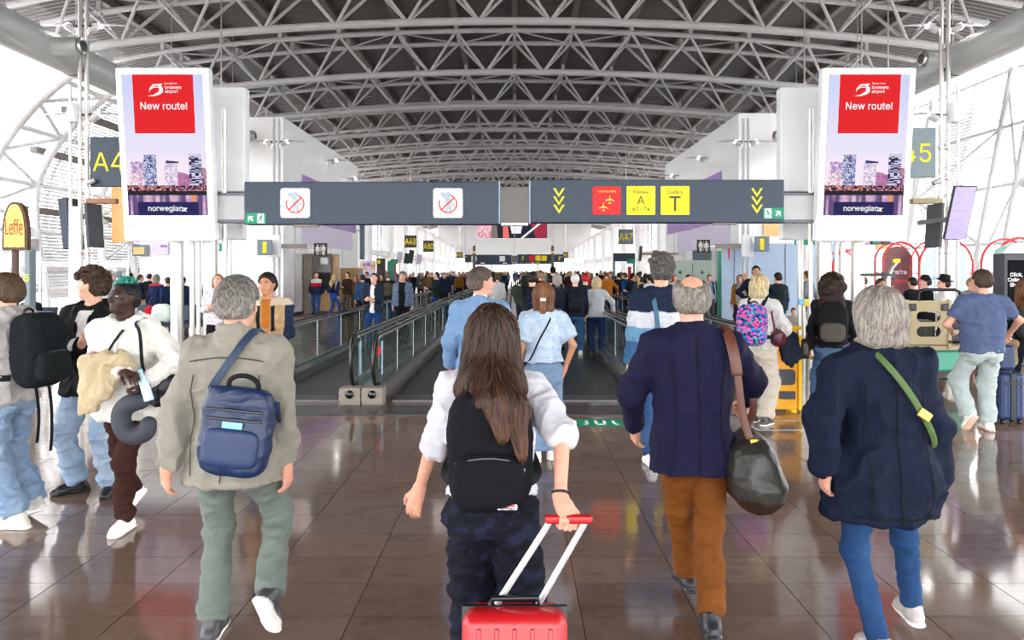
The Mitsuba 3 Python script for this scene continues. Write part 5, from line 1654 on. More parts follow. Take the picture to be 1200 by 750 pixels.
red_arch(10.45, 11.5, 2.52, 16.0, 'red arch frame beside the dark information kiosk at the right edge')
k = thing('information_kiosk', 'dark grey kiosk with pale green arched top and a Click, Collect, Shop! screen', 'kiosk')
d = 14.0
xa, xb = at(1171, 0, d)[0], at(1236, 0, d)[0]
zt = at(0, 297, d)[2]
part(k, 'body', rbox(xa, xb, d, d + .35, 0, zt, .02), 'charcoal')
dome = Point(0, 0).buffer(.52, 16).intersection(sbox(-.6, 0, .6, .6))
part(k, 'arched_top', mv(extr(affinity.scale(dome, 1, .42, origin=(0, 0)), .3), (xa + xb) / 2, d + .02, zt), 'pale_mint')
sc_ = part(k, 'screen', box(at(1175, 0, d)[0], at(1194, 0, d)[0], d - .012, d, at(0, 385, d)[2], at(0, 305, d)[2]), 'screen_black')
for i, w in enumerate(('Click,', 'Collect,', 'Shop!')):
    part(sc_, 'lettering', mv(text(w, .068, .004, True), at(1184.5, 0, d)[0], d - .012, at(0, 322 + 6 * i, d)[2] - .03), 'white_flat')
mat('pale_mint', '#bfe5d4', 0.4)
k = thing('gate_sign', 'dark sign with cut yellow characters between the red arch and the dark kiosk', 'sign')
a, b = at(1163, 317, 18), at(1176, 297, 18)
part(k, 'board', rbox(a[0], b[0] + .3, 18, 18.08, a[2], b[2], .01), 'sign_navy')
part(k, 'lettering', mv(text('A4', .20, .006, True), (a[0] + b[0]) / 2 + .06, 18, (a[2] + b[2]) / 2 - .1), 'yellow')
part(k, 'pole', cyl((b[0] + .2, 18.1, 0), (b[0] + .2, 18.1, b[2]), .04, 8), 'steel')
k = thing('flight_monitor', 'lilac flight monitor tilted forward on the steel mast above the man in the blue T-shirt', 'monitor', 'small flight monitors')
p0, p1 = at(1113, 281, 15.6), at(1113, 219, 15.2)
M_ = trimesh.transformations.translation_matrix([p0[0], 15.6, p0[2]]) @ rot([1, 0, 0], 20)
hh = 1.16
part(k, 'casing', xf(rbox(-.235, .235, 0, .07, 0, hh, .012), M_), 'charcoal')
key = part(k, 'screen', xf(sheet([(-.215, -.004, .02), (.215, -.004, .02), (.215, -.004, hh - .02), (-.215, -.004, hh - .02)]), M_), 'lilac_mid')
for z in (.42, .62, .80, .98):
    part(key, 'timetable_line', xf(box(-.2, .0 if z != .62 else .12, -.008, -.004, z, z + .008), M_), 'lilac')
part(k, 'bracket', box(p0[0] - .05, p0[0] + .05, 15.6, 16.96, p0[2] + .4, p0[2] + .5), 'dark_steel')
k = thing('ceiling_monitors', 'row of three dark hanging screens with green and purple pictures under the white display', 'screen')
for i in range(3):
    a, b = at(1003 + 12 * i, 286.5, 20), at(1013.5 + 12 * i, 277, 20)
    part(k, 'screen', rbox(a[0], b[0], 20, 20.08, a[2], b[2], .01), 'charcoal' if i else 'lilac')
    part(k, 'picture', box(a[0] + .04, b[0] - .04, 19.985, 20, a[2] + .04, a[2] + .14), ('lilac_pale', 'green_board', 'poster_plum')[i])
part(k, 'beam', box(at(1003, 0, 20)[0], at(1038, 0, 20)[0], 20.02, 20.1, at(0, 277, 20)[2], at(0, 277, 20)[2] + .05), 'dark_steel')
for x in (at(1005, 0, 20)[0], at(1036, 0, 20)[0]):
    part(k, 'hanger', cyl((x, 20.06, at(0, 277, 20)[2]), (x, 20.06, zc(x, 1.6)), .02, 6), 'steel')
k = thing('information_board', 'small yellow and grey board left of the first red arch', 'board')
a, b = at(1021, 292, 23.5), at(1035, 286, 23.5)
part(k, 'panel', box(a[0], b[0], 23.5, 23.56, a[2], b[2]), 'orange_board')
part(k, 'pole', cyl((b[0], 23.56, 0), (b[0], 23.56, b[2]), .03, 6), 'steel')
for x in (9.7, 10.6):
    solo('column', 'slim white column behind the steel pylon under the gates display, ' + ('nearer one' if x < 10 else 'farther one'), 'column', cyl((x * 24.6 / 24.6, 24.6 if x < 10 else 25.6, 0), (x, 24.6 if x < 10 else 25.6, 6.0), .13, 12), 'white_paint', True)
# low desk with yellow-blue top behind the walkway end, on the right
k = thing('queue_post', 'white and steel barrier post unit with blue and yellow top on the right', 'post')
for i in range(3):
    x = at(931 + 5.4 * i, 0, 15.5)[0]
    part(k, 'post', cyl((x, 15.5, 0), (x, 15.5, 1.12), .035, 10), 'steel', True)
part(k, 'blue_top', box(at(929, 0, 15.5)[0], at(935, 0, 15.5)[0], 15.42, 15.52, 1.10, 1.22), 'poster_blue_text')
part(k, 'yellow_top', box(at(935, 0, 15.5)[0], at(946, 0, 15.5)[0], 15.42, 15.52, 1.07, 1.22), 'barrier_bright')

# ------------------------------------------------------------------ green service cart with luggage
def cart():
    k = thing('luggage_cart', 'mint green electric cart with tan metal frame piled with luggage', 'cart')
    x0, x1, y0, y1 = 5.45, 6.75, 10.9, 12.6
    part(k, 'body', rbox(5.72, 6.7, y0 + .12, y1, .30, .63, .03), 'mint')
    part(k, 'hatch', rbox(5.98, 6.62, y0 + .10, y0 + .125, .33, .60, .01), 'mint')
    part(k, 'hatch_handle', rbox(6.08, 6.20, y0 + .085, y0 + .105, .46, .50, .008), 'black_plastic')
    part(k, 'deck', rbox(x0, x1 + .1, y0, y1 + .3, .63, .70, .012), 'tan_frame')
    fr = sbox(-.34, -.31, .34, .31)
    holes = [affinity.translate(rrect(.36, .155, .075), 0, z) for z in (.10, -.12)]
    part(k, 'gate_panel', mv(extr(fr.difference(unary_union(holes)), .03), 6.12, y0 - .01, 1.03), 'tan_frame')
    for x in (5.80, 6.42):
        part(k, 'gate_post', rbox(x - .025, x + .025, y0 - .03, y0 + .03, .66, 1.38, .008), 'tan_frame')
    for x in (5.80, 6.42):
        for z in (.76, .98, 1.2):
            part(k, 'gate_bolt', cyl((x, y0 - .045, z), (x, y0 - .03, z), .022, 10), 'black_plastic', True)
    for z in (.90, 1.30):
        part(k, 'side_rail', rbox(5.05, 5.78, y0, y0 + .03, z - .035, z + .035, .008) if z < 1 else rbox(5.78, 6.46, y0 - .015, y0 + .025, z + .03, z + .07, .008), 'tan_frame')
    part(k, 'side_rail', rbox(6.45, 7.0, y0, y0 + .03, .865, .935, .008), 'tan_frame')
    part(k, 'brace', cyl((5.25, y0, .72), (5.78, y0, 1.32), .025, 8), 'tan_frame')
    part(k, 'top_bar', tube([(5.98, y0, 1.36), (5.98, y0, 1.50), (6.06, y0, 1.53), (6.5, y0, 1.53), (6.58, y0, 1.50), (6.58, y0, 1.36)], .022, 8), 'black_plastic', True)
    for x in (5.82, 6.3):
        part(k, 'latch', rbox(x, x + .1, y0 - .05, y0 - .02, 1.22, 1.32, .01), 'black_plastic')
    for x, y in ((6.15, 11.2), (6.15, 12.3), (5.75, 12.3)):
        w = part(k, 'wheel', xf(trimesh.creation.cylinder(radius=.17, height=.14, sections=20), trimesh.transformations.translation_matrix([x, y, .17]) @ rot([0, 1, 0], 90)), 'black_plastic', True)
        part(w, 'hub', xf(trimesh.creation.cylinder(radius=.06, height=.16, sections=14), trimesh.transformations.translation_matrix([x, y, .17]) @ rot([0, 1, 0], 90)), 'steel', True)
    part(k, 'axle_cover', rbox(5.8, 6.7, 11.05, 12.45, .17, .32, .03), 'charcoal_dark')
cart()
def suitcase(name, label, x, y, z, w, d, h, m, tilt=0, yaw=0, handle=None, group=None, strap=False, wheels=True):
    k = thing(name, label, 'suitcase', group)
    Mt = trimesh.transformations.translation_matrix([x, y, z]) @ rot([0, 0, 1], yaw) @ rot([1, 0, 0], tilt)
    P = lambda q: xf(q, Mt)
    wz = .05 if wheels else 0
    part(k, 'shell', P(rbox(-w / 2, w / 2, -d / 2, d / 2, wz, h, min(.05, d * .28), 3)), m, True)
    for i in range(-2, 3):
        part(k, 'rib', P(rbox(i * w / 6 - .008, i * w / 6 + .008, -d / 2 - .005, d / 2 + .005, wz + .05, h - .05, .004)), m)
    part(k, 'zip_band', P(rbox(-w / 2 - .004, w / 2 + .004, -.012, .012, wz - .002, h + .004, .004)), 'black_plastic')
    part(k, 'top_grip', P(tube([(-.09, -.0, h - .01), (-.08, 0, h + .025), (.08, 0, h + .025), (.09, 0, h - .01)], .011, 8)), 'black_plastic', True)
    if wheels:
        for sx in (-1, 1):
            for sy in (-1, 1):
                part(k, 'wheel', P(xf(trimesh.creation.cylinder(radius=.026, height=.03, sections=14), trimesh.transformations.translation_matrix([sx * (w / 2 - .05), sy * (d / 2 - .04), .026]) @ rot([0, 1, 0], 90))), 'black_plastic', True)
    if strap:
        part(k, 'strap', P(rbox(-.03, .03, -d / 2 - .012, -d / 2 - .003, wz + .01, h, .003)), 'black_plastic')
        part(k, 'strap_buckle', P(rbox(-.09, .09, -d / 2 - .016, -d / 2 - .004, h * .78, h * .83, .003)), 'black_plastic')
    if handle:
        hl, hm, gm, off = handle
        for sx in (-1, 1):
            part(k, 'handle_tube', P(cyl((sx * off, d * .3, h - .02), (sx * off, d * .3, h + hl), .010, 10)), hm, True)
        part(k, 'handle_grip', P(rbox(-off - .025, off + .025, d * .3 - .018, d * .3 + .018, h + hl - .012, h + hl + .026, .012, 3)), gm, True)
    return k, Mt
suitcase('suitcase', 'black suitcase with raised white handle tubes, standing on the cart behind the gate panel', 5.55, 11.25, .70, .40, .26, .62, 'black_plastic', handle=(.42, 'white_gloss', 'black_plastic', .21), group='luggage on the cart', wheels=True)
suitcase('suitcase', 'dark suitcase lying on the cart under the black hat man', 6.2, 11.6, .70, .62, .42, .34, 'charcoal_dark', group='luggage on the cart', wheels=False)
suitcase('suitcase', 'black case with pale sticker at the cart end beside the man in the blue T-shirt', 6.72, 11.35, .70, .30, .3, .42, 'black_plastic', group='luggage on the cart', wheels=False)
suitcase('suitcase', 'navy cabin suitcase with black strap wheeled by the man in the blue T-shirt', at(1184, 0, 8.6)[0], 8.75, 0, .30, .22, .60, 'suitcase_blue', handle=(.42, 'steel', 'black_plastic', .09), strap=True)
k = thing('travel_bag', 'small navy zipped bag standing on top of the navy suitcase', 'bag')
xx = at(1180, 0, 8.6)[0]
part(k, 'body', rbox(xx - .10, xx + .10, 8.66, 8.80, .632, .93, .05, 3), 'suitcase_blue', True)
part(k, 'zip', rbox(xx - .085, xx + .085, 8.652, 8.662, .80, .81, .003), 'dark_steel')
# ================================================================== PEOPLE
def place(px, d, heading, H):
    """Where a person stands, and a function from (pixel x, pixel y, depth) to his own frame at 1.75 m."""
    x = at(px, 0, d)[0]
    k = H / 1.75
    Ri = rz(-heading)
    return x, (lambda a, b, dd: Ri @ (at(a, b, dd) - [x, d, 0]) / k)

def ground(f, px, d):
    q = f(px, CY + FOC * EYE / d, d)
    return (q[0], q[1], 0.0)

def folded(path, r, n=10, flat=None):
    return tube(path, r, n, flat)

def spline(pts, n=24):
    p = np.asarray(pts, float)
    t = np.r_[0, np.cumsum(np.linalg.norm(np.diff(p, axis=0), axis=1))]
    return CubicSpline(t, p)(np.linspace(0, t[-1], n))

def strap_mesh(pts, w=0.02, n=30, normal=(0, 1, 0)):
    """A flat webbing strap along a path."""
    return tube(spline(pts, n), w, 6, flat=(normal, 0.22))

def backpack(label, J, to, col, w=.15, dp=.10, h=.23, z=1.20, lod=0, fn=None, pocket=True, off=0.0, straps=True, mat_='cloth', name='backpack', extra=None, yb=-.135, group=None, pc=None):
    k = thing(name, label, 'backpack', group)
    R, tr = J['R'], J['tr']
    S = Sdf()
    c = np.array([off, yb - dp, z])
    S.ell(tr(c), (w, dp, h), R, 0.03, '+', 3.6)
    vs = {0: .008, 1: .014, 2: .024}[lod]
    m = wrinkle(S.mesh(vs), .006, (11, 11, 11), 8)
    v = np.array(m.vertices)
    part(k, 'body', m, mat_, True, to, color=fn(v, J) if fn else cmul(col, v, .25, 30))
    if pocket:
        S = Sdf()
        S.ell(tr(c + [0, -dp * .86, -h * .42]), (w * .84, dp * .5, h * .45), R, 0.03, '+', 3.4)
        m = S.mesh(vs)
        v = np.array(m.vertices)
        part(k, 'front_pocket', m, mat_, True, to, color=fn(v, J) if fn else cmul(pc or col, v, .3, 30))
        zp = tr(c + [0, -dp * 1.40, -h * .06])
        S = Sdf()
        if lod < 2:
            part(k, 'zip', tube([tr(c + [x * w * .78, -dp * (1.34 - .35 * x * x), -h * (.03 + .12 * x * x)]) for x in np.linspace(-1, 1, 9)], .005, 6), 'dark_steel', True, to)
    if lod < 2:
        part(k, 'grab_handle', tube(spline([tr(c + [-.035, dp * .55, h * .93]), tr(c + [-.025, dp * .5, h * 1.1]), tr(c + [.025, dp * .5, h * 1.1]), tr(c + [.035, dp * .55, h * .93])], 12), .009, 6), 'black_plastic', True, to)
    if straps:
        for s in (-1, 1):
            q = [(s * .07 + off * .5, -.13, 1.40), (s * .095, -.085, 1.478), (s * .10, -.01, 1.505), (s * .115, .075, 1.45), (s * .125, .135, 1.32), (s * .15, .12, 1.16), (s * .19, .0, 1.07), (s * .12 + off * .5, -.15, 1.04)]
            part(k, 'shoulder_strap', strap_mesh([tr(p) for p in q], .024 if lod < 2 else .03), 'black_cloth', True, to)
    if extra:
        extra(k, J, to, c)
    return k
mat('black_cloth', '#17181d', 0.8, spec=0.2)
mat('bag_navy', '#182c54', 0.5)
mat('bag_brown', '#5a2f22', 0.4)
mat('strap_teal', '#2f5a72', 0.6)
mat('strap_green', '#47602c', 0.6)
mat('strap_navy', '#28364f', 0.6)
mat('burgundy', '#6c1f33', 0.6)
mat('bottle_plastic', '#b8d2ea', 0.15)
mat('pillow_velvet', '#33363f', 0.7, sheen=0.6)

def denim(c='#3f6ea8', fade='#8fb0d6', amt=.5):
    def fn(v, J):
        n = meshkit.fbm(v * np.array([7, 7, 4]), 3, 4)
        g = meshkit.noise(v * np.array([160, 160, 60]), 9)
        t = np.clip((n - .35) * 2.2, 0, 1)[:, None] * amt
        return (lin(c) * (1 - t) + lin(fade) * t) * (.86 + .28 * g)[:, None] * CF
    return fn

def openfront(c, shirt, w, x0=0.0, zlow=1.1):
    def fn(v, J):
        q = torso_q(v, J)
        t = (np.abs(q[:, 0] - x0) < w * (.55 + 1.4 * (q[:, 2] - 1.1))) & (q[:, 1] > .05) & (q[:, 2] > zlow) & (q[:, 2] < 1.45)
        return np.where(t[:, None], lin(shirt) * .8, lin(c) * CF) * (.88 + .24 * meshkit.noise(v * 22, 3))[:, None]
    return fn

def torso_q(v, J):
    o, R, z0 = J['frame']
    return (v - o) @ R + [0, 0, z0]

# ---------------------------------------------------------------- 1 man in the olive grey jacket
H = 1.77
x, f = place(268, 3.55, 0, H)
gj = dict(c='#b6b1a3', hem=.79, hem_w=.205, hem_d=.15, add=.018, collar=.07, amp=.010, freq=(9, 9, 6), arm=(.078, .068, .052), name='jacket')
k, J, Mw, to = person('grey-haired man in an olive grey jacket walking away with a navy shoulder bag', x, 3.55, 0, H, 0, 'm',
    dict(lean=5, pelvis=(0.0, 0, .94), footL=ground(f, 243, 3.62), footR=tuple(f(296, 752, 3.38)), fpitR=56, fyawR=-8, kneeR=(-0.05, 1, 0), handL=tuple(f(186, 560, 3.45)), handR=tuple(f(331, 556, 3.62)), elbL=(-1, -.8, 0), elbR=(1, -.9, 0), palmL=(.6, .6, 0), hyaw=-6, hdirL=(-.15, .25, -1), hdirR=(.05, .15, -1)),
    'pink', ('short', '#77726d', .017, lambda q, c, v: c * (1 + .6 * np.clip((1.70 - q[:, 2]) / .08, 0, 1))[:, None]), gj, dict(c='#8f9b92', amp=.007, w=1.02, cuff=.066), ('#3c3c40', '#d8d6d0'))
seam(k, to, np.zeros(16) - .0, np.linspace(.82, 1.0, 16), 'seam_olive')
seam(k, to, np.linspace(-.17, .17, 24), 1.36 + .02 * np.cos(np.linspace(-1.5, 1.5, 24)), 'seam_olive')
for s in (-1, 1):
    seam(k, to, np.full(14, s * .155), np.linspace(.84, 1.30, 14), 'seam_olive')
b = thing('shoulder_bag', 'navy nylon shoulder bag on the back of the grey-haired man', 'bag')
S = Sdf()
tr, R = J['tr'], J['R']
c = np.array([.10, -.235, 1.06])
Rb = R @ ry(6)
S.ell(tr(c), (.155, .062, .195), Rb, .03, '+', 4.5)
m = wrinkle(S.mesh(.007), .005, (9, 9, 14), 2)
v = np.array(m.vertices)
part(b, 'body', m, 'leather', True, to, color=cmul('#1e3868', v, .35, 24))
g = lambda q: tr(c) + Rb @ np.asarray(q, float)
for zz in (.095, .055):
    part(b, 'zip', tube([g((xx * .125, -.066 - .004 * (1 - xx * xx), zz)) for xx in np.linspace(-1, 1, 9)], .006, 6), 'dark_steel', True, to)
part(b, 'front_pocket', (lambda S_: S_.ell(g((0, -.05, -.07)), (.125, .03, .085), Rb, .02, '+', 4.5).mesh(.007))(Sdf()), 'bag_navy', True, to)
part(b, 'badge', xf(rbox(-.045, .045, -.072, -.064, .015, .045, .003), np.vstack([np.c_[Rb, tr(c)], [0, 0, 0, 1]])), 'poster_blue_text', False, to)
part(b, 'grab_handle', tube(spline([g((-.06, -.01, .19)), g((-.05, -.02, .225)), g((.05, -.02, .235)), g((.075, -.01, .19))], 14), .011, 8), 'black_cloth', True, to)
part(b, 'shoulder_strap', strap_mesh([g((-.13, -.01, .17)), tr((-.035, -.205, 1.24)), tr((.035, -.165, 1.37)), tr((.085, -.09, 1.475)), tr((.10, .0, 1.505)), tr((.11, .10, 1.42)), tr((.15, .16, 1.25)), tr((.20, .05, 1.12)), g((.15, .02, .14))], .021, 40), 'strap_navy', True, to)

# ---------------------------------------------------------------- 2 girl with the red suitcase
H = 1.66
x, f = place(570, 2.95, 0, H)
def hair_sweep(q, c, v):
    t = np.clip((1.52 - q[:, 2]) / .25, 0, 1)[:, None]
    return c * (1 + t * np.array([1.1, .75, .5]))
def floral_navy(v, J):
    n = meshkit.noise(v * 26, 3)
    m_ = (n > .62)[:, None]
    return np.where(m_, lin('#161b2e'), lin('#0d0f19')) * (.9 + .2 * meshkit.noise(v * 60, 2))[:, None]
k, J, Mw, to = person('young woman with long brown hair, white sweater and black backpack pulling a red suitcase', x, 2.95, 0, H, 0, 'f',
    dict(lean=3, pelvis=(0, 0, .945), footL=(-.07, .24, 0), footR=(.09, -.22, .0), fpitR=28, handL=tuple(f(480, 588, 3.16)), handR=tuple(f(651, 584, 2.62)), elbL=(-1, -.6, 0), elbR=(.6, -.8, -.2), palmL=(.3, 1, -.2), palmR=(-.2, .3, -1), hdirL=(-.3, .25, -1), hdirR=(.25, -.55, -.6), curlL=.3, curlR=1.25, hyaw=2),
    'pink', ('long', '#3a261b', .016, hair_sweep), dict(c='#d9d7de', hem=.97, add=.020, sleeve=.60, arm=(.066, .055, .046), amp=.010, name='sweater'),
    dict(fn=floral_navy, w=1.22, cuff=.085, knee=.078, amp=.010), ('#1b1b1f', '#d0d0d0'))
def eastbadge(k, J, to, c):
    q = lambda a: J['tr'](c + np.asarray(a, float))
    part(k, 'white_label', xf(rrect_mesh(.075, .022), np.vstack([np.c_[J['R'], q((.07, -.125, -.19))], [0, 0, 0, 1]])), 'white_flat', False, to)
    part(k, 'red_label', xf(rrect_mesh(.055, .010), np.vstack([np.c_[J['R'], q((.07, -.129, -.183))], [0, 0, 0, 1]])), 'red_paint', False, to)
    part(k, 'lettering', xf(mv(text('EASTPAK', .009, .002, True), 0, 0, 0), np.vstack([np.c_[J['R'], q((.07, -.129, -.200))], [0, 0, 0, 1]])), 'black_plastic', False, to)
    part(k, 'zip_pull', xf(rbox(-.012, .012, -.01, 0, -.03, .01, .003), np.vstack([np.c_[J['R'], q((.125, -.10, -.06))], [0, 0, 0, 1]])), 'steel', False, to)
def rrect_mesh(w, h, d=.003):
    return extr(rrect(w, h, h * .3), d)
bp = backpack('black fabric backpack with small white badge on the young woman pulling the red suitcase', J, to, '#14151c', .165, .105, .235, 1.19, 0, extra=eastbadge, yb=-.12)
solo('wrist_band', 'thin black band on the wrist holding the red suitcase handle', 'bracelet', tube([J['wrR'] + .031 * (math.cos(t) * nrm(np.cross(J['wrR'] - J['elR'], [0, 0, 1])) + math.sin(t) * nrm(np.cross(J['wrR'] - J['elR'], np.cross(J['wrR'] - J['elR'], [0, 0, 1])))) - .02 * nrm(J['wrR'] - J['elR']) for t in np.linspace(0, 6.4, 20)], .005, 6), 'black_plastic', True, to_world=to)
hw = (Mw @ np.append(J['wrR'] + J['hdR'] * .085, 1))[:3]
sx_, sy_ = at(597, 0, 2.50)[0], 2.50
top_z = .62
hv = hw - np.array([sx_, sy_, top_z])
tilt = math.degrees(math.atan2(hv[1], hv[2]))
kS, Mt = suitcase('suitcase', 'glossy red cabin suitcase with silver pull handle towed by the young woman', sx_, sy_ - .06, .045, .36, .23, .60, 'suitcase_red', tilt=-14, yaw=0)
for s in (-1, 1):
    a = (Mt @ np.array([s * .075, .05, .58, 1]))[:3]
    e = hw + np.array([s * .062, 0, -.005])
    part(kS, 'handle_tube', cyl(a, e, .0115, 12), 'steel_bright', True)
    part(kS, 'handle_socket', cyl(a, a + (e - a) * .05, .02, 12), 'black_plastic', True)
part(kS, 'handle_grip', rbox(hw[0] - .082, hw[0] + .085, hw[1] - .016, hw[1] + .016, hw[2] - .014, hw[2] + .016, .011, 3), 'suitcase_red', True)
mat('steel_bright', '#e4e6ea', 0.3, 0.5)

# ---------------------------------------------------------------- 3 man in the navy blazer
H = 1.78
x, f = place(806, 3.75, 0, H)
k, J, Mw, to = person('balding man in a navy blazer and rust brown trousers carrying a leather duffel', x, 3.75, 0, H, 0, 'm',
    dict(lean=4, pelvis=(0, 0, .945), footL=ground(f, 800, 4.12), footR=ground(f, 828, 3.58), fpitR=12, handL=tuple(f(737, 498, 4.02)), handR=tuple(f(868, 470, 4.12)), elbL=(-1, -.8, .2), elbR=(1.0, -.5, -.15), hdirL=(.1, .35, -1), palmL=(.7, .2, 0), curlR=1.1, hyaw=-4),
    'pink', ('bald', '#8d857d', .012), dict(c='#232148', hem=.775, hem_w=.215, hem_d=.15, add=.016, collar=.065, amp=.007, freq=(7, 7, 5), arm=(.078, .066, .050), name='blazer'), dict(c='#9c5a22', amp=.007, w=1.02, cuff=.062), ('#1e1f26', '#26262a'), sw=.185)
seam(k, to, np.zeros(26), np.linspace(.79, 1.45, 26))
for s in (-1, 1):
    seam(k, to, s * (.11 + .03 * np.linspace(-1, 1, 20) ** 2), np.linspace(.80, 1.36, 20))
cu = [J['wrL'] - nrm(J['wrL'] - J['elL']) * t for t in (.035, .0)]
part(k, 'shirt_cuff', cyl(cu[0], cu[1], .036, 16), 'poster_blue_text', True, to)
def leather_bag():
    b = thing('travel_bag', 'dark olive leather duffel with brown strap carried by the man in the navy blazer', 'bag')
    q = lambda a, bb, dd: f(a, bb, dd)
    c = q(876, 549, 3.66)
    S = Sdf()
    Rb = ry(-12) @ rz(20)
    S.cone(c + [-.0, -.10, -.06], c + [0.0, .16, -.06], .125, .125, k=.05)
    S.cone(c + [.0, -.08, .11], c + [0, .14, .11], .055, .055, k=.12)
    S.cone(c + [-.03, -.06, .04], c + [.02, .10, .03], .11, .11, k=.06)
    m = wrinkle(S.mesh(.008), .006, (9, 9, 9), 3)
    v = np.array(m.vertices)
    col = cmul('#3d3a34', v, .35, 14)
    col[v[:, 2] < c[2] - .10] = lin('#2b1e17')
    part(b, 'body', m, 'leather', True, to, color=col)
    part(b, 'zip', tube([c + [-.01, yy, .165] for yy in np.linspace(-.12, .18, 6)], .006, 6), 'gold', True, to)
    tp = J['tr']((.155, -.055, 1.468))
    part(b, 'shoulder_strap', strap_mesh([c + [-.03, -.09, .14], q(863, 478, 3.60), q(857, 430, 3.62), tp + [0, -.02, .0], tp + [.0, .07, -.0], q(862, 430, 3.95), c + [-.02, .15, .14]], .021, 34, (0.3, 1, 0)), 'bag_brown', True, to)
    part(b, 'strap_pad', strap_mesh([q(858, 440, 3.605), q(853, 410, 3.63), tp + [0, -.03, .008], tp + [0, .03, .008]], .030, 20, (0.3, 1, 0)), 'bag_brown', True, to)
    part(b, 'clasp', xf(rbox(-.018, .018, -.018, .018, -.02, .02, .005), trimesh.transformations.translation_matrix(c + [-.03, -.10, .15])), 'gold', False, to)
mat('bag_olive', '#3a3830', 0.45)
leather_bag()

# ---------------------------------------------------------------- 4 woman in the navy coat
H = 1.70
x, f = place(1027, 3.4, 0, H)
k, J, Mw, to = person('grey-haired woman in a long navy coat and blue jeans walking away', x, 3.4, 0, H, 0, 'f',
    dict(lean=3, pelvis=(0, 0, .945), footL=ground(f, 1024, 3.42), footR=ground(f, 1063, 3.72), handL=tuple(f(962, 548, 3.36)), handR=tuple(f(1096, 566, 3.42)), elbL=(-1, -.7, 0), elbR=(1, -.6, 0), hyaw=5, hdirL=(0, .2, -1), hdirR=(.1, .3, -1)),
    'pink', ('bob', '#968d84', .033, lambda q, c, v: c * (.75 + .5 * meshkit.noise(v * np.array([60, 60, 12]), 6))[:, None]), dict(c='#1a2540', hem=.70, hem_w=.235, hem_d=.165, add=.034, flare=.05, collar=.05, amp=.012, freq=(7, 7, 4), arm=(.082, .074, .062), name='coat'), dict(fn=denim('#2a5288', '#4676ad', .5), w=.92, cuff=.054, knee=.062, amp=.0045), ('#b0a8a4', '#e8e4e0'), sw=.172, fat=.018)
seam(k, to, np.zeros(28), np.linspace(.715, 1.45, 28))
seam(k, to, np.linspace(-.2, .2, 30), np.full(30, .735))
for s in (-1, 1):
    seam(k, to, np.full(20, s * .135), np.linspace(.73, 1.34, 20))
b = thing('crossbody_strap', 'olive green crossbody strap with gold buckle across the navy coat', 'strap')
tr = J['tr']
part(b, 'strap', strap_mesh([tr((-.05, .09, 1.46)), tr((-.07, -.02, 1.50)), tr((-.055, -.135, 1.45)), tr((.02, -.175, 1.34)), tr((.10, -.178, 1.21)), tr((.185, -.12, 1.08)), tr((.225, .02, 1.0))], .017, 34), 'strap_green', True, to)
part(b, 'buckle', xf(rbox(-.032, .032, -.012, .0, -.022, .022, .006), np.vstack([np.c_[J['R'] @ ry(35), tr((.108, -.183, 1.20))], [0, 0, 0, 1]])), 'gold', False, to)

# ---------------------------------------------------------------- 5 man in the white hoodie
H = 1.73
x, f = place(141, 5.15, 172, H)
k, J, Mw, to = person('young man in a white hoodie and brown trousers carrying a neck pillow', x, 5.15, 172, H, 0, 'm',
    dict(lean=2, pelvis=(0, 0, .945), footR=ground(f, 157, 5.62), fpitR=30, footL=ground(f, 141, 5.12), handR=tuple(f(140, 437, 4.86)), handL=tuple(f(164, 448, 4.92)), elbR=(1, -.5, -.4), elbL=(-1, -.6, -.3), hdirR=(-.9, .5, -.1), palmR=(0, -.3, -1), hdirL=(.25, .6, -.7), palmL=(.7, .5, 0), curlL=1.0, curlR=.5, hyaw=-18, hpitch=-4),
    'dark', ('top', '#1f6a62', .006, lambda q, c, v: np.where((q[:, 2] > 1.742)[:, None], lin('#2f8a78') * (.5 + 1.0 * meshkit.noise(v * 60, 3))[:, None], lin('#141518'))), dict(c='#f1eee6', hem=.80, hem_w=.185, hem_d=.13, add=.022, hood=1, amp=.011, freq=(9, 9, 7), arm=(.080, .070, .056), name='hoodie'), dict(c='#4a2a22', w=.98, cuff=.06, amp=.009), ('#f1efe9', '#f4f2ee'))
for s in (-1, 1):
    part(k, 'drawstring', tube(spline([J['tr']((s * .04, .125, 1.43)), J['tr']((s * .045, .152, 1.36)), J['tr']((s * .048, .158, 1.28))], 8), .006, 6), 'white_flat', True, to)
part(k, 'chest_emblem', xf(extr(Point(0, 0).buffer(.035, 16).difference(Point(0, 0).buffer(.026, 16)).union(sbox(-.03, -.006, .03, .006)), .004), np.vstack([np.c_[J['R'] @ rz(180), J['tr']((-.085, .158, 1.27))], [0, 0, 0, 1]])), 'tan_frame', False, to)
b = thing('folded_jacket', 'beige jacket draped over the arm of the young man in the white hoodie', 'jacket')
S = Sdf()
c1, c2 = f(96, 425, 4.88), f(137, 424, 4.86)
for t in np.linspace(0, 1, 7):
    p = c1 + (c2 - c1) * t
    S.cone(p + [0, 0, .02], f(91 + 40 * t, 484 - 40 * t ** 1.6, 4.87), .034, .020, k=.03)
    S.cone(p + [0, 0, .02], p + [0, -.10, -.06 - .05 * (1 - t)], .035, .02, k=.03)
m = wrinkle(S.mesh(.008), .020, (13, 13, 7), 6)
v = np.array(m.vertices)
part(b, 'cloth', m, 'cloth', True, to, color=cmul('#e0cba6', v, .25, 12))
b = thing('neck_pillow', 'dark grey velvet neck pillow held by the man in the white hoodie', 'pillow')
pts_ = [f(168, 497, 4.86), f(158, 510, 4.86), f(144, 508, 4.86), f(136, 495, 4.86), f(138, 480, 4.86), f(148, 472, 4.86), f(160, 470, 4.88)]
S = Sdf()
q_ = spline(pts_, 14)
for a_, b_ in zip(q_[:-1], q_[1:]):
    S.cone(a_, b_, .052, .052, k=.03)
m = S.mesh(.009)
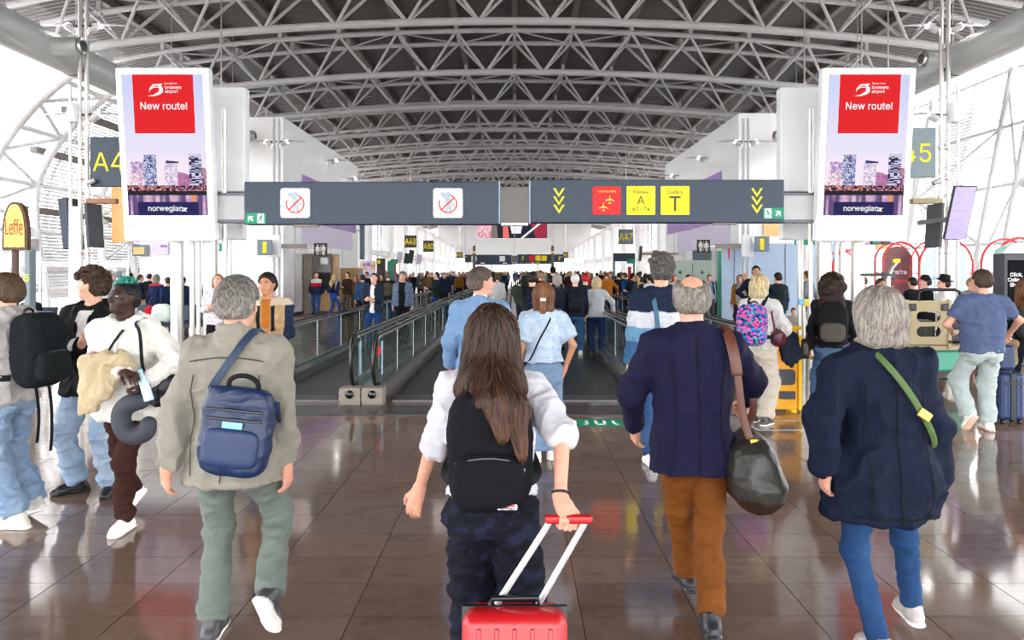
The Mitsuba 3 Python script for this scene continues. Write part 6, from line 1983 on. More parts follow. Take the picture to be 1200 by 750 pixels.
part(b, 'cushion', m, 'pillow_velvet', True, to)
b = thing('water_bottle', 'clear plastic water bottle with blue cap held by the young man in the white hoodie', 'bottle')
c = f(164, 453, 4.86)
prof = [(0, -.10), (.030, -.10), (.032, -.09), (.030, -.05), (.032, -.04), (.030, 0), (.032, .03), (.028, .06), (.012, .085), (.012, .10), (0, .10)]
lathe = trimesh.creation.revolve(np.array(prof), sections=20)
part(b, 'body', xf(lathe, trimesh.transformations.translation_matrix(c) @ rot([0, 1, 0], 18)), 'bottle_plastic', True, to)
part(b, 'cap', xf(trimesh.creation.cylinder(radius=.015, height=.022, sections=16), trimesh.transformations.translation_matrix(c) @ rot([0, 1, 0], 18) @ trimesh.transformations.translation_matrix([0, 0, .108])), 'poster_blue_text', False, to)
b = thing('shoulder_bag', 'black shoulder bag at the hip of the young man in the white hoodie', 'bag')
c = f(182, 456, 5.12)
S = Sdf()
S.ell(c, (.11, .09, .115), rz(-20) @ ry(-14), .03, '+', 3.2)
S.cone(c + [.06, .02, .09], c + [-.08, .0, .06], .05, .05, k=.06)
m = wrinkle(S.mesh(.009), .008, (12, 12, 12), 4)
v = np.array(m.vertices)
part(b, 'body', m, 'leather', True, to, color=cmul('#22262e', v, .35, 18))
part(b, 'shoulder_strap', strap_mesh([c + [.03, .07, .10], f(160, 420, 4.93), f(156, 385, 4.96), J['tr']((-.135, .06, 1.475)), J['tr']((-.135, -.03, 1.49)), J['tr']((-.15, -.13, 1.36)), c + [0, -.08, .10]], .014, 36), 'black_cloth', True, to)
part(b, 'cross_strap', strap_mesh([J['tr']((-.09, .13, 1.43)), J['tr']((-.03, .165, 1.33)), J['tr']((.05, .172, 1.20)), J['tr']((.12, .16, 1.10))], .010, 20), 'black_cloth', True, to)

# ---------------------------------------------------------------- 6 curly haired man in the black jacket
H = 1.80
x, f = place(103, 5.95, 168, H)
k, J, Mw, to = person('tall curly-haired man in a black hooded jacket and pale jeans looking to the side', x, 5.95, 168, H, 0, 'm',
    dict(lean=1, pelvis=(0, 0, .95), footL=ground(f, 124, 5.98), fyawL=25, footR=ground(f, 84, 6.02), fyawR=-35, handR=tuple(f(89, 404, 5.70)), handL=(-.24, .02, .86), elbR=(1, -.4, -.6), hdirR=(-.6, .2, .5), palmR=(-.3, -1, .2), curlR=1.4, hyaw=-72, hpitch=-3),
    'pale', ('curly', '#4c382a', .012), dict(fn=openfront('#17181b', '#dcd7d6', .048, -.03, 1.16), hem=.80, hem_w=.185, hem_d=.13, add=.022, hood=1, amp=.010, arm=(.080, .070, .056), name='jacket'), dict(fn=denim('#b4d0ee', '#e2eefa', .6), w=1.12, cuff=.072, knee=.074, amp=.013), ('#18191c', '#1a1b1f'))
# ---------------------------------------------------------------- 7 man in the grey hoodie at the edge
H = 1.77
x, f = place(4, 5.3, 78, H)
k, J, Mw, to = person('brown-haired man in a grey hoodie with a big dark backpack', x, 5.3, 78, H, 0, 'm',
    dict(lean=3, pelvis=(0, 0, .945), footL=tuple(f(14, 318 + 864 * 1.8 / 5.16, 5.16)), footR=(.10, -.14, 0), fpitR=18, handR=(.14, .30, 1.10), handL=(-.12, .32, 1.12), hdirR=(-.5, .8, .2), hdirL=(.5, .8, .2), hyaw=8),
    'pale', ('short', '#5a4433', .020), dict(c='#c9c4c0', hem=.86, hem_w=.185, hem_d=.135, add=.022, hood=1, amp=.010, arm=(.080, .070, .056), name='hoodie'), dict(fn=denim('#9fc0e4', '#cfe0f4', .55), w=1.12, cuff=.074, knee=.076, amp=.012), ('#c9c4bb', '#e8e6e0'))
def dangling(k, J, to, c):
    for dx, l in ((-.06, .42), (.05, .50)):
        part(k, 'hanging_strap', strap_mesh([J['tr'](c + [dx, -.02, -.22]), J['tr'](c + [dx + .01, -.03, -.22 - l * .5]), J['tr'](c + [dx - .005, -.02, -.22 - l])], .014, 12), 'black_cloth', True, to)
    part(k, 'pocket_print', xf(text('v', .05, .003, True), np.vstack([np.c_[J['R'] @ rz(60), J['tr'](c + [.13, -.09, -.02])], [0, 0, 0, 1]])), 'sign_slate', False, to)
backpack('big dark green-black travel backpack on the man in the grey hoodie', J, to, '#1c2529', .16, .13, .26, 1.22, 0, extra=dangling, pc='#232e30')

# ---------------------------------------------------------------- 8 woman in the pale blue top
H = 1.68
x, f = place(631, 7.0, 0, H)
def plaid(v, J):
    a = (np.abs(((v[:, 2] * 55) % 1) - .5) < .14) | (np.abs(((v[:, 0] * 55) % 1) - .5) < .14)
    return np.where(a[:, None], lin('#a4bcd8'), lin('#cddceb')) * (.93 + .14 * meshkit.noise(v * 18, 2))[:, None] * .85
k, J, Mw, to = person('woman in a pale blue short-sleeved top and light jeans walking onto the central walkway', x, 7.0, 0, H, 0, 'f',
    dict(lean=1, pelvis=(0, 0, .95), footL=(-.07, .0, 0), footR=(.08, .10, 0), handR=tuple(f(656, 432, 6.98)), handL=(-.22, .03, .88), elbR=(1, -.6, 0), hdirR=(-.3, .1, -1), palmR=(-.8, .2, 0), hyaw=-4),
    'tan', ('tied', '#7a4f33', .018, lambda q, c, v: c * (.8 + .6 * (np.abs(q[:, 0]) < .03))[:, None]), dict(fn=plaid, hem=.985, add=.026, sleeve=.36, arm=(.078, .082, .06), amp=.007, name='top'), dict(fn=denim('#95b6de', '#c2d8f0', .5), w=1.1, cuff=.085, knee=.078, amp=.008), ('#d8d4cc', '#ecebe6'))
b = thing('crossbody_bag_strap', 'thin black crossbody strap over the pale blue top', 'strap')
tr = J['tr']
part(b, 'strap', strap_mesh([tr((.09, .08, 1.44)), tr((.085, -.02, 1.485)), tr((.06, -.125, 1.41)), tr((-.04, -.155, 1.22)), tr((-.13, -.14, 1.03)), tr((-.19, -.05, .96))], .009, 26), 'black_cloth', True, to)
b = thing('hair_claw', 'pale pearl hair clip at the back of the woman in the pale blue top', 'hair clip')
h = J['head']
part(b, 'clip', xf(rbox(-.028, .028, -.02, .02, -.016, .016, .008), np.vstack([np.c_[J['H'], h((0, -.155, 1.60))], [0, 0, 0, 1]])), 'white_gloss', True, to)

# ---------------------------------------------------------------- 9 man in the light blue blazer
H = 1.82
x, f = place(556, 6.6, 0, H)
k, J, Mw, to = person('man in a light blue blazer on the central walkway, turning his head to talk', x, 6.6, -8, H, 0, 'm',
    dict(lean=3, footL=(-.09, .02, 0), footR=(.09, .16, 0), hyaw=-62, hpitch=2, handL=(-.27, .08, .90), handR=(.26, .05, .88)),
    'pink', ('short', '#5d5048', .017, lambda q, c, v: c * (1 + .6 * np.clip((1.69 - q[:, 2]) / .08, 0, 1))[:, None]), dict(c='#8db2de', hem=.80, add=.016, collar=.06, amp=.006, arm=(.074, .062, .050), name='blazer'), dict(c='#2b3242'), ('#222226', '#222226'))
part(k, 'shirt_collar', cyl(J['tr']((0, -.015, 1.49)), J['tr']((0, -.008, 1.527)), .066, 18, .062), 'white_flat', True, to)

# ---------------------------------------------------------------- 10 man in the striped sweater
H = 1.93
x, f = place(769, 6.8, 0, H)
def stripes(v, J):
    z = v[:, 2] + .006 * np.sin(v[:, 0] * 30)
    c = np.where((z > 1.30)[:, None], lin('#1d2840'), np.where((z > 1.17)[:, None], lin('#d5d8e0'), np.where((z > 1.045)[:, None], lin('#6f9cbd'), lin('#3f6a92'))))
    return c * (.9 + .2 * meshkit.noise(v * 30, 2))[:, None] * .75
k, J, Mw, to = person('tall man with curly greying hair and a navy, white and blue striped sweater', x, 6.8, 0, H, 0, 'm',
    dict(lean=2, footL=(-.08, .02, 0), footR=(.09, .1, 0), hyaw=3),
    'pink', ('curly', '#6a6661', .010), dict(fn=stripes, hem=.86, add=.022, amp=.010, freq=(9, 9, 5), arm=(.076, .064, .052), name='sweater'), dict(fn=denim('#3a5f96', '#6c92c4')), ('#eeeeee', '#eeeeee'))
b = thing('bag_strap', 'teal webbing strap with buckle down the back of the striped sweater', 'strap')
tr = J['tr']
part(b, 'strap', strap_mesh([tr((-.11, .10, 1.42)), tr((-.105, 0, 1.475)), tr((-.09, -.115, 1.42)), tr((-.07, -.155, 1.28)), tr((-.05, -.16, 1.10)), tr((-.02, -.16, .98))], .022, 24), 'strap_teal', True, to)
part(b, 'cross_strap', strap_mesh([tr((-.06, -.165, 1.10)), tr((.03, -.168, 1.115)), tr((.13, -.14, 1.13)), tr((.185, -.05, 1.14))], .014, 16, (0, 1, 0)), 'strap_teal', True, to)
part(b, 'buckle', xf(rbox(-.03, .03, -.012, 0, -.02, .02, .004), np.vstack([np.c_[J['R'], tr((-.055, -.168, 1.105))], [0, 0, 0, 1]])), 'steel', False, to)

# ---------------------------------------------------------------- 13 woman with the floral backpack
H = 1.74
x, f = place(884, 8.7, -38, H)
k, J, Mw, to = person('blond woman in a pale cardigan and off-white trousers by the yellow barrier', x, 8.7, -38, H, 0, 'f',
    dict(lean=2, footL=(-.08, .08, 0), footR=(.09, -.06, 0), handR=(.16, .26, 1.02), handL=(-.14, .30, 1.04), elbR=(1, -.6, -.4), hyaw=-14),
    'pale', ('bob', '#cbb88e', .022), dict(c='#d9d6d3', hem=.90, add=.022, amp=.009, arm=(.074, .066, .052), name='cardigan'), dict(c='#d7cbbb', w=1.15, cuff=.08, knee=.078, amp=.008), ('#3a3634', '#d9d4c8'))
def blossoms(v, J):
    c = np.tile(lin('#16264f'), (len(v), 1))
    for i, (cc, fq, th) in enumerate((('#2b56b8', 44, .50), ('#1f9aa0', 38, .60), ('#e03a86', 30, .66), ('#f06aa8', 47, .72))):
        n = meshkit.noise(v * fq + i * 7, i + 2)
        c[n > th] = lin(cc)
    return c
backpack('backpack printed with pink, blue and teal flowers on the blond woman', J, to, '#16264f', .165, .12, .24, 1.18, 0, fn=blossoms)
b = thing('carried_coat', 'navy coat hanging over the arm of the blond woman with the floral backpack', 'coat')
S = Sdf()
for t in np.linspace(-.09, .10, 5):
    p0 = np.array([.18 + t * .4, .26 + t, 1.04])
    S.cone(p0, p0 + [.05, .02, -.02], .05, .045, k=.04)
    S.cone(p0 + [.05, .02, -.02], p0 + [.10 + t * .3, .04, -.36 + abs(t)], .045, .03, k=.04)
m = wrinkle(S.mesh(.012), .012, (12, 12, 5), 3)
part(b, 'cloth', m, 'cloth', True, to, color=cmul('#20283c', np.array(m.vertices), .3, 14))
b = thing('handbag', 'burgundy soft handbag at the hip of the blond woman with the floral backpack', 'bag')
S = Sdf()
S.ell((.21, .05, 1.03), (.07, .15, .10), ry(8), .03, '+', 2.6)
m = wrinkle(S.mesh(.010), .006, (14, 14, 14), 3)
part(b, 'body', m, 'leather', True, to, color=cmul('#6a1f34', np.array(m.vertices), .2, 14))
part(b, 'shoulder_strap', strap_mesh([(.205, -.06, 1.08), J['tr']((.185, -.09, 1.25)), J['tr']((.155, -.05, 1.462)), J['tr']((.155, .05, 1.45)), J['tr']((.19, .12, 1.25)), (.21, .14, 1.08)], .012, 26), 'burgundy', True, to)

# ---------------------------------------------------------------- 14 woman with dark curls
H = 1.73
x, f = place(969, 8.8, -22, H)
k, J, Mw, to = person('dark curly-haired woman in jeans walking between the barrier and the cart', x, 8.8, -22, H, 0, 'f',
    dict(lean=4, footL=ground(f, 951, 8.86), fpitL=22, footR=(.08, .26, 0), handR=(.2, .22, 1.0), handL=(-.25, .0, .88), hyaw=-10),
    'tan', ('wavy', '#33231d', .030), dict(c='#26272b', hem=.90, add=.020, amp=.008, name='jacket'), dict(fn=denim('#4d6f96', '#7d9cc0'), w=1.08, cuff=.07, amp=.01), ('#b9bcc4', '#d8d8d8'))
backpack('black backpack with grey front pocket on the dark curly-haired woman', J, to, '#191b20', .165, .12, .25, 1.19, 0, pc='#6b655e')
b = thing('tote_bag', 'dark brown bag hanging at the left side of the dark curly-haired woman', 'bag')
S = Sdf()
S.ell((-.30, -.02, .88), (.05, .14, .12), np.eye(3), .03, '+', 4)
m = S.mesh(.012)
part(b, 'body', m, 'leather', True, to, color=cmul('#3b2a22', np.array(m.vertices), .3, 14))
part(b, 'handle', tube(spline([(-.30, -.09, .98), (-.27, -.05, 1.10), (-.27, .03, 1.10), (-.30, .06, .98)], 12), .009, 6), 'bag_brown', True, to)

# ---------------------------------------------------------------- 15 man in the blue T-shirt
H = 1.81
x, f = place(1146, 8.2, 0, H)
k, J, Mw, to = person('sturdy man in a slate blue T-shirt and pale grey trousers pushing a navy suitcase', x, 8.2, 0, H, 0, 'm',
    dict(lean=2, footL=ground(f, 1137, 8.25), fpitL=48, footR=ground(f, 1152, 8.35), handR=tuple(f(1176, 392, 8.42)), handL=(-.20, .26, 1.10), elbR=(1, -.8, -.1), elbL=(-1, -.7, -.2), hdirR=(0, .6, -.5), palmR=(0, .2, -1), curlR=1.2, hyaw=0),
    'pink', ('crop', '#4a3a2e', .009), dict(c='#6f80aa', hem=.87, hem_w=.20, hem_d=.145, add=.018, sleeve=.34, arm=(.082, .076, .06), amp=.008, name='tshirt'), dict(c='#c4d2d0', w=1.12, cuff=.072, knee=.078, amp=.007), ('#e9e7e4', '#d4b7a0'), fat=.035, sw=.19)
b = thing('carried_coat', 'beige coat draped over the handle of the navy suitcase', 'coat')
xx = at(1188, 0, 8.6)[0]
S = Sdf()
S.cone((xx - .09, 8.86, .92), (xx + .09, 8.82, .94), .05, .05, k=.04)
for t in np.linspace(0, 1, 4):
    S.cone((xx - .07 + .17 * t, 8.86, .94), (xx + .02 + .14 * t, 8.90, .60 + .1 * t), .045, .03, k=.04)
    S.cone((xx - .07 + .17 * t, 8.86, .94), (xx - .10 + .12 * t, 8.93, .70), .045, .03, k=.04)
m = wrinkle(S.mesh(.012), .010, (14, 14, 5), 3)
part(b, 'cloth', m, 'cloth', True, color=cmul('#b79c78', np.array(m.vertices), .3, 14))

# ---------------------------------------------------------------- 17 woman at the right edge
H = 1.70
x, f = place(1196, 9.2, -25, H)
k, J, Mw, to = person('woman with brown hair and black clothes at the right edge, wearing a grey backpack', x, 9.2, -25, H, 0, 'f', dict(lean=2, hyaw=-5, footL=(-.08, .15, 0)), 'pale', ('long', '#6b4630', .014), dict(c='#1d1d22', hem=.9, add=.016), dict(c='#1f2230'), ('#222226', '#333333'))
backpack('grey-green backpack on the woman with brown hair at the right edge', J, to, '#4b5350', .14, .09, .2, 1.2, 1)

# ---------------------------------------------------------------- 18 man in the varsity jacket
H = 1.77
x, f = place(308, 8.1, 188, H)
def varsity(v, J):
    q = torso_q(v, J)
    c = np.where((np.abs(q[:, 0]) > .195)[:, None], lin('#23304a'), lin('#c9a77c'))
    c = np.where(((np.abs(q[:, 0]) < .045) & (q[:, 1] > .06) & (q[:, 2] > 1.18))[:, None], lin('#c9792c'), c)
    c = np.where(((np.abs(np.abs(q[:, 0]) - .075) < .02) & (q[:, 1] > .06))[:, None], lin('#1d1d20'), c)
    c = np.where((q[:, 2] > 1.42)[:, None] & (np.abs(q[:, 0]) > .05)[:, None], lin('#e2d2b8'), c)
    return c * (.88 + .24 * meshkit.noise(v * 20, 3))[:, None] * .7
k, J, Mw, to = person('dark-haired man in a tan varsity jacket with navy sleeves behind the grey-haired man', x, 8.1, 188, H, 0, 'm',
    dict(lean=3, handL=(-.12, .28, 1.10), handR=(.16, .26, 1.06), hdirL=(.8, .5, 0), hdirR=(-.8, .5, 0), hyaw=-14, footL=(-.09, .15, 0)),
    'tan', ('short', '#2a211c', .014), dict(fn=varsity, hem=.86, add=.022, collar=.04, amp=.009, arm=(.078, .068, .054)), dict(fn=denim()), ('#eeeeee', '#eeeeee'))
# ================================================================== TRAVELLERS FURTHER BACK
POSE = {
    'stand': dict(handL=(-.25, .03, .87), handR=(.25, .03, .87)),
    'walk': dict(lean=3, footL=(-.09, .26, 0), footR=(.09, -.24, 0), fpitR=28, handL=(-.25, -.12, .89), handR=(.25, .18, .90)),
    'walk2': dict(lean=3, footR=(.09, .24, 0), footL=(-.09, -.24, 0), fpitL=28, handR=(.25, -.10, .89), handL=(-.25, .16, .90)),
    'phone': dict(lean=2, handL=(-.08, .30, 1.14), handR=(.10, .30, 1.16), hdirL=(.4, .7, .3), hdirR=(-.4, .7, .3), hpitch=-14),
    'rail': dict(lean=6, handR=(.38, .22, .98), handL=(-.25, .05, .88), hdirR=(.3, .8, -.2), elbR=(1, -.5, .1)),
    'pockets': dict(handL=(-.21, .04, .92), handR=(.21, .04, .92), elbL=(-1, -.6, 0), elbR=(1, -.6, 0)),
    'hips': dict(handL=(-.19, .02, 1.02), handR=(.19, .02, 1.02), elbL=(-1, -.3, 0), elbR=(1, -.3, 0), hdirL=(.6, .5, -.3), hdirR=(-.6, .5, -.3)),
    'drag': dict(lean=4, handR=(.30, -.16, .86), handL=(-.25, .10, .9), footL=(-.09, .2, 0), footR=(.09, -.15, 0)),
    'cross': dict(handL=(.12, .20, 1.14), handR=(-.12, .22, 1.20), elbL=(-1, -.2, -.3), elbR=(1, -.2, -.3), hdirL=(.9, .2, .1), hdirR=(-.9, .2, .2)),
}
def simple(label, px, d, heading, top, legs, hair=('short', '#3a2a20'), H=1.74, sex='m', pose='stand', skin='pale', bag=None, lod=None, group=None, hyaw=0, x=None, shoes='#2a2a2e', bagdesc=None, **tk):
    xx = at(px, 0, d)[0] if x is None else x
    lod = (1 if d < 16 else 2) if lod is None else lod
    P = {**POSE[pose], 'hyaw': hyaw}
    t = dict(hem=.86, add=.018, amp=.006, name='jacket', **tk)
    t.update(dict(fn=top) if callable(top) else dict(c=top))
    l = dict(fn=legs) if callable(legs) else dict(c=legs)
    k, J, Mw, to = person(label, xx, d, heading, H, lod, sex, P, skin, hair, t, l, (shoes, '#d8d6d0' if shoes != '#2a2a2e' else '#2a2a2e'), group)
    if bag:
        backpack(bagdesc or 'backpack on the ' + label.split(' ')[0], J, to, bag, .145, .10, .22, 1.2, lod, pocket=lod < 2)
    return k
JEANS, DARK = '#4a70a4', '#23262e'
def bands(rows, side=None):
    def fn(v, J):
        z = v[:, 2]
        c = np.tile(lin(rows[0][1]), (len(v), 1))
        for zz, col in rows[1:]:
            c[z < zz] = lin(col)
        if side is not None:
            c[np.abs(torso_q(v, J)[:, 0]) > side[0]] = lin(side[1])
        return c * .75
    return fn
def spots(a, b, f=40, th=.6):
    return lambda v, J: np.where((meshkit.noise(v * f, 3) > th)[:, None], lin(b), lin(a)) * .8
# ---- on the incoming walkway
simple('man in sunglasses, dark jacket and white T-shirt riding the incoming walkway', 432, 17, 176, lambda v, J: np.where(((np.abs(torso_q(v, J)[:, 0]) < .05) & (torso_q(v, J)[:, 1] > .05))[:, None], lin('#e4e2e0'), lin('#1d2636')), '#2c5aa6', ('short', '#2a211c'), 1.75, pose='phone', lod=1, collar=.05)
simple('man with grey cap and grey leather jacket riding the incoming walkway', 466, 19.6, 178, lambda v, J: np.where(((np.abs(torso_q(v, J)[:, 0]) < .085) & (torso_q(v, J)[:, 1] > .05))[:, None], lin('#121215'), lin('#5a6a80') * (.5 + meshkit.noise(v * 30, 2))[:, None]), '#1c1d22', ('short', '#6b7270', .024), 1.78, lod=1)
simple('dark-haired man in a dark green jacket looking at his phone on the incoming walkway', 505, 27, 110, '#22352f', '#2c5aa6', ('short', '#1d1816'), 1.76, pose='phone')
simple('man in a mustard jacket far along the incoming walkway, carrying a black bag', 532, 42, 180, '#c07a22', DARK, ('short', '#3a2a20'))
simple('person in navy behind the dark green jacket man on the incoming walkway', 515, 33, 175, '#23304a', DARK)
for i, (pxv, d) in enumerate(((541, 50), (547, 56), (551, 63))):
    simple('person in blue and dark clothes in the group far along the incoming walkway', pxv, d, 180, ('#2b56a8', '#23304a', '#3b4a66')[i], DARK, group='group far along the incoming walkway')
# ---- concourse on the toilet side
simple('man in a white, red and navy jacket and blue jeans by the kiosk', 365, 30, 184, bands([(9, '#e8e6e4'), (1.33, '#d0202c'), (1.18, '#22304e')], (.21, '#22304e')), '#3b6cb4', ('short', '#6a4a34'), 1.76, pose='walk', lod=1)
simple('long-haired blond woman in a cobalt top seen from behind near the kiosk', 386, 28.5, -25, bands([(9, '#e6e2da'), (1.14, '#1c48b8')], (.19, '#1f2a44')), '#3f6cae', ('long', '#c9ab78'), 1.70, 'f', pose='walk2', bag='#1d2740', bagdesc='navy backpack of the long-haired blond woman near the kiosk', lod=1)
simple('man in a dark brown jacket facing the beige partition', 401, 30, 150, '#4a3a2c', '#6c645a', ('short', '#4b3524'), 1.76, pose='phone')
simple('ginger woman beside the man in the dark brown jacket', 410.5, 31, 170, '#8a6a4c', '#55504a', ('long', '#8a4a22'), 1.62, 'f')
simple('person in a blue denim jacket seen from behind next to the walkway', 419, 25, 10, '#3a6496', '#1d2026', ('short', '#3a2218'), 1.68, lod=1)
simple('man with sunglasses on his head behind the denim jacket', 424, 33, 160, '#2a3a55', DARK, ('short', '#2a211c'), 1.76)
simple('grey-haired person with a khaki backpack behind the man in sunglasses', 449, 24, 5, '#23272e', '#2b3f66', ('crop', '#6c655c'), 1.76, bag='#6a6756', bagdesc='khaki backpack on the grey-haired person behind the man in sunglasses', lod=1)
simple('woman with auburn hair between the two walkway riders', 441, 32, 170, '#5a4334', DARK, ('long', '#6b3a20'), 1.66, 'f')
for i, (pxv, d, t_, l_, hc, sx) in enumerate(((478, 45, '#20242c', DARK, '#2a211c', 'm'), (487, 40, '#7e8a94', '#33363c', '#5a4632', 'f'), (495, 38, '#b58a62', '#3a3a40', '#3a2a20', 'f'), (500, 43, '#8c5f3d', DARK, '#30221a', 'm'), (512, 46, '#2c62c0', '#20242c', '#221a16', 'm'), (519, 48, '#31353f', DARK, '#3a2a20', 'm'), (525, 52, '#22346a', DARK, '#2a211c', 'm'), (470, 50, '#c43a3a', '#2c2c30', '#3a2a20', 'f'))):
    simple(f'{("man in a black coat","woman in a grey top","woman in a light brown jacket","man in a tan jacket","man in a bright blue jacket","man in a charcoal jacket","man in a royal navy coat","woman in a red top")[i]} standing at the gate fronts beyond the incoming walkway', pxv, d, 170 + 25 * (i % 3), t_, l_, ('short' if sx == 'm' else 'long', hc), 1.72, sx, pose=('stand', 'phone', 'pockets')[i % 3])
# ---- lounge on the far side of the display, queueing
simple('person in teal with a blue cap queueing before the white lounge wall', 133, 22.5, 10, '#3a7a78', '#2a2d34', ('short', '#2d4668', .02), 1.80, bag='#2c9088', bagdesc='teal backpack in the queue before the white lounge wall', lod=1)
simple('dark-haired man in a navy jacket with red collar in the lounge queue', 146, 23.5, -30, bands([(9, '#b5202c'), (1.44, '#1c2745')]), DARK, ('short', '#1d1816'), 1.74, lod=1)
simple('man in navy leaning on the counter in the lounge queue', 158, 24.6, -60, '#1d2a4a', DARK, ('short', '#4b3020'), 1.68)
simple('dark-haired woman at the left end of the lounge queue', 120, 23, 20, '#c8ccd0', DARK, ('long', '#241a16'), 1.68, 'f')
simple('grey-blond woman in a navy jacket and red scarf seen from behind in the lounge', 177, 21, -8, bands([(9, '#c8323a'), (1.43, '#16244a')]), DARK, ('bob', '#8d8578'), 1.70, 'f', lod=1)
simple('person in a dark blue jacket half hidden by the steel pylon', 208, 20.5, 15, '#1f3358', '#8a7f6c', ('short', '#2a211c'), 1.64, lod=1)
simple('person in blue bending over between the steel tubes', 191, 21, 60, '#23406e', '#7c5a44', ('short', '#3a2a20'), 1.62)
simple('woman with ginger hair and a white patterned blouse beside the steel tubes', 249, 13.2, 186, spots('#e8e4e8', '#a8a4bc', 60, .62), '#191a20', ('bob', '#a8683c'), 1.74, 'f', pose='phone', lod=1)
for i, (pxv, d) in enumerate(((112, 26), (127, 26.5), (169, 27.2), (240, 27.5), (262, 27.8))):
    simple(('person in dark clothes far back in the lounge behind the young man with green hair', 'person in blue far back in the lounge queue', 'person in black far back beside the orange board', 'man in grey behind the woman in the patterned blouse', 'dark-clothed person behind the grey-haired man')[i], pxv, d, (20, 170, 0, 200, 150)[i], ('#23262e', '#2a4a80', '#1a1b20', '#70757a', '#24262c')[i], DARK, ('short', '#2a211c'), 1.7)
def seated(label, px, d, heading, top, legs, hair, H, sex='m', skin='pale', z=.43):
    P = dict(pelvis=(0, -.05, z + .10), lean=6, footL=(-.10, .42, 0), footR=(.10, .40, 0), handL=(-.12, .30, z + .22), handR=(.12, .30, z + .22), hdirL=(.3, .8, -.1), hdirR=(-.3, .8, -.1))
    return person(label, at(px, 0, d)[0], d, heading, H, 1, sex, P, skin, hair, dict(c=top, hem=.84, add=.016, name='jacket'), dict(c=legs), ('#2a2a2e', '#2a2a2e'))
seated('dark-haired person sitting in the lounge seats behind the grey hoodie, seen from behind', 31, 18.25, 0, '#1f2228', '#23262e', ('short', '#241d1a'), 1.72)
seated('blond child sitting in the lounge seats and facing the concourse', 160, 20.2, 180, '#23406e', '#30343c', ('bob', '#c9a878'), 1.34, 'f')
# bags on the lounge seats
for lab, pxv, pyv, d, m, w, h in (('bright red bag on the lounge seats beside the steel pylon', 172, 365, 20.0, 'red_cloth', .16, .38), ('pale green and grey backpack on the lounge seats beside the red bag', 184, 370, 19.9, 'pale_green', .26, .42)):
    p = at(pxv, pyv, d)
    k = thing('luggage_bag', lab, 'bag')
    S = Sdf()
    S.ell((p[0], d, .40 + h * .62), (w, .15, h * .62), np.eye(3), .03, '+', 3)
    part(k, 'body', wrinkle(S.mesh(.02), .012, (9, 9, 9), 3), m, True)
    part(k, 'grab_handle', tube(spline([(p[0] - .06, d, .40 + h * 1.18), (p[0] - .04, d, .4 + h * 1.36), (p[0] + .04, d, .4 + h * 1.36), (p[0] + .06, d, .40 + h * 1.18)], 10), .012, 6), 'black_cloth', True)
# ---- the central walkways, walking away
simple('white-haired man in a navy jacket and jeans on the central walkway', 668, 15.3, 0, '#1b2138', '#3f6ca6', ('short', '#e2e0dc'), 1.74, pose='walk', bag='#1c2233', bagdesc='dark backpack on the white-haired man beside the handrail', shoes='#d8d8d6')
simple('blond woman in a pale grey top resting a hand on the walkway handrail', 693, 15.6, -6, '#c6c9ce', '#24386a', ('bob', '#c3b28c'), 1.68, 'f', pose='rail')
simple('dark-haired man with a navy backpack and olive duffel on the central walkway', 618, 13.6, 2, '#1e2433', '#2a3348', ('short', '#241d1a'), 1.78, pose='walk', bag='#182238', bagdesc='navy backpack on the dark-haired man with the olive duffel')
k = thing('duffel_bag', 'olive green duffel carried at the left side of the dark-haired man on the central walkway', 'bag')
p = at(603, 350, 13.5)
S = Sdf()
S.cone(p + [-.06, 0, .14], p + [.08, .02, -.16], .11, .12, k=.03)
m = wrinkle(S.mesh(.014), .01, (9, 9, 9), 3)
part(k, 'body', m, 'cloth', True, color=cmul('#3c4436', np.array(m.vertices)))
part(k, 'shoulder_strap', strap_mesh([p + [-.05, 0, .24], p + [.08, .02, .36], p + [.22, .02, .40]], .018, 12), 'black_cloth', True)
simple('grey-haired woman in a blue-grey jacket on the central walkway', 647, 16.8, 4, '#6c7a90', '#3a3f4a', ('bob', '#a8a098'), 1.74, 'f', pose='walk', bag='#2b3346', bagdesc='dark rucksack on the grey-haired woman in the blue-grey jacket')
simple('person in a dark cap ahead of the woman in the pale blue top', 639, 18.5, 0, '#2d2a28', DARK, ('short', '#15161a', .02), 1.68)
simple('person with a red cap ahead of the couple on the central walkway', 680, 17.4, 5, '#31384a', DARK, ('short', '#c0202c', .02), 1.74)
simple('woman in a yellow jacket further along the central walkway', 648, 26, 0, '#d0a02c', DARK, ('long', '#5a4030'), 1.64, 'f')
simple('man in denim on the walkway beyond the talking man', 566, 29, 4, '#5a7aa0', '#3a5a90', ('short', '#3a2a20'), 1.76)
simple('person in white beyond the talking man on the left central walkway', 577, 24, 0, '#e4e4e6', '#2a2d36', ('short', '#5b4636'), 1.70)
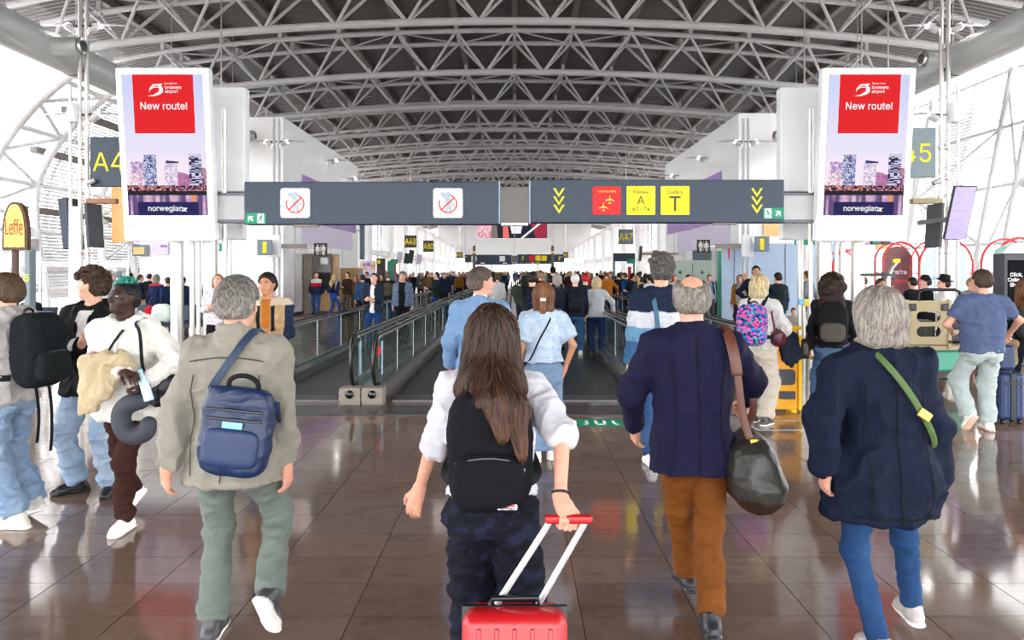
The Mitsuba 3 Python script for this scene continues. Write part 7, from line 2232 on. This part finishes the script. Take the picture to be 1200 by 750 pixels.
# ---- concourse on the gates side
rows = [(704, 33.5, 195, '#c8a878', '#6a6258', 'short', '#5a3a24', 'm', 'rail', 'man in a tan jacket leaning beside the walkway with sunglasses', None, 0),
        (709, 32.0, 170, '#c7ae84', '#54504a', 'short', '#7a4a2c', 'm', 'stand', 'man in a pale sand shirt next to the man in the tan jacket', None, 0),
        (719.5, 29.3, 20, '#17181c', '#3a3a3c', 'short', '#1d1816', 'm', 'stand', 'man in a black T-shirt seen from behind under the A47 sign', None, 0),
        (727.5, 27.6, 60, '#2b66b4', '#4a4a38', 'crop', '#4b3a2c', 'm', 'rail', 'man in a bright blue T-shirt reaching for the handrail under the A47 sign', '#3a423c', 0),
        (738.5, 25.6, 80, '#4a5866', '#5a8cc8', 'long', '#b48c5c', 'f', 'phone', 'woman in a slate top and light jeans beside the man in the bright blue T-shirt', '#2b343c', 0),
        (742.5, 27, 15, '#22242a', '#22242a', 'short', '#2b1f18', 'm', 'walk', 'man in black with a tan rucksack right of the A47 sign', '#a88258', 0),
        (750, 30, 10, '#202127', '#191a1e', 'long', '#221916', 'f', 'stand', 'woman in black between the tan rucksack and the white jacket', None, 0),
        (755, 24, 30, '#dfe6ee', '#2d3240', 'curly', '#221916', 'f', 'stand', 'curly-haired woman in a white jacket behind the striped sweater', None, 0),
        (785, 26, 186, '#cfe6d2', '#3a3f4a', 'long', '#b0562c', 'f', 'stand', 'red-haired woman in a mint top facing the camera before the dark red shop panel', None, 0),
        (800.5, 29, 5, '#e8e6e2', '#3a3f4a', 'long', '#6b3f22', 'f', 'stand', 'woman with auburn hair and a red scarf before the dark red shop panel', None, 0),
        (825, 26, 178, '#8fb0c8', '#50555c', 'short', '#4b3a2c', 'f', 'walk', 'woman in a pale blue shirt walking towards the camera by the green stand', '#2b2d33', 0)]
for pxv, d, hd, t_, l_, hs, hc, sx, ps, lab, bag, hy in rows:
    tf = bands([(9, '#d8302c'), (1.40, '#e8e6e2')]) if 'red scarf' in lab else t_
    simple(lab, pxv, d, hd, tf, l_, (hs, hc), 1.74 if sx == 'm' else 1.67, sx, pose=ps, bag=bag, bagdesc=f'small backpack worn by the {lab.split(" ", 1)[0]} {" ".join(lab.split(" ")[1:7])}' if bag else None)
simple('tall dark-haired man in a navy suit with hands on hips before the pale blue partition', 880, 17.5, 168, '#182540', '#182540', ('short', '#171412'), 1.92, pose='hips', lod=1, collar=.05, skin='tan')
simple('bald man behind the man in the navy suit', 868, 21, 190, '#b8b0a8', '#4a4a50', ('bald', '#d0c8c0'), 1.76, lod=1)
simple('ginger woman in an orange top at the edge of the pale blue partition', 861.5, 21.5, 150, '#d08a3c', '#4a3a34', ('bob', '#7a4020'), 1.70, 'f', lod=1)
simple('dark-haired man in a black quilted vest with blue sleeves beside the blond woman', 906, 17.8, 20, bands([(9, '#1e2a2c')], (.20, '#23406e')), '#35507e', ('short', '#2a211c'), 1.76, lod=1)
simple('man in a grey sweater with a shoulder strap standing before the pale blue partition', 941, 20.5, 40, '#9aa4b0', '#2f5f9c', ('short', '#6b4a34'), 1.80, pose='drag', lod=1)
seated('child in a flecked pale jacket sitting on the floor luggage before the pale blue partition', 924, 19, 170, '#c9c4b8', '#5a4a44', ('short', '#3a2a20'), 1.30, z=.25)
# ---- around the cart and the red arches
k, J, Mw, to = person('man in a black brimmed hat and white shirt behind the green cart', at(1101, 0, 13.4)[0], 13.4, 62, 1.68, 1, 'm', dict(handL=(-.1, .3, 1.15), handR=(.1, .3, 1.15), hyaw=8), 'pale', ('short', '#1d1816'), dict(c='#f4f2ec', hem=.86, add=.02, name='shirt'), dict(c='#15161a'))
hat = thing('hat', 'black wide-brimmed hat on the man in the white shirt behind the cart', 'hat')
Hh = np.eye(4)
Hh[:3, :3], Hh[:3, 3] = J['H'] @ rx(12), J['head']((0, -.015, 1.70))
part(hat, 'brim', xf(trimesh.creation.revolve(np.array([(0, 0), (.09, -.004), (.155, .012), (.165, .022), (.155, .020), (.09, .008), (0, .012)]), sections=28), Hh), 'black_cloth', True, to)
part(hat, 'crown', xf(trimesh.creation.revolve(np.array([(0, .118), (.06, .122), (.085, .11), (.094, .06), (.10, 0), (0, 0)][::-1]), sections=28), Hh), 'black_cloth', True, to)
k, J, Mw, to = person('person in black with a black hat standing behind the raised suitcase handle', at(1079, 0, 15.2)[0], 15.2, 80, 1.68, 1, 'm', dict(handL=(-.1, .25, 1.1)), 'pale', ('short', '#15161a', .024), dict(c='#15161a', hem=.7, add=.03, name='coat'), dict(c='#15161a'))
hat = thing('hat', 'rounded black hat on the person in black behind the raised suitcase handle', 'hat')
Hh = np.eye(4)
Hh[:3, :3], Hh[:3, 3] = J['H'], J['head']((0, -.01, 1.71))
part(hat, 'brim', xf(trimesh.creation.revolve(np.array([(0, 0), (.10, -.01), (.15, .0), (.155, .01), (.10, .008), (0, .01)]), sections=24), Hh), 'black_cloth', True, to)
part(hat, 'crown', xf(trimesh.creation.revolve(np.array([(0, .095), (.055, .09), (.085, .065), (.10, 0), (0, 0)][::-1]), sections=24), Hh), 'black_cloth', True, to)
k, J, Mw, to = person('dark-haired person holding up a phone behind the woman in the navy coat', at(1026, 0, 13.7)[0], 13.7, 185, 1.66, 1, 'm', dict(handR=(-.06, .22, 1.50), handL=(-.22, .1, 1.0), elbR=(.8, .2, -.8), hdirR=(-.1, .3, .9), palmR=(-.2, 1, 0)), 'tan', ('short', '#3a2c20'), dict(c='#3c4048', hem=.86, name='jacket'), dict(c=DARK))
ph = thing('mobile_phone', 'black mobile phone held up in front of the red arches', 'phone')
hp_ = (Mw @ np.append(J['wrR'] + J['hdR'] * .10, 1))[:3]
hp_ = at(1035, 322.5, 13.4)
part(ph, 'casing', rbox(hp_[0] - .12, hp_[0] + .12, 13.38, 13.41, hp_[2] - .065, hp_[2] + .065, .008), 'black_plastic')
part(ph, 'screen', box(hp_[0] - .11, hp_[0] + .11, 13.374, 13.38, hp_[2] - .056, hp_[2] + .056), 'charcoal')
part(ph, 'selfie_stick', cyl((hp_[0] - .02, 13.42, hp_[2] - .3), (hp_[0] - .01, 13.42, hp_[2] + .02), .012, 8), 'steel', True)
g = thing('warning_lamp_post', 'bent steel post with yellow tip beside the plum coloured board', 'post')
part(g, 'pole', tube(spline([(at(1036, 0, 13)[0], 13, 0), (at(1036, 0, 13)[0], 13, 1.5), (at(1038, 0, 13)[0], 13, 1.82), (at(1045, 0, 13)[0], 13, 1.96)], 16), .03, 8), 'steel', True)
part(g, 'tip', rbox(at(1041, 0, 13)[0], at(1048, 0, 13)[0], 12.96, 13.04, 1.95, 2.02, .01), 'yellow')
for i, (pxv, d, lab) in enumerate(((1132, 15, 'person with fair hair half hidden by the man in the blue T-shirt'), (1172, 17, 'person in purple between the man in the blue T-shirt and the dark kiosk'), (1064, 16, 'person in dark clothes under the plum coloured board'), (1006, 18, 'person in blue beside the small red arch'))):
    simple(lab, pxv, d, (190, 170, 20, 0)[i], ('#b8b4ae', '#5a3a9c', '#24262c', '#2a4a80')[i], DARK, ('short', ('#b4946a', '#2a211c', '#2a211c', '#4a3a2c')[i]), 1.66)
# ---- the dense crowd down the concourse: eight bodies, many copies in other colours
CR = {}
def archetype(i):
    sx = 'm' if i % 2 == 0 else 'f'
    save, su = dict(scene), set(USED)
    ps = ['stand', 'walk', 'walk2', 'pockets', 'drag', 'phone', 'rail', 'stand'][i]
    k, J, Mw, to = person('x', 0, 0, 0, 1.75, 2, sx, {**POSE[ps]}, 'pale', (('short', 'long', 'crop', 'bob', 'short', 'wavy', 'bald', 'tied')[i], '#333333'), dict(c='#888888', hem=(.86, .9, .74, .86, .86, .7, .86, .86)[i], add=.02, name='jacket'), dict(c='#444444'), ('#222222', '#222222'))
    bagk = None
    if i in (0, 1, 4, 7):
        bagk = backpack('x', J, to, '#222222', .145, .10, .22, 1.2, 2, pocket=False, straps=False)
    parts = {}
    for key in [q for q in scene if q not in save]:
        if scene[key].get('type') == 'ply':
            parts.setdefault(key.split('__')[1].split('_0')[0] if key.startswith(k + '__') else 'rucksack', []).append(scene[key]['filename'])
        del scene[key]
    labels.pop(k), labels.pop(bagk, None)
    USED.clear(), USED.update(su)
    return parts
ARCH = [archetype(i) for i in range(8)]
PAL = {'jacket': ['#1d212b', '#22304a', '#2b2b2e', '#3d4a5c', '#5a4636', '#8a8e92', '#b0332c', '#c8b89a', '#3e6ea6', '#4c5a4a', '#d8d8d8', '#6b2c3c', '#d07a2a', '#15171c'], 'trousers': ['#22252c', '#2b3a5a', '#3f63a0', '#4a4640', '#191b20'], 'hair': ['#1d1714', '#3a2a20', '#5d4632', '#9a8260', '#8f8a86'], 'body': ['#d8a88c', '#e0b49c', '#8a5a40', '#c08a68'], 'rucksack': ['#171a20', '#23304a', '#5a2c2c', '#3c4438'], 'shoe': ['#222226', '#c8c6c2']}
CN = {'#1d212b': 'charcoal', '#22304a': 'navy', '#2b2b2e': 'black', '#3d4a5c': 'slate blue', '#5a4636': 'brown', '#8a8e92': 'grey', '#b0332c': 'red', '#c8b89a': 'beige', '#3e6ea6': 'blue', '#4c5a4a': 'olive', '#d8d8d8': 'white', '#6b2c3c': 'burgundy', '#d07a2a': 'orange', '#15171c': 'jet black'}
for nm, cols_ in PAL.items():
    for c in cols_:
        mat(f'crowd_{nm}_{c[1:]}', c if nm in ('hair', 'body') else tuple(np.asarray([int(c[i:i + 2], 16) / 255 for i in (1, 3, 5)]) * .82), 0.8 if nm != 'body' else .55, spec=.2)
HN = {'#1d1714': 'black', '#3a2a20': 'dark', '#5d4632': 'brown', '#9a8260': 'fair', '#8f8a86': 'grey'}
TN = {'#22252c': 'dark', '#2b3a5a': 'navy', '#3f63a0': 'blue', '#4a4640': 'brown', '#191b20': 'black'}
rg = np.random.RandomState(21)
POSTS = [(-4.4, 80.8), (4.2, 80.8), (-8, 126)]
placed = [(float(np.array(scene[q + '__body']['to_world'].matrix)[0, 3]), float(np.array(scene[q + '__body']['to_world'].matrix)[1, 3])) for q in labels if q.startswith('person') and q + '__body' in scene]
zones = [('far on the right central walkway', 22, 74, (0.55, 1.4), 0, 26), ('far on the left central walkway', 30, 74, (-1.45, -.65), 0, 12), ('far on the incoming walkway', 46, 74, (-3.3, -2.65), 180, 6), ('far on the outer right walkway', 26, 74, (2.65, 3.3), 180, 10), ('far along the gates side', 34, 90, (4.3, 7.3), 0, 34), ('far along the toilet side', 46, 95, (-8.4, -4.3), 180, 26), ('beyond the walkways', 78, 112, (-7, 7), 0, 40)]
seen_lab = {}
for zn, d0, d1, (xa, xb), hd, n in zones:
    for i in range(n):
        for _ in range(30):
            d, xx = d0 + (d1 - d0) * rg.rand() ** 1.4, xa + (xb - xa) * rg.rand()
            if all(math.hypot((xx - a), (d - b)) > .62 for a, b in placed + POSTS):
                break
        placed.append((xx, d))
        ai = rg.randint(8)
        ch = {nm: cols_[rg.randint(len(cols_))] for nm, cols_ in PAL.items()}
        Hs = 1.75 + rg.normal() * .06 - (.06 if ai % 2 else 0)
        key = thing('person', f'{HN[ch["hair"]]}-haired person in {CN[ch["jacket"]]} top, {TN[ch["trousers"]]} trousers, {zn}', 'person', 'crowd ' + zn)
        Mw = np.eye(4)
        Mw[:3, :3] = rz(hd + rg.normal() * 14 + (180 if rg.rand() < .15 else 0)) * Hs / 1.75
        Mw[:3, 3] = [xx, d, 0.012]
        to = T(Mw.tolist())
        for nm, files in ARCH[ai].items():
            for fn in files:
                kk = num(f'{key}__{nm}')
                scene[kk] = {'type': 'ply', 'filename': fn, 'face_normals': False, 'to_world': to, 'bsdf': {'type': 'ref', 'id': f'crowd_{nm}_{ch[nm][1:]}'}}
